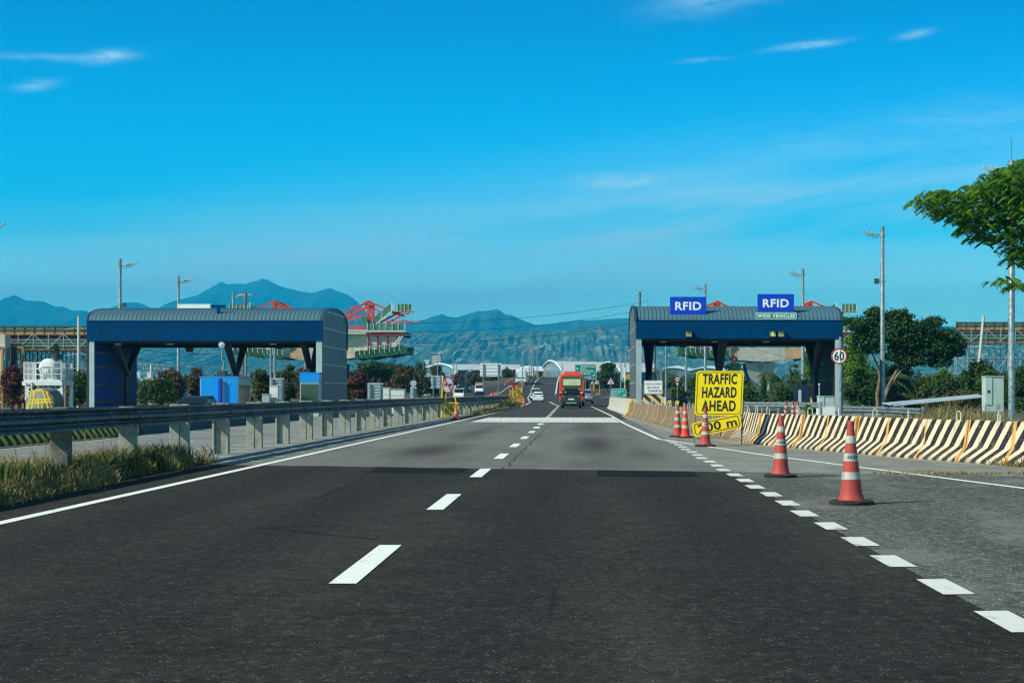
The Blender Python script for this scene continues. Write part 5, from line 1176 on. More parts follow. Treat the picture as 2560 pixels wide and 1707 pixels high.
# ------------------------------------------------------------------ viaduct stretches on scaffolding
def viaduct(x0, x1, Y, zs, label, legs_mat, low_mat, seed):
    """deck shuttering on scaffolding: a netted parapet, orange edge planks, a dark recess behind struts, a second plank line and a tower below"""
    r = random.Random(seed); e = thing('scaffolded_viaduct', label, 'bridge', (x0, Y, 0)); w = x1-x0; zt, z1, z2 = zs
    b = MB(); b.box(0,w,1.0,9,z1-.2,z1); b.box(0,w,1.2,8.5,z2+.3,z1-.2); b.build('deck', m['concrete_dark'], e)
    b = MB(); b.box(0,w,-.1,.25,z1-.12,z1+.16); b.box(0,w,-.2,.3,z2-.12,z2+.12); b.build('edge_planks', m['rust_orange'], e)
    b = MB(); b.box(.0,w,-.06,-.02,z1+.17,zt); nt_ = b.build('parapet_net', m['net_green'], e); b = MB(); n = int(w/1.15)
    for k in range(n+1): x = w*k/n; b.bar((x,-.12,z1-.1),(x,-.12,zt+.12),.07)
    for z in (zt+.05,(zt+z1)/2): b.bar((0,-.13,z),(w,-.13,z),.05)
    b.build('parapet_posts', m['dark_red'], nt_)
    b = MB(); b.box(0,w,-.3,-.26,z2+.13,z2+.75); b.build('lower_net', m['net_green'], e)
    b = MB(); n = int(w/1.7)
    for k in range(n+1):
        x = w*k/n; b.bar((x,-.35,z2),(x,-.35,z1),.08)
        if k < n: d = 1 if k % 2 else -1; b.bar((x if d > 0 else x+w/n,-.4,z2),(x+w/n if d > 0 else x,-.4,z1),.08)
    for z in (z2+.35,z2+.72,z2+1.1): b.bar((0,-.38,z),(w,-.38,z),.05)
    b.build('struts', m['scaffold'], e)
    b = MB(); n = max(3, int(w/1.5))
    for row in (.6, 4.0, 7.5):
        for k in range(n+1):
            x = w*k/n + r.uniform(-.08,.08); b.bar((x,row,-.2),(x,row,z2-.13),.13 if legs_mat is m['rust'] else .09)
            if k < n:
                nz_ = 3 if legs_mat is m['rust'] else 4
                for q in range(nz_):
                    za, zb = (z2-.15)*q/nz_, (z2-.15)*(q+1)/nz_
                    if r.random() < .75: b.bar((x,row-.05,za),(x+w/n,row-.05,zb),.08) if (k+q) % 2 else b.bar((x,row-.05,zb),(x+w/n,row-.05,za),.08)
                    b.bar((x,row-.06,zb),(x+w/n,row-.06,zb),.07)
    b.build('scaffold_tower', low_mat, e); return e
VD = 215; viaduct(px2x(-140,VD), px2x(236,VD), VD, (py2z(816,VD),py2z(834,VD),py2z(872,VD)), 'viaduct deck on rusty scaffolding at the far left, dark recess behind grey struts', m['rust'], m['rust'], 2)
viaduct(px2x(2390,VD), px2x(2720,VD), VD, (py2z(806,VD),py2z(822,VD),py2z(853,VD)), 'viaduct deck on tall grey scaffolding at the far right, green netted parapet', m['scaffold'], m['scaffold'], 3)
e = thing('concrete_pier_head', 'pale concrete deck end at the extreme left under the orange planks', 'bridge', (px2x(-30,VD-3), VD-3, 0)); b = MB(); b.box(0,px2x(12,VD)-px2x(-30,VD),0,2,py2z(868,VD),py2z(838,VD)); b.build('block', m['concrete_tan'], e); b = MB(); b.box(.3,1.6,.3,1.7,0,py2z(868,VD)); b.build('column', m['concrete_tan'], e)
e = thing('hanging_tarp', 'grey tarpaulin with a pale cyan edge hung over rusty steel at far left', 'tarpaulin', (px2x(26,150), 150, 0)); b = MB(); n = 10
def cloth(px0, px1, py0, py1, Y, seed, narrow=.5):
    r = vnoise(seed); vs = []; nn = 9
    for j in range(nn):
        for i in range(nn):
            t_ = i/(nn-1); v_ = j/(nn-1); c_ = (px0+px1)/2; x = c_+(px0+(px1-px0)*t_-c_)*(1-narrow*v_); vs.append((px2x(x,Y)-px2x(26,150), .35*math.sin(t_*9+v_*2)*(.3+v_)+.2*r(t_*4,v_*3)-.3*math.sin(t_*3.14), py2z(py0+(py1-py0)*v_+6*r(t_*5,1)*v_,Y)))
    return vs, [(j*nn+i, j*nn+i+1, (j+1)*nn+i+1, (j+1)*nn+i) for j in range(nn-1) for i in range(nn-1)]
b = MB(); b.add(*cloth(18,42,866,950,150,4,.55)); b.build('tarp_sheet', m['tarp_grey'], e); b = MB(); b.add(*cloth(8,20,866,935,149.7,6,.2)); b.build('tarp_edge', m['tarp_cyan'], e); b = MB(); b.bar((px2x(0,150)-e.location.x,.3,py2z(868,150)),(px2x(56,150)-e.location.x,.3,py2z(868,150)),.12)
for px in (2,38,54): x = px2x(px,150)-e.location.x; b.bar((x,.35,0),(x,.35,py2z(866,150)),.16)
b.build('rusty_posts', m['rust_orange'], e)
# water tank on a white railed platform, yellow trestle and rusty drum
Y = 128; e = thing('water_tank', 'round white water tank on a white railed platform left of the left canopy', 'water tank', (px2x(116,Y), Y, -.35)); o = e.location
X = lambda px, Yy=Y: px2x(px,Yy)-o.x; Zt = lambda py, Yy=Y: py2z(py,Yy)+.35
b = MB(); b.box(X(56),X(156),-.1,2.9,Zt(963),Zt(953)); b.box(X(60),X(153),-.06,2.8,Zt(952.9),Zt(949)); pf = b.build('platform', m['white'], e)
b = MB(); 
for y in (0,2.75):
    for px in (60,84,107,130,153): b.bar((X(px),y,Zt(950)),(X(px),y,Zt(905)),.06)
    for py in (906,921,935): b.bar((X(60),y,Zt(py)),(X(153),y,Zt(py)),.05)
for px in (60,153):
    for k in range(9): b.bar((X(px),.3*k+.15,Zt(950)),(X(px),.3*k+.15,Zt(906)),.035)
    b.bar((X(px),0,Zt(906)),(X(px),2.75,Zt(906)),.05)
b.build('railing', m['white'], pf)
rad = (X(140.5)-X(92))/2*.98; cz = Zt(919.5); tcx = X(116); b = MB(); b.lathe([(0,0),(rad*.55,.0),(rad*.9,.08),(rad,.22),(rad,2.3),(rad*.9,2.45),(0,2.5)], 28, caps=False); b.xf(Matrix.Translation((tcx,.22,cz)) @ Matrix.Rotation(R(-90),4,'X')); b.build('tank_body', m['white'], e, 50)
b = MB(); b.lathe([(.40,0),(.40,.30),(.44,.30),(.44,.38),(0,.40)], 16, (tcx+.4,1.1,cz+rad-.08)); b.build('hatch', m['column_grey'], e, 40); b = MB(); b.box(tcx-.6,tcx+.6,.4,2.3,Zt(950),cz-rad*.72); b.build('saddle', m['white'], e)
for px in (68,153):
    for y in (.1, 2.6): b = MB(); b.bar((X(px),y,-.1),(X(px),y,Zt(963)-.002),.20); b.build('leg', m['white'], e)
b = MB(); b.bar((X(118),.1,Zt(985)),(X(153),.1,Zt(972)),.13); b.bar((X(122),.1,Zt(987)),(X(153),.1,Zt(1000)),.15); b.build('cross_braces', m['white'], e)
b = MB()
for px in (66,81): b.bar((X(px),-.16,Zt(1000)),(X(px),-.16,Zt(955)),.09)
for py in (958,968,978,988): b.bar((X(66),-.16,Zt(py)),(X(81),-.16,Zt(py)),.09)
b.build('ladder', m['white'], e)
Y = 118; e = thing('yellow_trestle', 'yellow steel trestle frame standing in front of the rusty drum', 'frame', (px2x(92,Y), Y, -.35)); X = lambda px: px2x(px,Y)-e.location.x; Zt = lambda py: py2z(py,Y)+.35; b = MB()
for y, d in ((0,0),(.8,0)):
    b.bar((X(66),y,0),(X(78),y,Zt(976)),.085); b.bar((X(128),y,0),(X(106.5),y,Zt(974)),.085); b.bar((X(77),y,Zt(977)),(X(107),y,Zt(974)),.085); b.bar((X(74),y,Zt(999)),(X(118),y,Zt(997)),.07); b.bar((X(73),y,Zt(1007)),(X(121),y,Zt(1005)),.07); b.bar((X(96),y,0),(X(96),y,Zt(998)),.08)
    for px in (81,111): b.bar((X(px),y,Zt(1007)),(X(px),y,Zt(998)),.06)
for px, py in ((78,976),(106.5,974)): b.bar((X(px),0,Zt(py)),(X(px),.8,Zt(py)),.07)
b.build('frame', m['sign_yellow'], e)
Y = 121; e = thing('rusty_drum', 'large rust streaked grey drum lying behind the yellow trestle', 'tank', (px2x(98,Y), Y, -.35)); b = MB(); b.lathe([(.0,0),(.62,.05),(.97,.2),(1.02,.5),(1.02,2.4),(.9,2.6),(0,2.7)], 26, caps=False); b.xf(Matrix.Translation((0,0,1.0)) @ Matrix.Rotation(R(-90),4,'X'))
b.build('drum_body', M('rusty_drum', (.26,.28,.25), .8, var=.2, dirt=(.20,.075,.04), dscale=1.6, damt=.95), e, 40); b = MB(); b.box(-1.1,1.1,.3,2.3,-.1,.25); b.box(.9,2.2,.0,1.2,-.05,.62); b.build('cradle', m['concrete_old'], e)

# ------------------------------------------------------------------ smaller signs and boxes, left
def back_sign(px0, px1, py0, py1, Y, label, legs=2, base=None, ribs=5, mat=None):
    cx = px2x((px0+px1)/2,Y); g = G(cx,Y); e = thing('road_sign', label, 'sign', (cx,Y,g)); w = px2x(px1,Y)-px2x(px0,Y); z1, z0 = py2z(py0,Y)-g, py2z(py1,Y)-g
    b = MB(); b.prism(rrect(w, z1-z0, .05, 3, 0, (z0+z1)/2), 0, .05); bo = b.build('board', mat or m['sign_back'], e)
    b = MB()
    for k in range(ribs): z = z0+(z1-z0)*(k+.5)/ribs; b.box(-w/2+.03,w/2-.03,-.06,-.002,z-.03,z+.03)
    b.build('ribs', m['sign_back'], bo)
    for k in range(legs): x = -w*.34+w*.68*k/max(1,legs-1) if legs > 1 else 0; b = MB(); b.box(x-.07,x+.07,-.20,-.062,-.1,z1-.05); b.build('post', m['galv'], e)
    return e
back_sign(676,711,945,1000,140,'grey ribbed sign back behind the white board under the left canopy',2,None,8); back_sign(919,958,957,1000,150,'grey ribbed sign back between the maroon bush and the white boxes',2,None,6)
back_sign(1058,1109,939,971,250,'pale ribbed sign back left of the no overtaking sign',3,None,4); back_sign(1200,1254,908,941,290,'largest pale sign back on two posts beside the far ramp',2,None,4,m['sign_white']); back_sign(859,867,958,1000,150,'narrow grey sign back at the foot of the grey end wall',1,None,5)
e = back_sign(1026,1041,966,1000,170,'round pale sign back above a narrow plate on one post',1,None,3); b = MB(); b.prism(ngon(.30,20,0,py2z(958,170)-e.location.z), .0, .04); b.build('disc', m['sign_back'], e)
def wbox(px0,px1,py0,py1,Y,label,d=1.2,ribs=3,mat=None):
    cx = px2x((px0+px1)/2,Y); g = G(cx,Y); e = thing('white_cabinet', label, 'cabinet', (cx,Y,g)); w = px2x(px1,Y)-px2x(px0,Y); z1 = py2z(py0,Y)-g
    b = MB(); b.box(-w/2,w/2,0,d,0,z1); b.build('cabinet_body', mat or m['white'], e, 0, .02); b = MB(); b.box(-w/2-.03,w/2+.03,-.04,d+.03,z1,z1+.05); b.build('lid', mat or m['white'], e)
    b = MB()
    for k in range(ribs): z = z1*(.35+.6*k/ribs); b.box(-w/2+.05,w/2-.05,-.012,-.002,z,z+.05)
    b.build('louvre', m['sign_back'], e); return e
wbox(958,973,970,1000,140,'taller narrow white cabinet left of the wide white cabinet'); wbox(975,1011,974,1000,142,'wide white cabinet with a pale panel, behind the guardrail',1.5,3)
wbox(674,695,965,1000,138,'white framed board box in front of the grey ribbed sign back',.6,1); wbox(655,674,986,1000,137,'low pale grey box left of the white framed board',.8,1,m['sign_back'])
Y = 91; e = thing('no_overtaking_sign', 'round no overtaking sign on a yellow stand with a 300 m board, beside the guardrail', 'sign', (px2x(1120,Y), Y, 0)); K = Y/FPX; X = lambda px: (px-1120)*K; Zt = lambda py: py2z(py,Y)
cxs, czs = X(1119.5), Zt(962); el = lambda f: [(cxs+.292*f*math.cos(q)+.04*math.sin(q)*f, czs+.435*f*math.sin(q)-.03*f*math.cos(q)) for q in [2*math.pi*i/36 for i in range(36)]]
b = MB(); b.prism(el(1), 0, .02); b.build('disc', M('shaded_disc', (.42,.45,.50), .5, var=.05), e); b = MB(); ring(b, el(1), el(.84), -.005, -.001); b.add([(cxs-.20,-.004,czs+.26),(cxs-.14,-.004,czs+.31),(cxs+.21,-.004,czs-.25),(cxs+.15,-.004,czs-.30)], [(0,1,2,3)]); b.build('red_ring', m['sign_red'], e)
for s_, mt in ((-1, m['sign_red']), (1, m['sign_black'])):
    b = MB(); flat(b, [(cxs+s_*.13+p*.075, czs-.0+q*.09) for p, q in ((-1,-.9),(-.6,-.9),(-.6,-.5),(.6,-.5),(.6,-.9),(1,-.9),(1,.1),(.65,.9),(-.65,.9),(-1,.1))], -.006); b.build('car_mark', mt, e)
b = MB(); b.bar((X(1103),.05,0),(X(1106),.05,Zt(941)),.05); b.bar((X(1110),.4,0),(X(1115),.06,Zt(985)),.05); b.bar((X(1147),.05,0),(X(1134),.05,Zt(975)),.05); b.bar((X(1106),.04,Zt(1006)),(X(1147),.04,Zt(1007)),.04); b.bar((X(1094),-.35,.03),(X(1116),.5,.03),.06); b.bar((X(1094),-.1,.02),(X(1124),.3,.02),.05); b.build('stand', m['sign_yellow'], e)
b = MB(); b.prism(rrect(.80,.47,.05,3,X(1130),Zt(1024)), -.02, -.0); b.build('distance_board', m['sign_ochre'], e); b = MB(); ring(b, rrect(.75,.42,.05,3,X(1130),Zt(1024)), rrect(.715,.385,.04,3,X(1130),Zt(1024)), -.024, -.021); put_text(b, '300 m', X(1130), -.025, Zt(1024), .66, .24, .006); b.build('lettering', m['sign_black'], e)
Y = 184; e = thing('lane_shift_sign', 'ochre board with two bent black lines over a slanted metre board, at the guardrail end', 'sign', (px2x(1296,Y), Y, 0)); K = Y/FPX; X = lambda px: (px-1296)*K; Zt = lambda py: py2z(py,Y)
q = [(X(1287),Zt(968)),(X(1301),Zt(969)),(X(1306),Zt(993)),(X(1292),Zt(992))]; b = MB(); b.prism(q, 0, .04); b.build('board', m['sign_ochre'], e); b = MB()
for o_ in (-.0, .22): flat(b, [(X(1290.5)+o_,Zt(971)),(X(1290.5)+o_+.09,Zt(971)),(X(1292)+o_+.10,Zt(978)),(X(1296)+o_+.1,Zt(984)),(X(1297)+o_+.1,Zt(990)),(X(1297)+o_,Zt(990)),(X(1296)+o_-.0,Zt(985)),(X(1292)+o_,Zt(979))], -.004)
b.build('bent_lines', m['sign_black'], e); b = MB(); b.prism([(X(1290),Zt(995)),(X(1308),Zt(996)),(X(1310),Zt(1008)),(X(1293),Zt(1003))], .0, .04); b.build('distance_board', m['sign_ochre'], e); b = MB(); put_text(b, 'm', X(1305), -.005, Zt(1001.5), .22, .16, .02); b.build('lettering', m['sign_black'], e)
b = MB(); b.bar((X(1282),.06,0),(X(1282),.06,Zt(967)),.06); b.bar((X(1308),.06,0),(X(1303),.06,Zt(970)),.06); b.bar((X(1290),.6,0),(X(1294),.06,Zt(975)),.06); b.build('stand', m['sign_yellow'], e)
Y = 190; e = thing('works_board', 'ochre works board partly hidden left of the lane shift sign', 'sign', (px2x(1278.5,Y), Y, 0)); b = MB(); b.prism(rrect(.46,.72,.03,2,0,py2z(981,Y)), 0, .04); b.build('board', m['sign_ochre'], e); b = MB(); 
for k in range(4): b.box(-.17+.03*(k%2),.16-.05*(k%3),-.004,-.001,py2z(974+4.4*k,Y)-.05,py2z(974+4.4*k,Y)+.05)
b.build('worn_lettering', m['rust'], e); b = MB(); b.bar((-.2,.06,0),(-.2,.06,1.2),.05); b.bar((.2,.06,0),(.2,.06,1.2),.05); b.build('stand', m['sign_ochre'], e)
for px, py, Y, lab in ((1361,939,590,'yellow sign stands at the crest of the flyover'),(1328,952,430,'yellow frame sign among the dry grass of the central reserve'),(1339,940,520,'higher yellow frame sign in the dry central reserve')):
    x = px2x(px,Y); z = G(x,Y); e = thing('yellow_stand', lab, 'sign', (x,Y,z)); b = MB()
    for q in (-.55,.55): b.bar((q,0,0),(q*.8,0,1.9),.12)
    b.bar((-.5,0,.8),(.5,0,.8),.1); b.bar((-.45,0,1.7),(.45,0,1.7),.1); b.build('frame', m['sign_ochre'], e); b = MB(); b.box(-.4,.4,-.03,.0,1.0,1.6); b.build('panel', m['sign_ochre'], e)
# ------------------------------------------------------------------ green direction signs and others, right
Y = 300; x = px2x(1464,Y); g = G(x,Y); e = thing('direction_sign', 'large green sign reading SCTEX South, Subic, Clark South above SCTEX North, behind the red bus', 'sign', (x,Y,g)); K = Y/FPX; X = lambda px: (px-1464)*K; Zt = lambda py: py2z(py,Y)-g
w, z1, z0 = 54*K, Zt(910.5), Zt(948); b = MB(); b.box(-w/2,w/2,0,.06,z0,z1); b.build('board', m['sign_green'], e)
b = MB(); ring(b, rrect(w-.04,z1-z0-.04,.05,2,0,(z0+z1)/2), rrect(w-.16,z1-z0-.16,.05,2,0,(z0+z1)/2), -.01, -.002); b.box(-w/2,w/2,-.01,-.002,Zt(929.8),Zt(929.2)); b.build('border_line', m['sign_white'], e)
b = MB(); put_text(b,'SCTEX South',X(1470),-.012,Zt(916),36*K,3.4*K,.04); put_text(b,'Subic',X(1458),-.012,Zt(921.2),15*K,3.2*K,.03); put_text(b,'Clark South',X(1466.5),-.012,Zt(926),31.5*K,3.4*K,.03); put_text(b,'SCTEX North',X(1457.5),-.012,Zt(933.8),36*K,3.4*K,.04); put_text(b,'Clark North',X(1455),-.012,Zt(943),31*K,3.4*K,.03); arrow(b,X(1443.2),-.012,Zt(921.5),7*K); arrow(b,X(1484.5),-.012,Zt(938),7*K,R(-45))
ring(b, rrect(6*K,5.5*K,.02,2,X(1474.5),Zt(943)), rrect(5*K,4.5*K,.02,2,X(1474.5),Zt(943)), -.012, -.011); flat(b, [(X(1474.5)+a*K,Zt(943)+c*K) for a, c in ((-2,-.6),(-.4,.1),(-.3,1.6),(.3,1.6),(.4,.1),(2,-.6),(2,-.1),(.5,.9),(-.5,.9),(-2,-.1))][:6], -.013); b.build('lettering', m['sign_white'], e)
for px in (1463.5,1482.5): b = MB(); b.bar((X(px),.12,0),(X(px),.12,z1-.1),.14); b.build('post', m['galv'], e)
Y = 150; x = px2x(1547,Y); e = thing('direction_sign', 'small teal sign reading Clark North, New Clark, Airport behind the grey wall top', 'sign', (x,Y,0)); K = Y/FPX; X = lambda px: (px-1547)*K; Zt = lambda py: py2z(py,Y)
w, z1, z0 = 38*K, Zt(971), Zt(998); b = MB(); b.prism(rrect(w,z1-z0,.18,5,0,(z0+z1)/2), 0, .04); b.build('board', m['sign_teal'], e); b = MB(); ring(b, rrect(w-.02,z1-z0-.02,.17,5,0,(z0+z1)/2), rrect(w-.08,z1-z0-.08,.15,5,0,(z0+z1)/2), -.006, -.001); b.build('border_line', m['sign_white'], e)
b = MB(); put_text(b,'Clark North',X(1544.5),-.006,Zt(977.6),28*K,3.2*K,.03); put_text(b,'NEW CLARK',X(1540.5),-.006,Zt(982.4),21*K,2.2*K,.02); put_text(b,'AIRPORT',X(1537),-.006,Zt(986.8),15*K,2.2*K,.02); put_text(b,'CONCEPCION',X(1541.5),-.006,Zt(991.2),24*K,2.2*K,.02); arrow(b,X(1560),-.006,Zt(988),7.5*K,R(-40)); b.build('lettering', m['sign_white'], e)
b = MB()
for q in (-.45,.45): b.bar((q,.08,0),(q,.08,z1-.1),.07)
b.build('posts', m['galv'], e)
def tri_sign(px, py, Y, size, label, inner='side', up=True, post=True, stand=False):
    x = px2x(px,Y); g = G(x,Y); zc = py2z(py,Y)-g; e = thing('warning_sign' if up else 'give_way_sign', label, 'sign', (x,Y,g)); s_ = 1 if up else -1
    T = lambda f: [(-.58*size*f, zc-s_*.33*size*f),(.58*size*f, zc-s_*.33*size*f),(0, zc+s_*.67*size*f)]
    b = MB(); b.prism(T(1.18), 0, .03); b.build('rim_plate', m['sign_red'] if up else m['sign_black'] if False else m['sign_red'], e); b = MB(); flat(b, T(.90), -.004); b.build('face', m['sign_white'], e)
    b = MB()
    if inner == 'side': flat(b, [(-.06*size,zc-.25*size),(.06*size,zc-.25*size),(.06*size,zc-.02*size),(.22*size,zc-.2*size),(.27*size,zc-.1*size),(.06*size,zc+.14*size),(.05*size,zc+.38*size),(-.05*size,zc+.38*size)], -.007)
    elif inner == 'give': put_text(b,'GIVE',0,-.007,zc+.15*size,.62*size,.15*size,.03); put_text(b,'WAY',0,-.007,zc-.06*size,.42*size,.13*size,.03)
    else: flat(b, [(-.1*size,zc-.2*size),(.14*size,zc-.2*size),(.1*size,zc+.05*size),(.18*size,zc+.2*size),(.0,zc+.25*size),(-.08*size,zc)], -.007)
    b.build('symbol', m['sign_black'], e)
    b = MB(); b.tube([(0,.05,0),(0,.05,zc+(.5*size if up else -.2*size))], .04*max(1,size), 8); b.build('post', m['galv'], e, 40) if post else None
    if stand:
        b = MB()
        for q in (-.6,.6): b.bar((q*size,.05,0),(q*.6*size,.05,zc),.09)
        b.bar((-.6*size,.04,.5),(.6*size,.04,.5),.08); b.box(-.45*size,.45*size,.0,.03,.25,.6); b.build('stand', m['sign_ochre'], e)
    return e
tri_sign(1526.8,954.5,185,.66,'red rimmed merge triangle on a post beyond the grey wall'); e = tri_sign(1480.5,957,280,.48,'small triangle sign on a yellow stand left of the white 40 disc','bend',True,False,True)
def disc_sign(px, py, Y, rad, txt, label, stand=False, rimf=.82):
    x = px2x(px,Y); g = G(x,Y); zc = py2z(py,Y)-g; e = thing('speed_limit_sign', label, 'sign', (x,Y,g)); b = MB(); b.prism(ngon(rad,28,0,zc),0,.03); b.build('plate', m['sign_white'], e); b = MB(); ring(b, ngon(rad,28,0,zc), ngon(rad*rimf,28,0,zc), -.006, -.001); b.build('red_rim', m['sign_red'], e)
    b = MB(); put_text(b, txt, 0, -.006, zc, rad*1.2, rad*.85, .03); b.build('lettering', m['sign_black'], e)
    if stand:
        b = MB()
        for q in (-.5,.5): b.bar((q,.05,0),(q*.7,.05,zc),.09)
        b.bar((-.45,.04,.5),(.45,.04,.5),.08); b.box(-.35,.35,.0,.03,.25,.6); b.build('stand', m['sign_ochre'], e)
    else: b = MB(); b.tube([(0,.05,0),(0,.05,zc+rad*.6)],.04,8); b.build('post', m['galv'], e, 40)
    return e
disc_sign(1492,955.5,280,.36,'40','white 40 disc on a yellow stand beneath the large green sign',True); disc_sign(1693.3,948,140,.20,'60','small 60 disc above a give way triangle in front of the palm')
tri_sign(1693.3,959.5,139.8,.235,'white give way triangle on the thin post under the small 60 disc','give',False,True)
e = thing('chevron_disc','yellow disc sign seen between grey wall and far building','sign',(px2x(1572,230),230,G(px2x(1572,230),230))); b = MB(); b.prism(ngon(.42,18,0,py2z(942,230)-e.location.z),0,.03); b.build('disc', m['sign_ochre'], e); b = MB(); b.tube([(0,.05,0),(0,.05,py2z(942,230)-e.location.z)],.05,6); b.build('post', m['galv'], e)

# ------------------------------------------------------------------ buildings far off
Y0 = 880; K = Y0/FPX
def gable_hall(name, label, px_l, py_le, px_p, py_p, px_r, py_re, px_end, py_end_t, py_end_e, py_base, Y, bays, lamp_wall=False):
    """long hall: arched gable at its left end, white roof falling towards us, dark glazed wall below"""
    X0 = px2x(px_r,Y); e = thing(name, label, 'building', (X0,Y,0)); P = lambda px, py, dy: (px2x(px,Y+dy)-X0, dy, py2z(py,Y+dy)); b = MB(); n = 10; top = []; bot = []
    for i in range(n+1): t_ = i/n; top.append(P(px_p+(px_end-px_p)*t_, py_p+(py_end_t-py_p)*t_, 28)); bot.append(P(px_r+(px_end-px_r)*t_, py_re+(py_end_e-py_re)*t_, 0))
    mid = [tuple((a+c)/2+(1.0 if k == 2 else 0) for k, (a, c) in enumerate(zip(p, q))) for p, q in zip(top, bot)]
    b.add(top+mid+bot, [(i,i+1,n+2+i,n+1+i) for i in range(n)] + [(n+1+i,n+2+i,2*n+3+i,2*n+2+i) for i in range(n)]); b.add([(p[0],p[1],p[2]-.5) for p in bot]+bot, [(i,i+1,n+2+i,n+1+i) for i in range(n)]); b.build('roof', m['terminal_roof'], e, 30)
    b = MB(); zb = -1.0; b.add([(p[0],p[1]+.8,p[2]-.3) for p in bot]+[(p[0],p[1]+.8,zb) for p in bot], [(i,i+1,n+2+i,n+1+i) for i in range(n)]); wl = b.build('wall', m['column_grey'], e)
    L_ = P(px_l, py_le, 56); pk = top[0]; rt = bot[0]; arcp = []
    for i in range(13):
        t_ = i/12
        if t_ < .5: u = t_*2; arcp.append((L_[0]+(pk[0]-L_[0])*u, L_[1]+(pk[1]-L_[1])*u, L_[2]+(pk[2]-L_[2])*math.sin(u*math.pi/2)**.9))
        else: u = (t_-.5)*2; arcp.append((pk[0]+(rt[0]-pk[0])*u, pk[1]+(rt[1]-pk[1])*u, rt[2]+(pk[2]-rt[2])*math.cos(u*math.pi/2)**.9))
    b = MB(); b.tube(arcp, .55, 6); b.build('gable_arch', m['white'], e, 60); b = MB(); b.add([(p[0]+.3,p[1],p[2]) for p in arcp]+[(p[0]+.3,p[1],zb) for p in arcp], [(i,i+1,14+i,13+i) for i in range(12)]); b.build('gable_glazing', M('gable_glass', (.16,.24,.27), .25, var=.2, scale=.3), e)
    b = MB(); W_ = bot[-1][0]-bot[0][0]
    for k in range(bays): t_ = (k+.5)/bays; i = int(t_*n); p = bot[i]; x = bot[0][0]+W_*t_; yy = bot[0][1]+(bot[-1][1]-bot[0][1])*t_; b.box(x-.28,x+.28,yy-.05,yy+.6,zb,p[2]-.4)
    b.build('mullions', m['booth_dark'], wl); b = MB(); b.box(bot[0][0]-.3,bot[0][0]+1.6,-.8,.9,zb,bot[0][2]-.5); b.build('corner_pier', m['white'], e); return e
gable_hall('terminal_building','long low white roofed terminal hall with a curved gable at its left end',1064,922,1100,910,1136,922.5,1300,911,923,945,900,14)
e = thing('warehouse','flat white roofed hall stretching behind the red bus','building',(px2x(1255,930),930,0)); K = 930/FPX; w = 160*K; b = MB(); zt = py2z(914,930); b.add([(0,0,zt-2.1),(w,0,zt-2.6),(w,24,zt),(0,24,zt+.1),(0,0,zt-2.6),(w,0,zt-3.1),(w,24,zt-.5),(0,24,zt-.4)], [(0,1,2,3),(7,6,5,4),(0,4,5,1),(1,5,6,2),(2,6,7,3),(3,7,4,0)]); b.build('roof', m['sign_white'], e); b = MB(); b.box(.5,w-.5,.8,23,-1,zt-3.0); b.build('wall', m['column_grey'], e)
b = MB()
for k in range(18): b.box(1+w*k/18,1.6+w*k/18,.55,.79,-1,zt-3.3)
b.build('pilasters', m['booth_dark'], e)
gable_hall('terminal_building','grey glazed terminal hall with a tall pointed arch, left of the large green sign',1357,918,1376,902,1405,926.5,1530,905,927,950,860,16)
gable_hall('terminal_building','terminal hall wing with a wave shaped eave, right of the round tree',1500,922,1519,905.5,1553,929,1640,909,927,950,840,10)
e = thing('terminal_building','wavy white roof of a terminal wing seen under the right canopy','building',(px2x(1655,870),870,0)); K = 870/FPX; b = MB(); n = 28; W_ = 210*K; zf = lambda t_: py2z(925,870)+1.6*abs(math.sin(t_*math.pi*2.5+.6))
pts = [(W_*i/n, zf(i/n)) for i in range(n+1)]; b.add([(p,0,q) for p, q in pts]+[(p+4,26,q+.9) for p, q in pts]+[(p,0,q-.5) for p, q in pts], [(i,i+1,n+2+i,n+1+i) for i in range(n)]+[(2*n+2+i,2*n+3+i,i+1,i) for i in range(n)]); b.build('roof', m['sign_white'], e); b = MB(); b.add([(p,.6,q-.3) for p, q in pts]+[(p,.6,-1) for p, q in pts], [(i,i+1,n+2+i,n+1+i) for i in range(n)]); b.build('glazing', M('hall_glass', (.14,.21,.24), .25, var=.3, scale=.25), e)
def house(px0, px1, py0, py1, Y, label, mat, roofmat, cat='building', nm='house', stripes=0):
    x = px2x((px0+px1)/2,Y); e = thing(nm, label, cat, (x,Y,0)); w = px2x(px1,Y)-px2x(px0,Y); z1 = py2z(py0,Y); zb = min(py2z(py1,Y), z1-2) if py1 else 0; b = MB(); b.box(-w/2,w/2,0,w*.6,-2,z1); wl = b.build('wall', mat, e); b = MB(); b.box(-w/2-.4,w/2+.4,-.4,w*.6+.4,z1,z1+.6); b.build('roof', roofmat, e)
    b = MB()
    for k in range(stripes): z = z1-(z1-zb)*(k+.5)/stripes; b.box(-w/2+.3,w/2-.3,-.25,-.02,z-.35,z+.35)
    if stripes: b.build('window_band', m['sign_white'], wl)
    else:
        for k in range(3): b.box(-w/2+w*(.12+.3*k),-w/2+w*(.28+.3*k),-.06,-.02,z1*.45,z1*.75)
        b.build('window', m['column_grey'], wl)
    return e
house(1078,1103,888,909,1250,'dark office block with white floor bands far off above the low terminal',m['column_grey'],m['column_grey'],'building','office_block',4); house(1062,1073,902,914,1150,'red and white striped tank tower left of the dark office block',m['sign_red'],m['sign_white'],'tower','striped_tower',3); house(1055,1072,913,919,1100,'small white building at the foot of the striped tower',m['white'],m['white'])
house(340,366,945,948,1500,'left one of two long low white sheds under the left canopy',m['white'],m['sign_white'],'building','long_shed'); house(375,425,944.5,948,1500,'right one of two long low white sheds under the left canopy',m['white'],m['sign_white'],'building','long_shed')
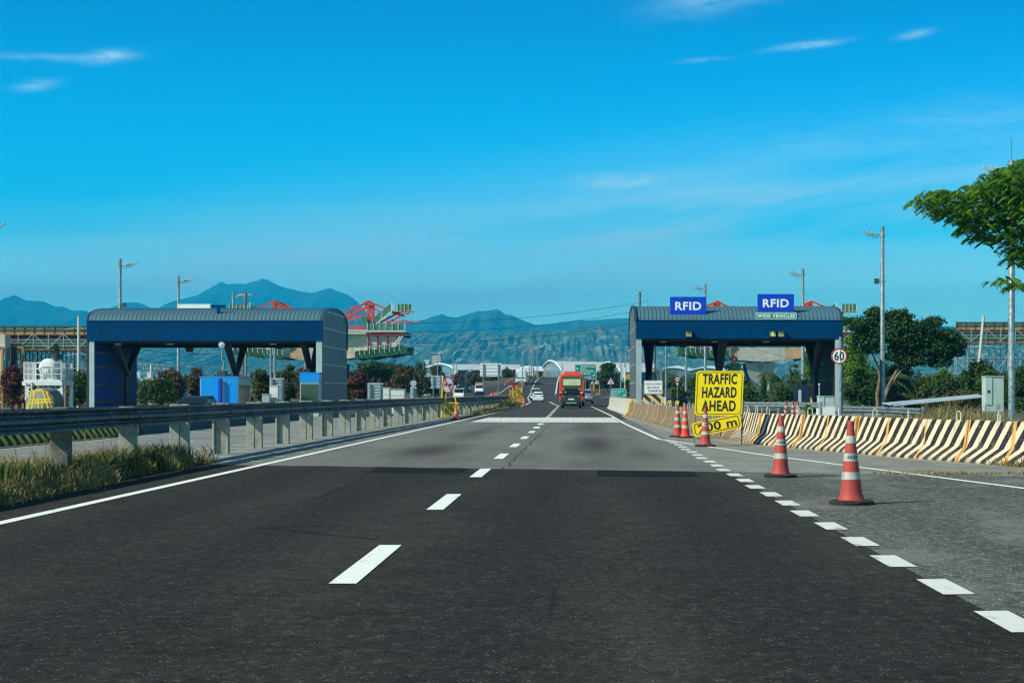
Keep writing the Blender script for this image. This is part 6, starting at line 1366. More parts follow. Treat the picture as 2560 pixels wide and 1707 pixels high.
for k, (px, py, w_) in enumerate(((345,929,10),(371,931,8),(379,933,5),(395,938,7),(93,948,8))): house(px-w_/2,px+w_/2,py,py+5,2600,['white house farthest left beneath the left canopy','white house right of it on the plain','tiny white house between the plain houses','low white house nearest the white power pole','white house glimpsed behind the water tank'][k],m['white'],m['sign_white'])
# ------------------------------------------------------------------ vehicles (built nose to +Y, copied nowhere: each differs)
def vehicle(name, label, cat, loc, rz, W, L, Hh, belt, paint_m, kind='suv', clear=.22, wheel_r=.34, track=None, extras=()):
    e = thing(name, label, cat, loc, None, rz); w = W/2; h0 = clear
    if kind == 'van': prof = [(-L/2, .96, .86, Hh*.97),(-L/2+.12, 1, .90, Hh),(L/2-1.35, 1, .88, Hh),(L/2-.45, 1, .80, belt+.16),(L/2-.05, .97, .80, belt-.12),(L/2, .92, .78, belt-.3)]
    elif kind == 'hatch': prof = [(-L/2, .90, .74, belt+.06),(-L/2+.10, .97, .80, belt+.12),(-L/2+.42, 1, .74, Hh),(.2, 1, .76, Hh*1.0),(L/2-1.75, 1, .78, Hh*.97),(L/2-.95, 1, .84, belt+.05),(L/2-.1, .95, .8, belt-.18),(L/2, .88, .74, belt-.35)]
    elif kind == 'pickup': prof = [(-L/2, .96, .90, belt+.04),(-L/2+1.5, 1, .92, belt+.04),(-L/2+1.62, 1, .78, Hh),(.6, 1, .77, Hh),(L/2-1.35, 1, .86, belt+.06),(L/2-.1, .96, .86, belt-.06),(L/2, .9, .82, belt-.2)]
    else: prof = [(-L/2, .92, .78, belt+.08),(-L/2+.10, .98, .82, belt+.14),(-L/2+.50, 1, .74, Hh*.985),(-.3, 1, .76, Hh),(L/2-2.05, 1, .78, Hh*.97),(L/2-1.15, 1, .86, belt+.08),(L/2-.12, .96, .84, belt-.05),(L/2, .9, .8, belt-.22)]
    def ringat(y, kw, kt, zt):
        zb = min(belt, zt-.03); a = w*kw; t_ = w*kt if zt > belt+.25 else a*.97
        half = [(a*.80,h0),(a*.95,h0+.06),(a*1.0,h0+.28),(a*1.0,(h0+zb)/2+.1),(a*.97,zb-.02),(t_+ (a*.97-t_)*.35,zb+(zt-zb)*.62),(t_,zt-.09*min(1,(zt-zb)*3)),(t_*.86,zt)]
        return [(x,y,z) for x,z in half] + [(-x,y,z) for x,z in half[::-1]]
    b = MB(); b.loft([ringat(*p) for p in prof]); bd = b.build('body', paint_m, e, 35)
    def lerp_ring(y):
        for p, q in zip(prof, prof[1:]):
            if p[0] <= y <= q[0]: t_ = (y-p[0])/(q[0]-p[0]); return tuple(a+(c-a)*t_ for a, c in zip(p, q))
        return prof[-1]
    def glass(nm, pts, off):
        b = MB(); n = len(pts); b.add([tuple(Vector(p)+Vector(off)) for p in pts]+[tuple(Vector(p)+Vector(off)*.2) for p in pts], [tuple(range(n)), tuple(range(2*n-1,n-1,-1))]+[(i,i+n,(i+1)%n+n,(i+1)%n) for i in range(n)]); return b.build(nm, m['glass_dark'], e)
    # rear and front screens follow the slope between belt and roof
    if kind == 'van': y0, y1, z0, z1 = -L/2, -L/2+.02, belt+.05, Hh*.93; k0 = .90; k1 = .84
    elif kind == 'pickup': y0, y1, z0, z1 = -L/2+1.52, -L/2+1.60, belt+.14, Hh-.12; k0 = .84; k1 = .74
    else: y0, y1, z0, z1 = -L/2+.115, prof[2][0]-.01, belt+.20, prof[2][3]-.13; k0 = .80; k1 = .70
    glass('rear_window', [(-w*k0,y0,z0),(w*k0,y0,z0),(w*k1,y1,z1),(-w*k1,y1,z1)], (0,-.035,.02))
    f0, f1 = (prof[3], prof[2]) if kind == 'van' else (prof[-3], prof[-4])
    glass('windscreen', [(w*.84,f0[0]-.12,f0[3]+.06),(-w*.84,f0[0]-.12,f0[3]+.06),(-w*f1[2]*.92,f1[0]+.10,f1[3]-.10),(w*f1[2]*.92,f1[0]+.10,f1[3]-.10)], (0,.035,.035))
    ya, yb = (y1+.35, f1[0]+.1)
    for s_ in (-1,1):
        for q0, q1 in ((0,.31),(.335,.66),(.69,1)):
            a, c = ya+(yb-ya)*q0, ya+(yb-ya)*q1; glass('side_window', [(s_*w*.955,a,belt+.06),(s_*w*.955,c,belt+.06),(s_*w*.81,c,Hh-.17),(s_*w*.81,a,Hh-.17)], (s_*.03,0,0))
        b = MB(); b.box(*sorted((s_*w*1.02, s_*(w*1.02+.18))), f0[0]-.45, f0[0]-.28, belt+.02, belt+.20); b.build('wing_mirror', m['black'], e, 0, .03)
        zt_ = belt-.12; yy = -L/2
        b = MB(); b.box(*sorted((s_*w*.60, s_*w*.93)), yy-.02, yy+.10, zt_, zt_+.17) if kind != 'van' else b.box(*sorted((s_*w*.86, s_*w*.985)), yy-.02, yy+.06, zt_-.25, zt_+.12); b.build('tail_light', m['tail_red'], e, 0, .01)
        b = MB(); b.box(*sorted((s_*w*.55, s_*w*.90)), L/2-.10, L/2+.015, belt-.40, belt-.24); b.build('headlight', m['sign_white'], e, 0, .01)
        for yy in (-L/2+.82, L/2-.88):
            b = MB(); tw = .22; b.lathe([(wheel_r*.6,-tw/2),(wheel_r*.95,-tw/2),(wheel_r,-tw/2+.03),(wheel_r,tw/2-.03),(wheel_r*.95,tw/2),(wheel_r*.6,tw/2)], 20); b.xf(Matrix.Translation((s_*(w-.12),yy,wheel_r)) @ Matrix.Rotation(R(90),4,'Y')); wh = b.build('wheel', m['rubber'], e, 40)
            b = MB(); b.lathe([(wheel_r*.62,-.02),(wheel_r*.5,.02),(.05,.03)], 12); b.xf(Matrix.Translation((s_*(w-.0),yy,wheel_r)) @ Matrix.Rotation(R(90*s_),4,'Y')); b.build('rim', m['silver_car'], wh, 40)
    b = MB(); b.box(-.26,.26,-L/2-.025,-L/2+.06,.72 if kind != 'hatch' else .62,.84 if kind != 'hatch' else .74); b.build('number_plate', m['sign_white'], e)
    b = MB(); b.box(-w*.90,w*.90,-L/2-.06,-L/2+.1,h0+.08,h0+.34); b.build('rear_bumper', m['black'] if kind in ('suv','pickup') else paint_m, e, 0, .03)
    b = MB(); b.box(-w*.9,w*.9,-L/2+.3,L/2-.3,h0-.06,h0+.02); b.build('underbody', m['black'], e)
    b = MB(); b.box(-w*.45,w*.45,L/2-.04,L/2+.02,h0+.2,h0+.38); b.build('grille', m['black'], e); return e
def bus(name, label, loc, rz, body_m, W=2.5, L=11.5, Hh=3.3, stripe=None, front_band=None):
    e = thing(name, label, 'bus', loc, None, rz); w = W/2; c = .16
    def rg(y, k, zt, z0=.38): return [(x*k, y, z) for x, z in ((w-.05,z0),(w,z0+.2),(w,zt-.75),(w-.05,zt-.35),(w-.17,zt-.10),(w-.42,zt))] + [(-x*k, y, z) for x, z in ((w-.42,zt),(w-.17,zt-.10),(w-.05,zt-.35),(w,zt-.75),(w,z0+.2),(w-.05,z0))]
    b = MB(); b.loft([rg(-L/2,.955,Hh-.16,.55),rg(-L/2+.08,.985,Hh-.06,.45),rg(-L/2+.35,1,Hh),rg(L/2-.5,1,Hh),rg(L/2-.1,.985,Hh-.10),rg(L/2,.95,Hh-.25,.5)]); b.build('body', body_m, e, 35)
    b = MB(); b.box(-.8,.75,-L/2+.9,-L/2+3.4,Hh-.03,Hh+.17); b.build('roof_unit', body_m, e, 0, .06)
    for s_ in (-1,1):
        b = MB(); b.box(*sorted((s_*(w-.02),s_*(w+.006))),-L/2+.9,L/2-.7,1.75,2.75); b.build('side_window', m['glass_dark'], e)
        b = MB(); b.tube([(s_*(w-.2),L/2-.1,Hh-.4),(s_*(w+.22),L/2+.2,Hh-.5),(s_*(w+.24),L/2+.22,Hh-.9)],.04,6); b.box(*sorted((s_*(w+.10),s_*(w+.34))),L/2+.12,L/2+.3,Hh-1.55,Hh-.85); b.build('mirror', m['black'], e)
        for yy in (-L/2+2.6, L/2-2.4):
            b = MB(); b.lathe([(.3,-.15),(.47,-.15),(.5,-.12),(.5,.12),(.47,.15),(.3,.15)],20); b.xf(Matrix.Translation((s_*(w-.18),yy,.5)) @ Matrix.Rotation(R(90),4,'Y')); wh = b.build('wheel', m['rubber'], e, 40); b = MB(); b.lathe([(.3,0),(.2,.03),(.08,.05)],12); b.xf(Matrix.Translation((s_*(w-.03),yy,.5)) @ Matrix.Rotation(R(90*s_),4,'Y')); b.build('rim', m['silver_car'], wh, 40)
        b = MB(); b.box(*sorted((s_*(w-.34),s_*(w-.10))),-L/2-.02,-L/2+.1,.92,1.10); b.box(*sorted((s_*(w-.26),s_*(w-.10))),-L/2-.018,-L/2+.1,1.14,1.30); b.build('tail_light', m['tail_red'], e)
        b = MB(); b.box(*sorted((s_*(w-.2),s_*(w-.09))),-L/2-.016,-L/2+.1,1.34,1.46); b.build('indicator', m['amber'], e)
        b = MB(); b.box(*sorted((s_*(w-.62),s_*(w-.16))),L/2-.06,L/2+.02,.72,.95); b.build('headlight', m['sign_white'], e)
    # rear end
    b = MB(); b.prism(rrect(1.98,1.12,.18,4,0,2.43), -L/2-.035, -L/2+.05); b.build('rear_window_surround', m['glass_dark'], e); b = MB(); b.prism(rrect(1.76,.62,.05,3,0,2.40), -L/2-.050, -L/2-.037); b.build('rear_window', m['pale_reflection'], e)
    b = MB(); b.box(-1.02,1.02,-L/2-.05,-L/2+.05,1.48,1.58); b.build('spoiler_lip', m['black'], e); b = MB(); b.box(-1.0,1.0,-L/2-.028,-L/2+.05,1.26,1.42); b.build('white_band', m['sign_white'], e); b = MB(); b.box(-.26,.26,-L/2-.03,-L/2+.04,.82,.95); b.build('number_plate', m['sign_white'], e); b = MB(); b.box(-1.05,1.05,-L/2-.06,-L/2+.1,.42,.74); b.build('rear_bumper', body_m, e, 0, .05)
    b = MB(); b.prism(ngon(.055,14,0,1.80),-L/2-.03,-L/2+.02); b.build('badge', m['chrome'], e)
    # front
    b = MB(); b.add([(w-.16,L/2+.015,1.25),(-w+.16,L/2+.015,1.25),(-w+.24,L/2-.06,2.55),(w-.24,L/2-.06,2.55),(w-.16,L/2-.1,1.25),(-w+.16,L/2-.1,1.25),(-w+.24,L/2-.16,2.55),(w-.24,L/2-.16,2.55)], [(0,1,2,3),(7,6,5,4),(0,4,5,1),(1,5,6,2),(2,6,7,3),(3,7,4,0)]); b.build('windscreen', m['glass_dark'], e)
    b = MB(); b.box(-w+.22,w-.22,L/2-.14,L/2-.02,2.62,3.0); b.build('destination_panel', front_band or m['glass_dark'], e); b = MB(); b.box(-.7,.7,L/2-.02,L/2+.01,.62,.70); b.build('grille', m['black'], e); b = MB(); b.box(-.3,.3,L/2+.0,L/2+.02,.86,.98); b.build('number_plate', m['white_old'], e)
    if stripe: b = MB(); b.box(-w-.008,w+.008,-L/2+.3,L/2-.08,1.0,1.55); b.build('side_stripe', stripe, e)
    return e
def put(px, Y): x = px2x(px, Y); return (x, Y, G(x, Y)+.01)
def offy(p, L): return (p[0]*(p[1]+L/2)/p[1] if False else p[0], p[1]+L/2, G(p[0], p[1]+L/2)+.01)
bus('coach_bus', 'red coach bus seen from behind with a pale rear window', offy(put(1430.5,176),11.5), R(-.5), m['bus_red'])
vehicle('suv', 'black SUV close behind the red bus', 'car', offy(put(1428,153),4.5), R(0), 1.78, 4.5, 1.72, 1.05, m['dark_car'])
e = bpy.data.objects['suv']; b = MB(); b.box(-.46,.46,-2.33,-2.31,.42,.50); b.build('skid_plate', m['chrome'], e); b = MB(); b.box(-.58,-.42,-2.075,-2.06,1.30,1.42); b.build('sticker', m['yellow'], e); b = MB(); b.box(-.6,.6,-1.9,-1.8,1.70,1.74); b.build('roof_spoiler', m['dark_car'], e, 0, .02)
vehicle('suv', 'silver SUV half hidden to the right of the red bus, amber lights', 'car', offy(put(1464.5,208),4.6), R(-1.5), 1.82, 4.6, 1.78, 1.08, m['silver_car'])
vehicle('hatchback', 'small white hatchback on the left lane ahead', 'car', offy(put(1344.8,262),3.7), R(1.5), 1.66, 3.7, 1.50, .93, m['white_car'], 'hatch', .2, .30)
vehicle('minivan', 'white van just ahead of the white hatchback, green sticker in its rear window', 'van', offy(put(1338,310),4.9), R(2), 1.78, 4.9, 2.0, 1.12, m['white_car'], 'van')
bus('coach_bus', 'white coach bus with red lettering band coming down the far ramp', put(1303,424), R(181), m['white_car'], 2.5, 11.5, 3.4, None, m['sign_bright_red'])
bus('coach_bus', 'red and white bus behind the white coach on the far ramp', put(1322.5,500), R(181), m['white_car'], 2.5, 11, 3.3, m['sign_bright_red'], m['sign_bright_red'])
vehicle('sedan', 'red car coming down the far ramp behind the lane shift sign', 'car', put(1285,388), R(181), 1.74, 4.4, 1.55, .98, m['red_car'], 'hatch')
vehicle('minivan', 'white van with an orange load on its roof on the left ramp', 'van', put(1198,352), R(183), 1.75, 4.7, 2.0, 1.1, m['white_car'], 'van'); e = bpy.data.objects['minivan.001']; b = MB(); b.box(-.75,.75,-1.9,.6,2.02,2.55); b.build('roof_load', m['rust_orange'], e, 0, .04)
vehicle('sedan', 'dark car behind the guardrail in front of the white van', 'car', put(1200,268), R(181), 1.78, 4.5, 1.62, 1.0, m['dark_car'], 'suv')
vehicle('minivan', 'white van right behind the no overtaking sign', 'van', put(1146.5,292), R(184), 1.75, 4.8, 2.05, 1.1, m['white_car'], 'van')
vehicle('suv', 'dark SUV far back above the white van by the no overtaking sign', 'car', put(1153,392), R(184), 1.85, 4.7, 1.85, 1.1, m['dark_car'])
vehicle('pickup', 'dark pickup truck on the far left ramp', 'truck', put(1166,372), R(184), 1.85, 5.2, 1.8, 1.08, m['dark_car'], 'pickup')
vehicle('sedan', 'dark car roof showing over the guardrail in front of the bright blue booth', 'car', put(489,96), R(180), 1.74, 4.5, 1.50, .95, m['dark_car'], 'hatch')

# ------------------------------------------------------------------ vegetation
def leaves_mb(n, blobs, size, seed, droop=0.25, shell=.55, aspect=.55):
    r = np.random.RandomState(seed); B = np.array([bb[:6] for bb in blobs], float); vol = B[:,3]*B[:,4]*B[:,5]; wts = vol**.75; wts /= wts.sum(); idx = r.choice(len(B), n, p=wts)
    d = r.normal(size=(n,3)); d /= np.linalg.norm(d, axis=1)[:,None]; rad = (shell + (1-shell)*r.rand(n))**.8*(1+.55*r.rand(n)**5); P = B[idx,:3] + d*B[idx,3:6]*rad[:,None]
    nrm = d*.6 + r.normal(size=(n,3))*.55 + np.array([0,0,.55]); nrm /= np.linalg.norm(nrm, axis=1)[:,None]
    t = np.cross(nrm, r.normal(size=(n,3))); t /= np.linalg.norm(t, axis=1)[:,None]; t[:,2] -= droop; t /= np.linalg.norm(t, axis=1)[:,None]; bt = np.cross(nrm, t)
    s = size*(.55+.9*r.rand(n))[:,None]; a = P - t*s*.5; c = P + t*s*.5; l_ = P + bt*s*aspect*.5 + nrm*s*.08; r_ = P - bt*s*aspect*.5 + nrm*s*.08
    V = np.stack([a, l_, c, r_], 1).reshape(-1,3); mb = MB(); mb.v = [tuple(p) for p in V]; mb.f = [(4*i,4*i+1,4*i+2,4*i+3) for i in range(n)]; mb.m = [0]*n; return mb
def limbs(mb, base, tips, r0, seed, wig=.12):
    r = random.Random(seed)
    for tip in tips:
        a, c = Vector(base), Vector(tip); ln = (c-a).length; pts = []
        for k in range(6): t_ = k/5; pts.append(a.lerp(c, t_) + Vector((r.uniform(-1,1)*wig*ln*.3*math.sin(t_*3.1), r.uniform(-1,1)*wig*ln*.3*math.sin(t_*3.1), (.10*ln*math.sin(t_*3.14)))))
        mb.tube(pts, [r0*(1-.8*k/5) for k in range(6)], 7)
def plant(name, label, px0, px1, py0, py1, Y, mat, n, size, seed, kind='bush', depth=.8, group=None, trunk_h=.25, cat=None, barkm=None, nb=20, gap=.35, zbase=None):
    """a bush or tree filling the given width and height at distance Y, its crown a cloud of leaf blades in uneven clumps"""
    r = random.Random(seed); x = px2x((px0+px1)/2, Y); g = G(x, Y) if zbase is None else zbase; w = px2x(px1,Y)-px2x(px0,Y); zt = py2z(py0,Y)-g; zb = max(0, py2z(py1,Y)-g) if py1 else 0; h = zt-zb
    e = thing(name, label, cat or ('tree' if kind == 'tree' else 'bush'), (x, Y, g), group); blobs = []
    for k in range(nb):
        a = r.uniform(0, 6.283); q = r.random()**.6; hz_ = r.random(); env = math.sqrt(max(.05, 1-(2*hz_-1)**2*.85)) if kind == 'tree' else (1-hz_*.92) if kind == 'cone' else math.sqrt(1-.88*hz_*hz_)
        bw = w*r.uniform(.11,.22)*(1.25 if nb < 10 else 1); bx_ = math.cos(a)*q*(w/2-bw*.8)*env; by_ = math.sin(a)*q*(w*depth/2)*env
        bh = bw*r.uniform(.5,.8) if kind != 'flat' else bw*r.uniform(.28,.42); bz = zb + bh*.6 + hz_*(h-bh*1.4); blobs.append((bx_,by_,bz,bw,bw*depth,bh))
    if kind == 'bush':
        for k in range(9): q = r.uniform(-.42,.42); blobs.append((q*w, r.uniform(-.2,.2)*w*depth, zb+h*r.uniform(.62,1.02)*(1-.5*abs(q)), w*r.uniform(.03,.06), w*.05, h*r.uniform(.08,.17)))
    blobs.append((0,0,zb+h*.5,w*.30,w*.3*depth,h*.34)); c = leaves_mb(int(n*1.35), blobs, size*.92, seed, .25, gap); c.build('crown' if kind == 'tree' or kind == 'flat' or kind == 'cone' else 'foliage', mat, e)
    b = MB(); rt = max(.05, w*.022); tips = [(bb[0]*.8,bb[1]*.8,bb[2]) for bb in blobs[:7]]
    if trunk_h > 0: th = zb+h*trunk_h; b.tube([(0,0,-.2),(r.uniform(-.1,.1)*w*.2,0,th*.5),(0,0,th)], [rt*1.3,rt*1.1,rt], 8); limbs(b, (0,0,th*.95), tips, rt*.7, seed)
    else: limbs(b, (0,0,-.1), tips, rt*.6, seed)
    b.build('trunk' if kind in ('tree','flat','cone') else 'stems', barkm or m['trunk_dark'], e, 60); return e
def palm(name, label, px, ptop, Y, n, ln, seed, trunk_r=.16, pbase=None, droop=1.0):
    r = random.Random(seed); x = px2x(px,Y); g = G(x,Y); h = max(.6, py2z(ptop,Y)-g-ln*.55); e = thing(name, label, 'palm tree', (x,Y,g)); b = MB(); b.tube([(.15,0,-.2),(.05,0,h*.5),(0,0,h)], [trunk_r*1.3,trunk_r,trunk_r*.8], 9); b.build('trunk', m['trunk_dark'], e, 50); b = MB(); V = []; F = []
    for k in range(n):
        a = 6.283*k/n*2.4+r.uniform(-.3,.3); up = r.uniform(.1,1.15); d = Vector((math.cos(a),math.sin(a),0)); L_ = ln*r.uniform(.8,1.1); prev = None; sd = Vector((-d.y,d.x,0))
        for q in range(15):
            t_ = q/14; p = Vector((0,0,h)) + d*(L_*t_*(.55+.45*math.cos(up*.9)))+Vector((0,0,L_*(math.sin(up)*t_ - droop*.75*t_*t_)))
            if q > 1:
                for s_ in (-1,1):
                    lw = L_*.34*math.sin(min(1,t_*1.15)*math.pi)**.7*.75+.05; tip = p + sd*(s_*lw*.8) + d*lw*.45 - Vector((0,0,lw*.55)); o = len(V); V += [tuple(p-d*.05),tuple(p+d*.07),tuple(tip)]; F.append((o,o+1,o+2))
            if prev is not None: o = len(V); V += [tuple(prev-sd*.025),tuple(prev+sd*.025),tuple(p+sd*.02),tuple(p-sd*.02)]; F.append((o,o+1,o+2,o+3))
            prev = p
    b.v = V; b.f = F; b.m = [0]*len(F); b.build('fronds', m['leaf_palm'], e); return e
# big tree right of the canopy: pale forked trunk under a dark uneven crown
Y = 140; K = Y/FPX; e = thing('tree', 'big dark tree with pale forked trunks behind the mast and the 60 sign', 'tree', (px2x(2205,Y), Y, 0)); X = lambda px: px2x(px,Y)-e.location.x; Z = lambda py: py2z(py,Y)
blobs = []
for px, py, rx, rz_ in ((2150,812,38,17),(2118,802,26,10),(2185,785,30,15),(2196,800,34,20),(2250,790,36,17),(2246,815,46,24),(2296,822,42,22),(2330,805,26,14),(2326,838,40,22),(2366,838,34,17),(2390,860,28,16),(2280,850,50,22),(2220,838,46,20),(2342,870,44,20),(2400,880,20,12),(2300,880,40,16),(2180,835,30,18),(2362,888,30,12),(2245,870,30,14),(2335,798,14,8),(2190,776,16,8),(2165,858,30,16),(2150,838,26,14),(2235,892,30,12),(2285,902,36,14),(2345,905,34,13),(2190,872,24,12)):
    for dy in (-1.0,.9): blobs.append((X(px)+rng.uniform(-.2,.2), dy*rx*K*.55, Z(py), rx*K*.92, rx*K*.6, rz_*K))
leaves_mb(25000, blobs, .25, 31, .2, .35).build('crown', m['leaf_dark'], e); b = MB()
for pts, rr in (([(2196,1040),(2194,985),(2200,940),(2190,905),(2178,875),(2172,850)], .17),([(2212,985),(2225,955),(2246,920),(2250,890),(2262,860)], .13),([(2208,1000),(2222,968),(2244,938),(2254,925),(2262,918),(2280,914)], .15),([(2254,922),(2270,900),(2300,870)], .07),([(2246,925),(2244,900),(2236,870)], .07)):
    b.tube([(X(px), rng.uniform(-.2,.2), Z(py)) for px, py in pts], [rr*(1-.65*i/(len(pts)-1)) for i in range(len(pts))], 9)
b.build('trunk', m['trunk'], e, 60)
# rain tree overhanging from the right: trunk out of the frame, layered fronds hanging from long limbs
Y = 74; K = Y/FPX; e = thing('tree', 'feathery tree branch reaching in from the right edge in front of the tallest mast', 'tree', (px2x(2790,Y), Y, 0)); X = lambda px: px2x(px,Y)-e.location.x; Z = lambda py: py2z(py,Y); r = random.Random(5); V = []; F = []
def spray(cx, cy, cz, size, rr):
    """one compound leaf: a drooping rib with paired leaflets, hanging like a hand"""
    a = rr.uniform(0,6.283); d = Vector((math.cos(a),math.sin(a),0)); sd = Vector((-d.y,d.x,0)); L_ = size*rr.uniform(.7,1.2); base = Vector((cx,cy,cz)); tw = rr.uniform(-.3,.3)
    for q in range(5):
        t_ = (q+.6)/5; p = base + d*(L_*t_) + Vector((0,0,L_*(.22*t_-.85*t_*t_)))
        for s_ in (-1,1):
            lw = L_*.62*(1-.35*abs(t_-.45)); tip = p + sd*s_*lw*.82 + d*lw*.40 + Vector((0,0,-lw*(.62+tw*s_))); w_ = d*(L_*.15); mid = p.lerp(tip,.55); o = len(V)
            V.extend([tuple(p-w_*.4),tuple(mid-w_),tuple(tip),tuple(mid+w_)]); F.append((o,o+1,o+2,o+3))
LAY = [(2320,498,30,14),(2352,492,34,18),(2340,520,40,14),(2395,500,46,22),(2380,530,40,18),(2430,480,40,16),(2455,505,50,24),(2430,540,44,22),(2490,470,40,20),(2478,442,28,12),(2510,440,36,18),(2545,425,36,16),(2540,470,50,28),(2515,510,50,26),(2480,545,44,22),(2550,520,46,30),(2530,560,44,22),(2450,570,34,16),(2420,575,22,10),(2400,552,24,12),(2500,590,26,12),(2470,600,20,8),(2450,590,16,8),(2550,590,36,18),(2575,450,50,40),(2590,520,50,50),(2300,508,16,8),(2590,590,30,20),(2530,625,18,12),(2540,640,22,12),(2525,610,10,8),(2500,703,18,7),(2535,718,13,8),(2560,650,24,16),(2490,470,30,14),(2580,410,40,16),(2640,470,70,60),(2700,560,90,60),(2660,640,50,40)]
for px, py, rx, rz_ in LAY:
    for k in range(int(.055*rx*rz_)+12):
        a = r.uniform(0,6.283); q = math.sqrt(r.random()); spray(X(px)+math.cos(a)*q*rx*K, r.gauss(0,.9), Z(py)+math.sin(a)*q*rz_*K*.9+.10, .36, r)
b = MB(); b.v = V; b.f = F; b.m = [0]*len(F); b.build('crown', m['leaf_rain'], e); b = MB(); base = (X(2790),0,Z(690))
b.tube([(X(2790),0,-.2),(X(2785),0,Z(850)),(X(2790),0,Z(690)),(X(2800),0,Z(560))],[.32,.27,.24,.15],10)
for pts in ([(2790,690),(2680,560),(2580,520),(2480,508),(2390,505),(2330,500)],[(2790,660),(2680,500),(2580,450),(2500,440)],[(2780,720),(2680,640),(2590,600),(2510,570),(2450,560)],[(2780,740),(2640,690),(2570,712),(2540,714),(2500,704)],[(2590,600),(2550,630),(2530,640)]):
    b.tube([(X(px),rng.uniform(-.15,.15),Z(py)) for px, py in pts],[.12*(1-.85*i/(len(pts)-1)) for i in range(len(pts))],7)
b.build('trunk', m['trunk'], e, 60)
# right side
TR = 'trees and shrubs behind the right plaza'
plant('tree','bright yellow green tree right beside the dark toll wall',2085,2195,818,985,155,m['leaf_bright'],5200,.27,41,'tree',.8,TR,.3)
plant('bush','dark shaded shrub mass under the big tree right of the 60 sign',2100,2200,940,1035,150,m['leaf_dark'],5200,.26,42,'bush',.9,TR,0)
plant('bush','dark dense shrubs behind the forked trunk',2190,2300,905,1035,158,m['leaf_dark'],5600,.27,43,'bush',.9,TR,0)
palm('palm_tree','low feathery palm behind the mast under the big tree',2212,905,150,13,2.6,44)
plant('bush','green rounded shrub left of the utility cabinet',2280,2420,925,1030,150,m['leaf_mid'],6000,.27,45,'bush',.8,TR,0)
plant('bush','brownish low shrub in front of the green hedge left of the cabinet',2330,2470,975,1035,120,m['leaf_brown'],3800,.20,46,'bush',.6,TR,0)
plant('bush','tall hedge of dark leaves directly behind the utility cabinet',2395,2520,905,1040,140,m['leaf_mid'],6400,.26,47,'bush',.8,TR,0)
plant('bush','tall dark hedge at the right edge behind the tallest mast',2500,2640,895,1050,125,m['leaf_dark'],7000,.24,48,'bush',.8,TR,0)
plant('bush','low olive scrub behind the curved guardrail',2210,2330,985,1038,130,m['leaf_olive'],3200,.2,49,'bush',.6,TR,0)
plant('tree','pale green young tree between hedge and scaffold at the right',2330,2380,920,1000,170,m['leaf_bright'],1500,.28,50,'tree',.8,TR,.3)
palm('palm_tree','big drooping palm under the right canopy left of the navy terminal',1955,905,170,20,3.6,51,.2); palm('palm_tree','palm leaning behind the hazard sign edge, right of the pier',1985,930,160,14,3.0,52)
plant('tree','slim conical young tree in front of the bridge pier',1896,1922,926,1010,165,m['leaf_mid'],1300,.22,53,'cone',.9,TR,.2)
plant('bush','vine covered wooden stump with yellowing leaves under the right canopy',1972,2000,905,1000,172,m['leaf_olive'],1500,.22,54,'bush',.8,TR,0)
plant('tree','light green tree seen between the right mast and the canopy wall',1996,2050,880,1010,180,m['leaf_bright'],3000,.3,55,'tree',.8,TR,.2)
plant('bush','dark green bush at the foot of the big drooping palm',1915,1995,962,1020,150,m['leaf_mid'],3000,.22,56,'bush',.7,TR,0)
plant('bush','small bright green weed behind the striped barrier',2008,2036,1012,1040,78,m['leaf_bright'],900,.09,57,'bush',.8,None,0)
palm('palm_tree','palm seen between the blue column and the second pole under the right canopy',1652,900,260,16,3.4,58); palm('palm_tree','broad palm directly above the small 60 disc',1697,915,220,18,3.2,59)
plant('bush','leafy shrub left of the small 60 disc under the right canopy',1672,1722,955,1010,160,m['leaf_mid'],2200,.26,60,'bush',.8,TR,0); plant('bush','leafy shrub between the small 60 disc and the hazard sign',1715,1770,945,1010,175,m['leaf_mid'],2400,.28,61,'bush',.8,TR,0)
plant('tree','dark tree behind the hazard sign top under the right canopy',1795,1860,905,985,300,m['leaf_dark'],2600,.5,62,'tree',.8,TR,.3); plant('tree','round dark green tree right of the large green direction sign',1486,1553,907,968,330,m['leaf_dark'],5200,.42,63,'tree',.9,TR,.2)
plant('bush','low green bush hiding a white disc next to the grey canopy wall',1558,1580,950,992,180,m['leaf_olive'],1100,.25,64,'bush',.9,TR,0); plant('tree','tree row piece far behind the first palm',1618,1690,935,970,420,m['leaf_mid'],2000,.6,65,'tree',.7,TR,.2)
plant('tree','distant dark trees behind the tailgating board',1600,1665,950,990,240,m['leaf_mid'],1800,.4,66,'tree',.7,TR,.2)
e = plant('hedge','long low dark hedge along the far exit road',1455,1600,958,970,420,m['leaf_dark'],2600,.5,67,'bush',.1,None,0)
# left side
TL = 'trees and shrubs left of the road'
plant('bush','leafy green shrub between the water tank and the blue wall',160,236,925,1010,150,m['leaf_mid'],4200,.22,71,'bush',.8,TL,0); plant('bush','reddish brown dried shrub below the tarpaulin at far left',-10,68,915,1010,140,m['leaf_maroon'],5200,.2,72,'bush',.8,TL,0)
plant('bush','dark green shrub behind the yellow trestle',40,110,950,1010,150,m['leaf_brown'],2600,.2,73,'bush',.7,TL,0); plant('bush','hanging creeper clump on the rusty scaffold above the water tank',131,150,862,892,205,m['leaf_olive'],700,.22,74,'bush',.7,None,0,None,None,8,.5,py2z(905,205))
plant('bush','green shrub left of the white power pole under the left canopy',335,405,948,1008,165,m['leaf_mid'],3000,.24,75,'bush',.7,TL,0); plant('bush','big brown and green thicket behind the left canopy mast',378,480,925,1008,168,m['leaf_brown'],5600,.24,76,'bush',.7,TL,0)
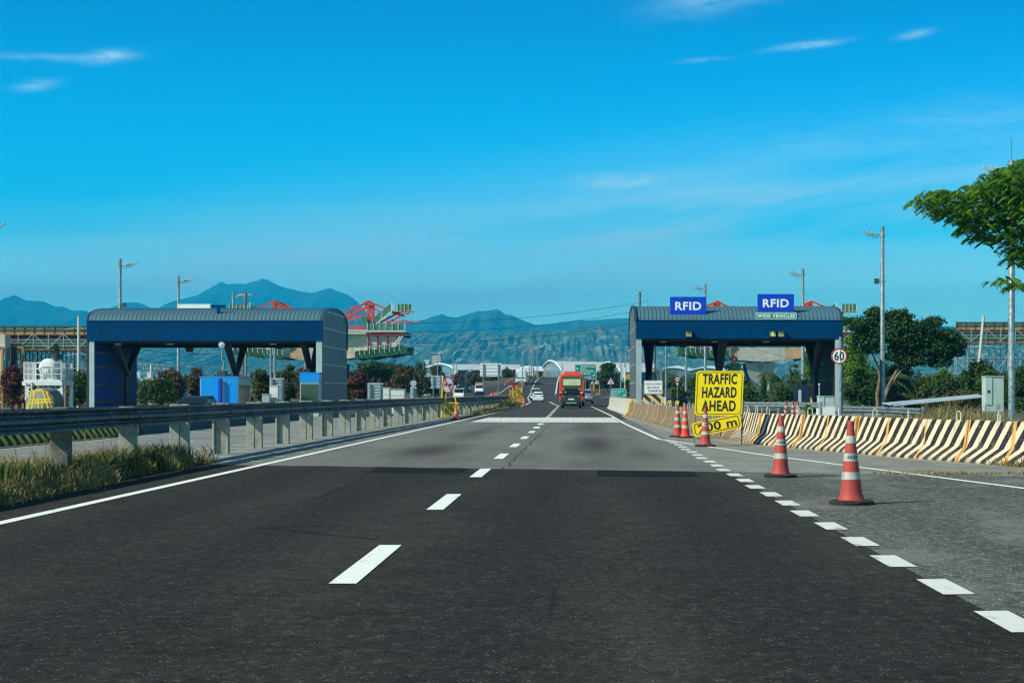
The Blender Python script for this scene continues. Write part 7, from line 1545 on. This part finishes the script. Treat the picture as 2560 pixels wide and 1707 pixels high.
plant('bush','tall reddish brown thicket left of the bright blue booth',455,515,918,1008,172,m['leaf_brown'],3600,.24,77,'bush',.7,TL,0); plant('bush','yellow green thicket right of the bright blue booth',612,690,922,1005,170,m['leaf_olive'],4200,.25,78,'bush',.7,TL,0)
plant('tree','dark bushy tree behind the grey ribbed sign back',690,760,912,1005,190,m['leaf_olive'],3800,.27,79,'tree',.7,TL,.1); plant('bush','mixed brown thicket at the second blue booth',725,800,920,1005,185,m['leaf_brown'],3200,.27,80,'bush',.7,TL,0)
plant('tree','wide spreading dark tree under the bridge end right of the left canopy',850,1042,893,985,265,m['leaf_dark'],9500,.40,81,'flat',.8,TL,.42,'tree',None,34,.55); plant('bush','maroon leaved bush right beside the grey canopy end wall',848,928,928,1000,185,m['leaf_maroon'],4600,.27,82,'bush',.8,TL,0)
plant('bush','rounded brown green bush behind the white cabinets',962,1052,912,998,215,m['leaf_brown'],6000,.30,83,'bush',.8,TL,0); plant('bush','olive bush behind the round pale sign back',1020,1080,925,990,240,m['leaf_olive'],3200,.32,84,'bush',.8,TL,0)
plant('tree','green tree before the gable of the low terminal hall',1068,1124,912,962,420,m['leaf_olive'],2600,.5,85,'tree',.8,TL,.15); plant('bush','maroon bush by the street lamp right of the no overtaking sign',1122,1168,932,965,400,m['leaf_maroon'],1800,.5,86,'bush',.8,TL,0)
plant('bush','brown green bush row left of the largest pale sign back',1155,1212,930,965,420,m['leaf_brown'],2200,.5,87,'bush',.6,TL,0); plant('bush','dark bush row between the largest pale sign back and the white coach',1240,1296,921,950,520,m['leaf_olive'],2200,.55,88,'bush',.5,TL,0,None,None,12,.5,2.5)
plant('bush','dark bush beneath the largest pale sign back',1195,1250,935,962,460,m['leaf_olive'],1600,.5,89,'bush',.5,TL,0); plant('bush','dark weeds at the foot of the grey canopy end wall',848,880,975,1000,150,m['leaf_dark'],900,.18,90,'bush',.8,TL,0)
plant('tree','distant dark tree below the office block',1030,1075,905,945,700,m['leaf_dark'],1600,.8,91,'tree',.8,TL,.2)
for k, (px0, px1, py) in enumerate(((-20,120,950),(110,260,952),(250,380,953),(370,520,951),(510,640,950),(640,800,946),(790,900,944))): plant('tree', 'distant tree line across the plain, %s stretch from the left' % ORD[k], px0, px1, py, 968, 900, m['leaf_dark'], 1500, 1.4, 100+k, 'bush', .2, 'distant tree line on the left plain', 0, 'tree')
for k, (px0, px1, py) in enumerate(((1690,1830,946),(1820,1960,944),(1950,2110,942),(2100,2260,940),(2250,2420,942),(2410,2600,940))): plant('tree', 'distant tree line behind the right plaza, %s stretch from the left' % ORD[k], px0, px1, py, 972, 600, m['leaf_dark'], 1500, 1.1, 110+k, 'bush', .2, 'distant tree line on the right', 0, 'tree')
plant('bush','low green scrub row across the foot of the left canopy opening',330,470,945,1012,160,m['leaf_mid'],3800,.22,120,'bush',.3,TL,0); plant('bush','dusty scrub row behind the bright blue booth and its right neighbour',480,640,928,1010,186,m['leaf_brown'],6500,.26,121,'bush',.3,TL,0)
plant('bush','scrub row closing the view left of the second blue booth',630,800,930,1008,196,m['leaf_olive'],6500,.28,122,'bush',.3,TL,0); plant('bush','dry brown scrub row between the maroon bush and the rounded bush',890,1000,945,998,225,m['leaf_brown'],3000,.3,123,'bush',.3,TL,0)
plant('bush','green and brown scrub beside the water tank platform',-40,170,955,1012,165,m['leaf_olive'],4200,.24,124,'bush',.3,TL,0); plant('bush','olive scrub below the pale ribbed sign back',1040,1130,945,990,265,m['leaf_olive'],2600,.34,125,'bush',.4,TL,0)
plant('hedge','deep green hedge filling the gap between forked trunk and cabinet',2080,2330,912,1040,166,m['leaf_dark'],9500,.26,126,'bush',.3,TR,0); plant('hedge','deep green hedge running behind cabinet and tallest mast',2300,2640,925,1045,172,m['leaf_dark'],8500,.27,127,'bush',.3,TR,0)
plant('bush','green undergrowth along the right plaza behind the hazard sign',1690,1960,965,1015,185,m['leaf_mid'],5200,.3,128,'bush',.25,TR,0)
# weeds at the foot of the barrier
def pick_w(r): y = 31.2+r.gauss(0,.35); return bar_x(y)-.1+r.gauss(0,.12), y, .45
g = blades(260, pick_w, .1, .55, .008, .9, 19).build('barrier_weeds', m['grass_green']); g['kind'] = 'stuff'
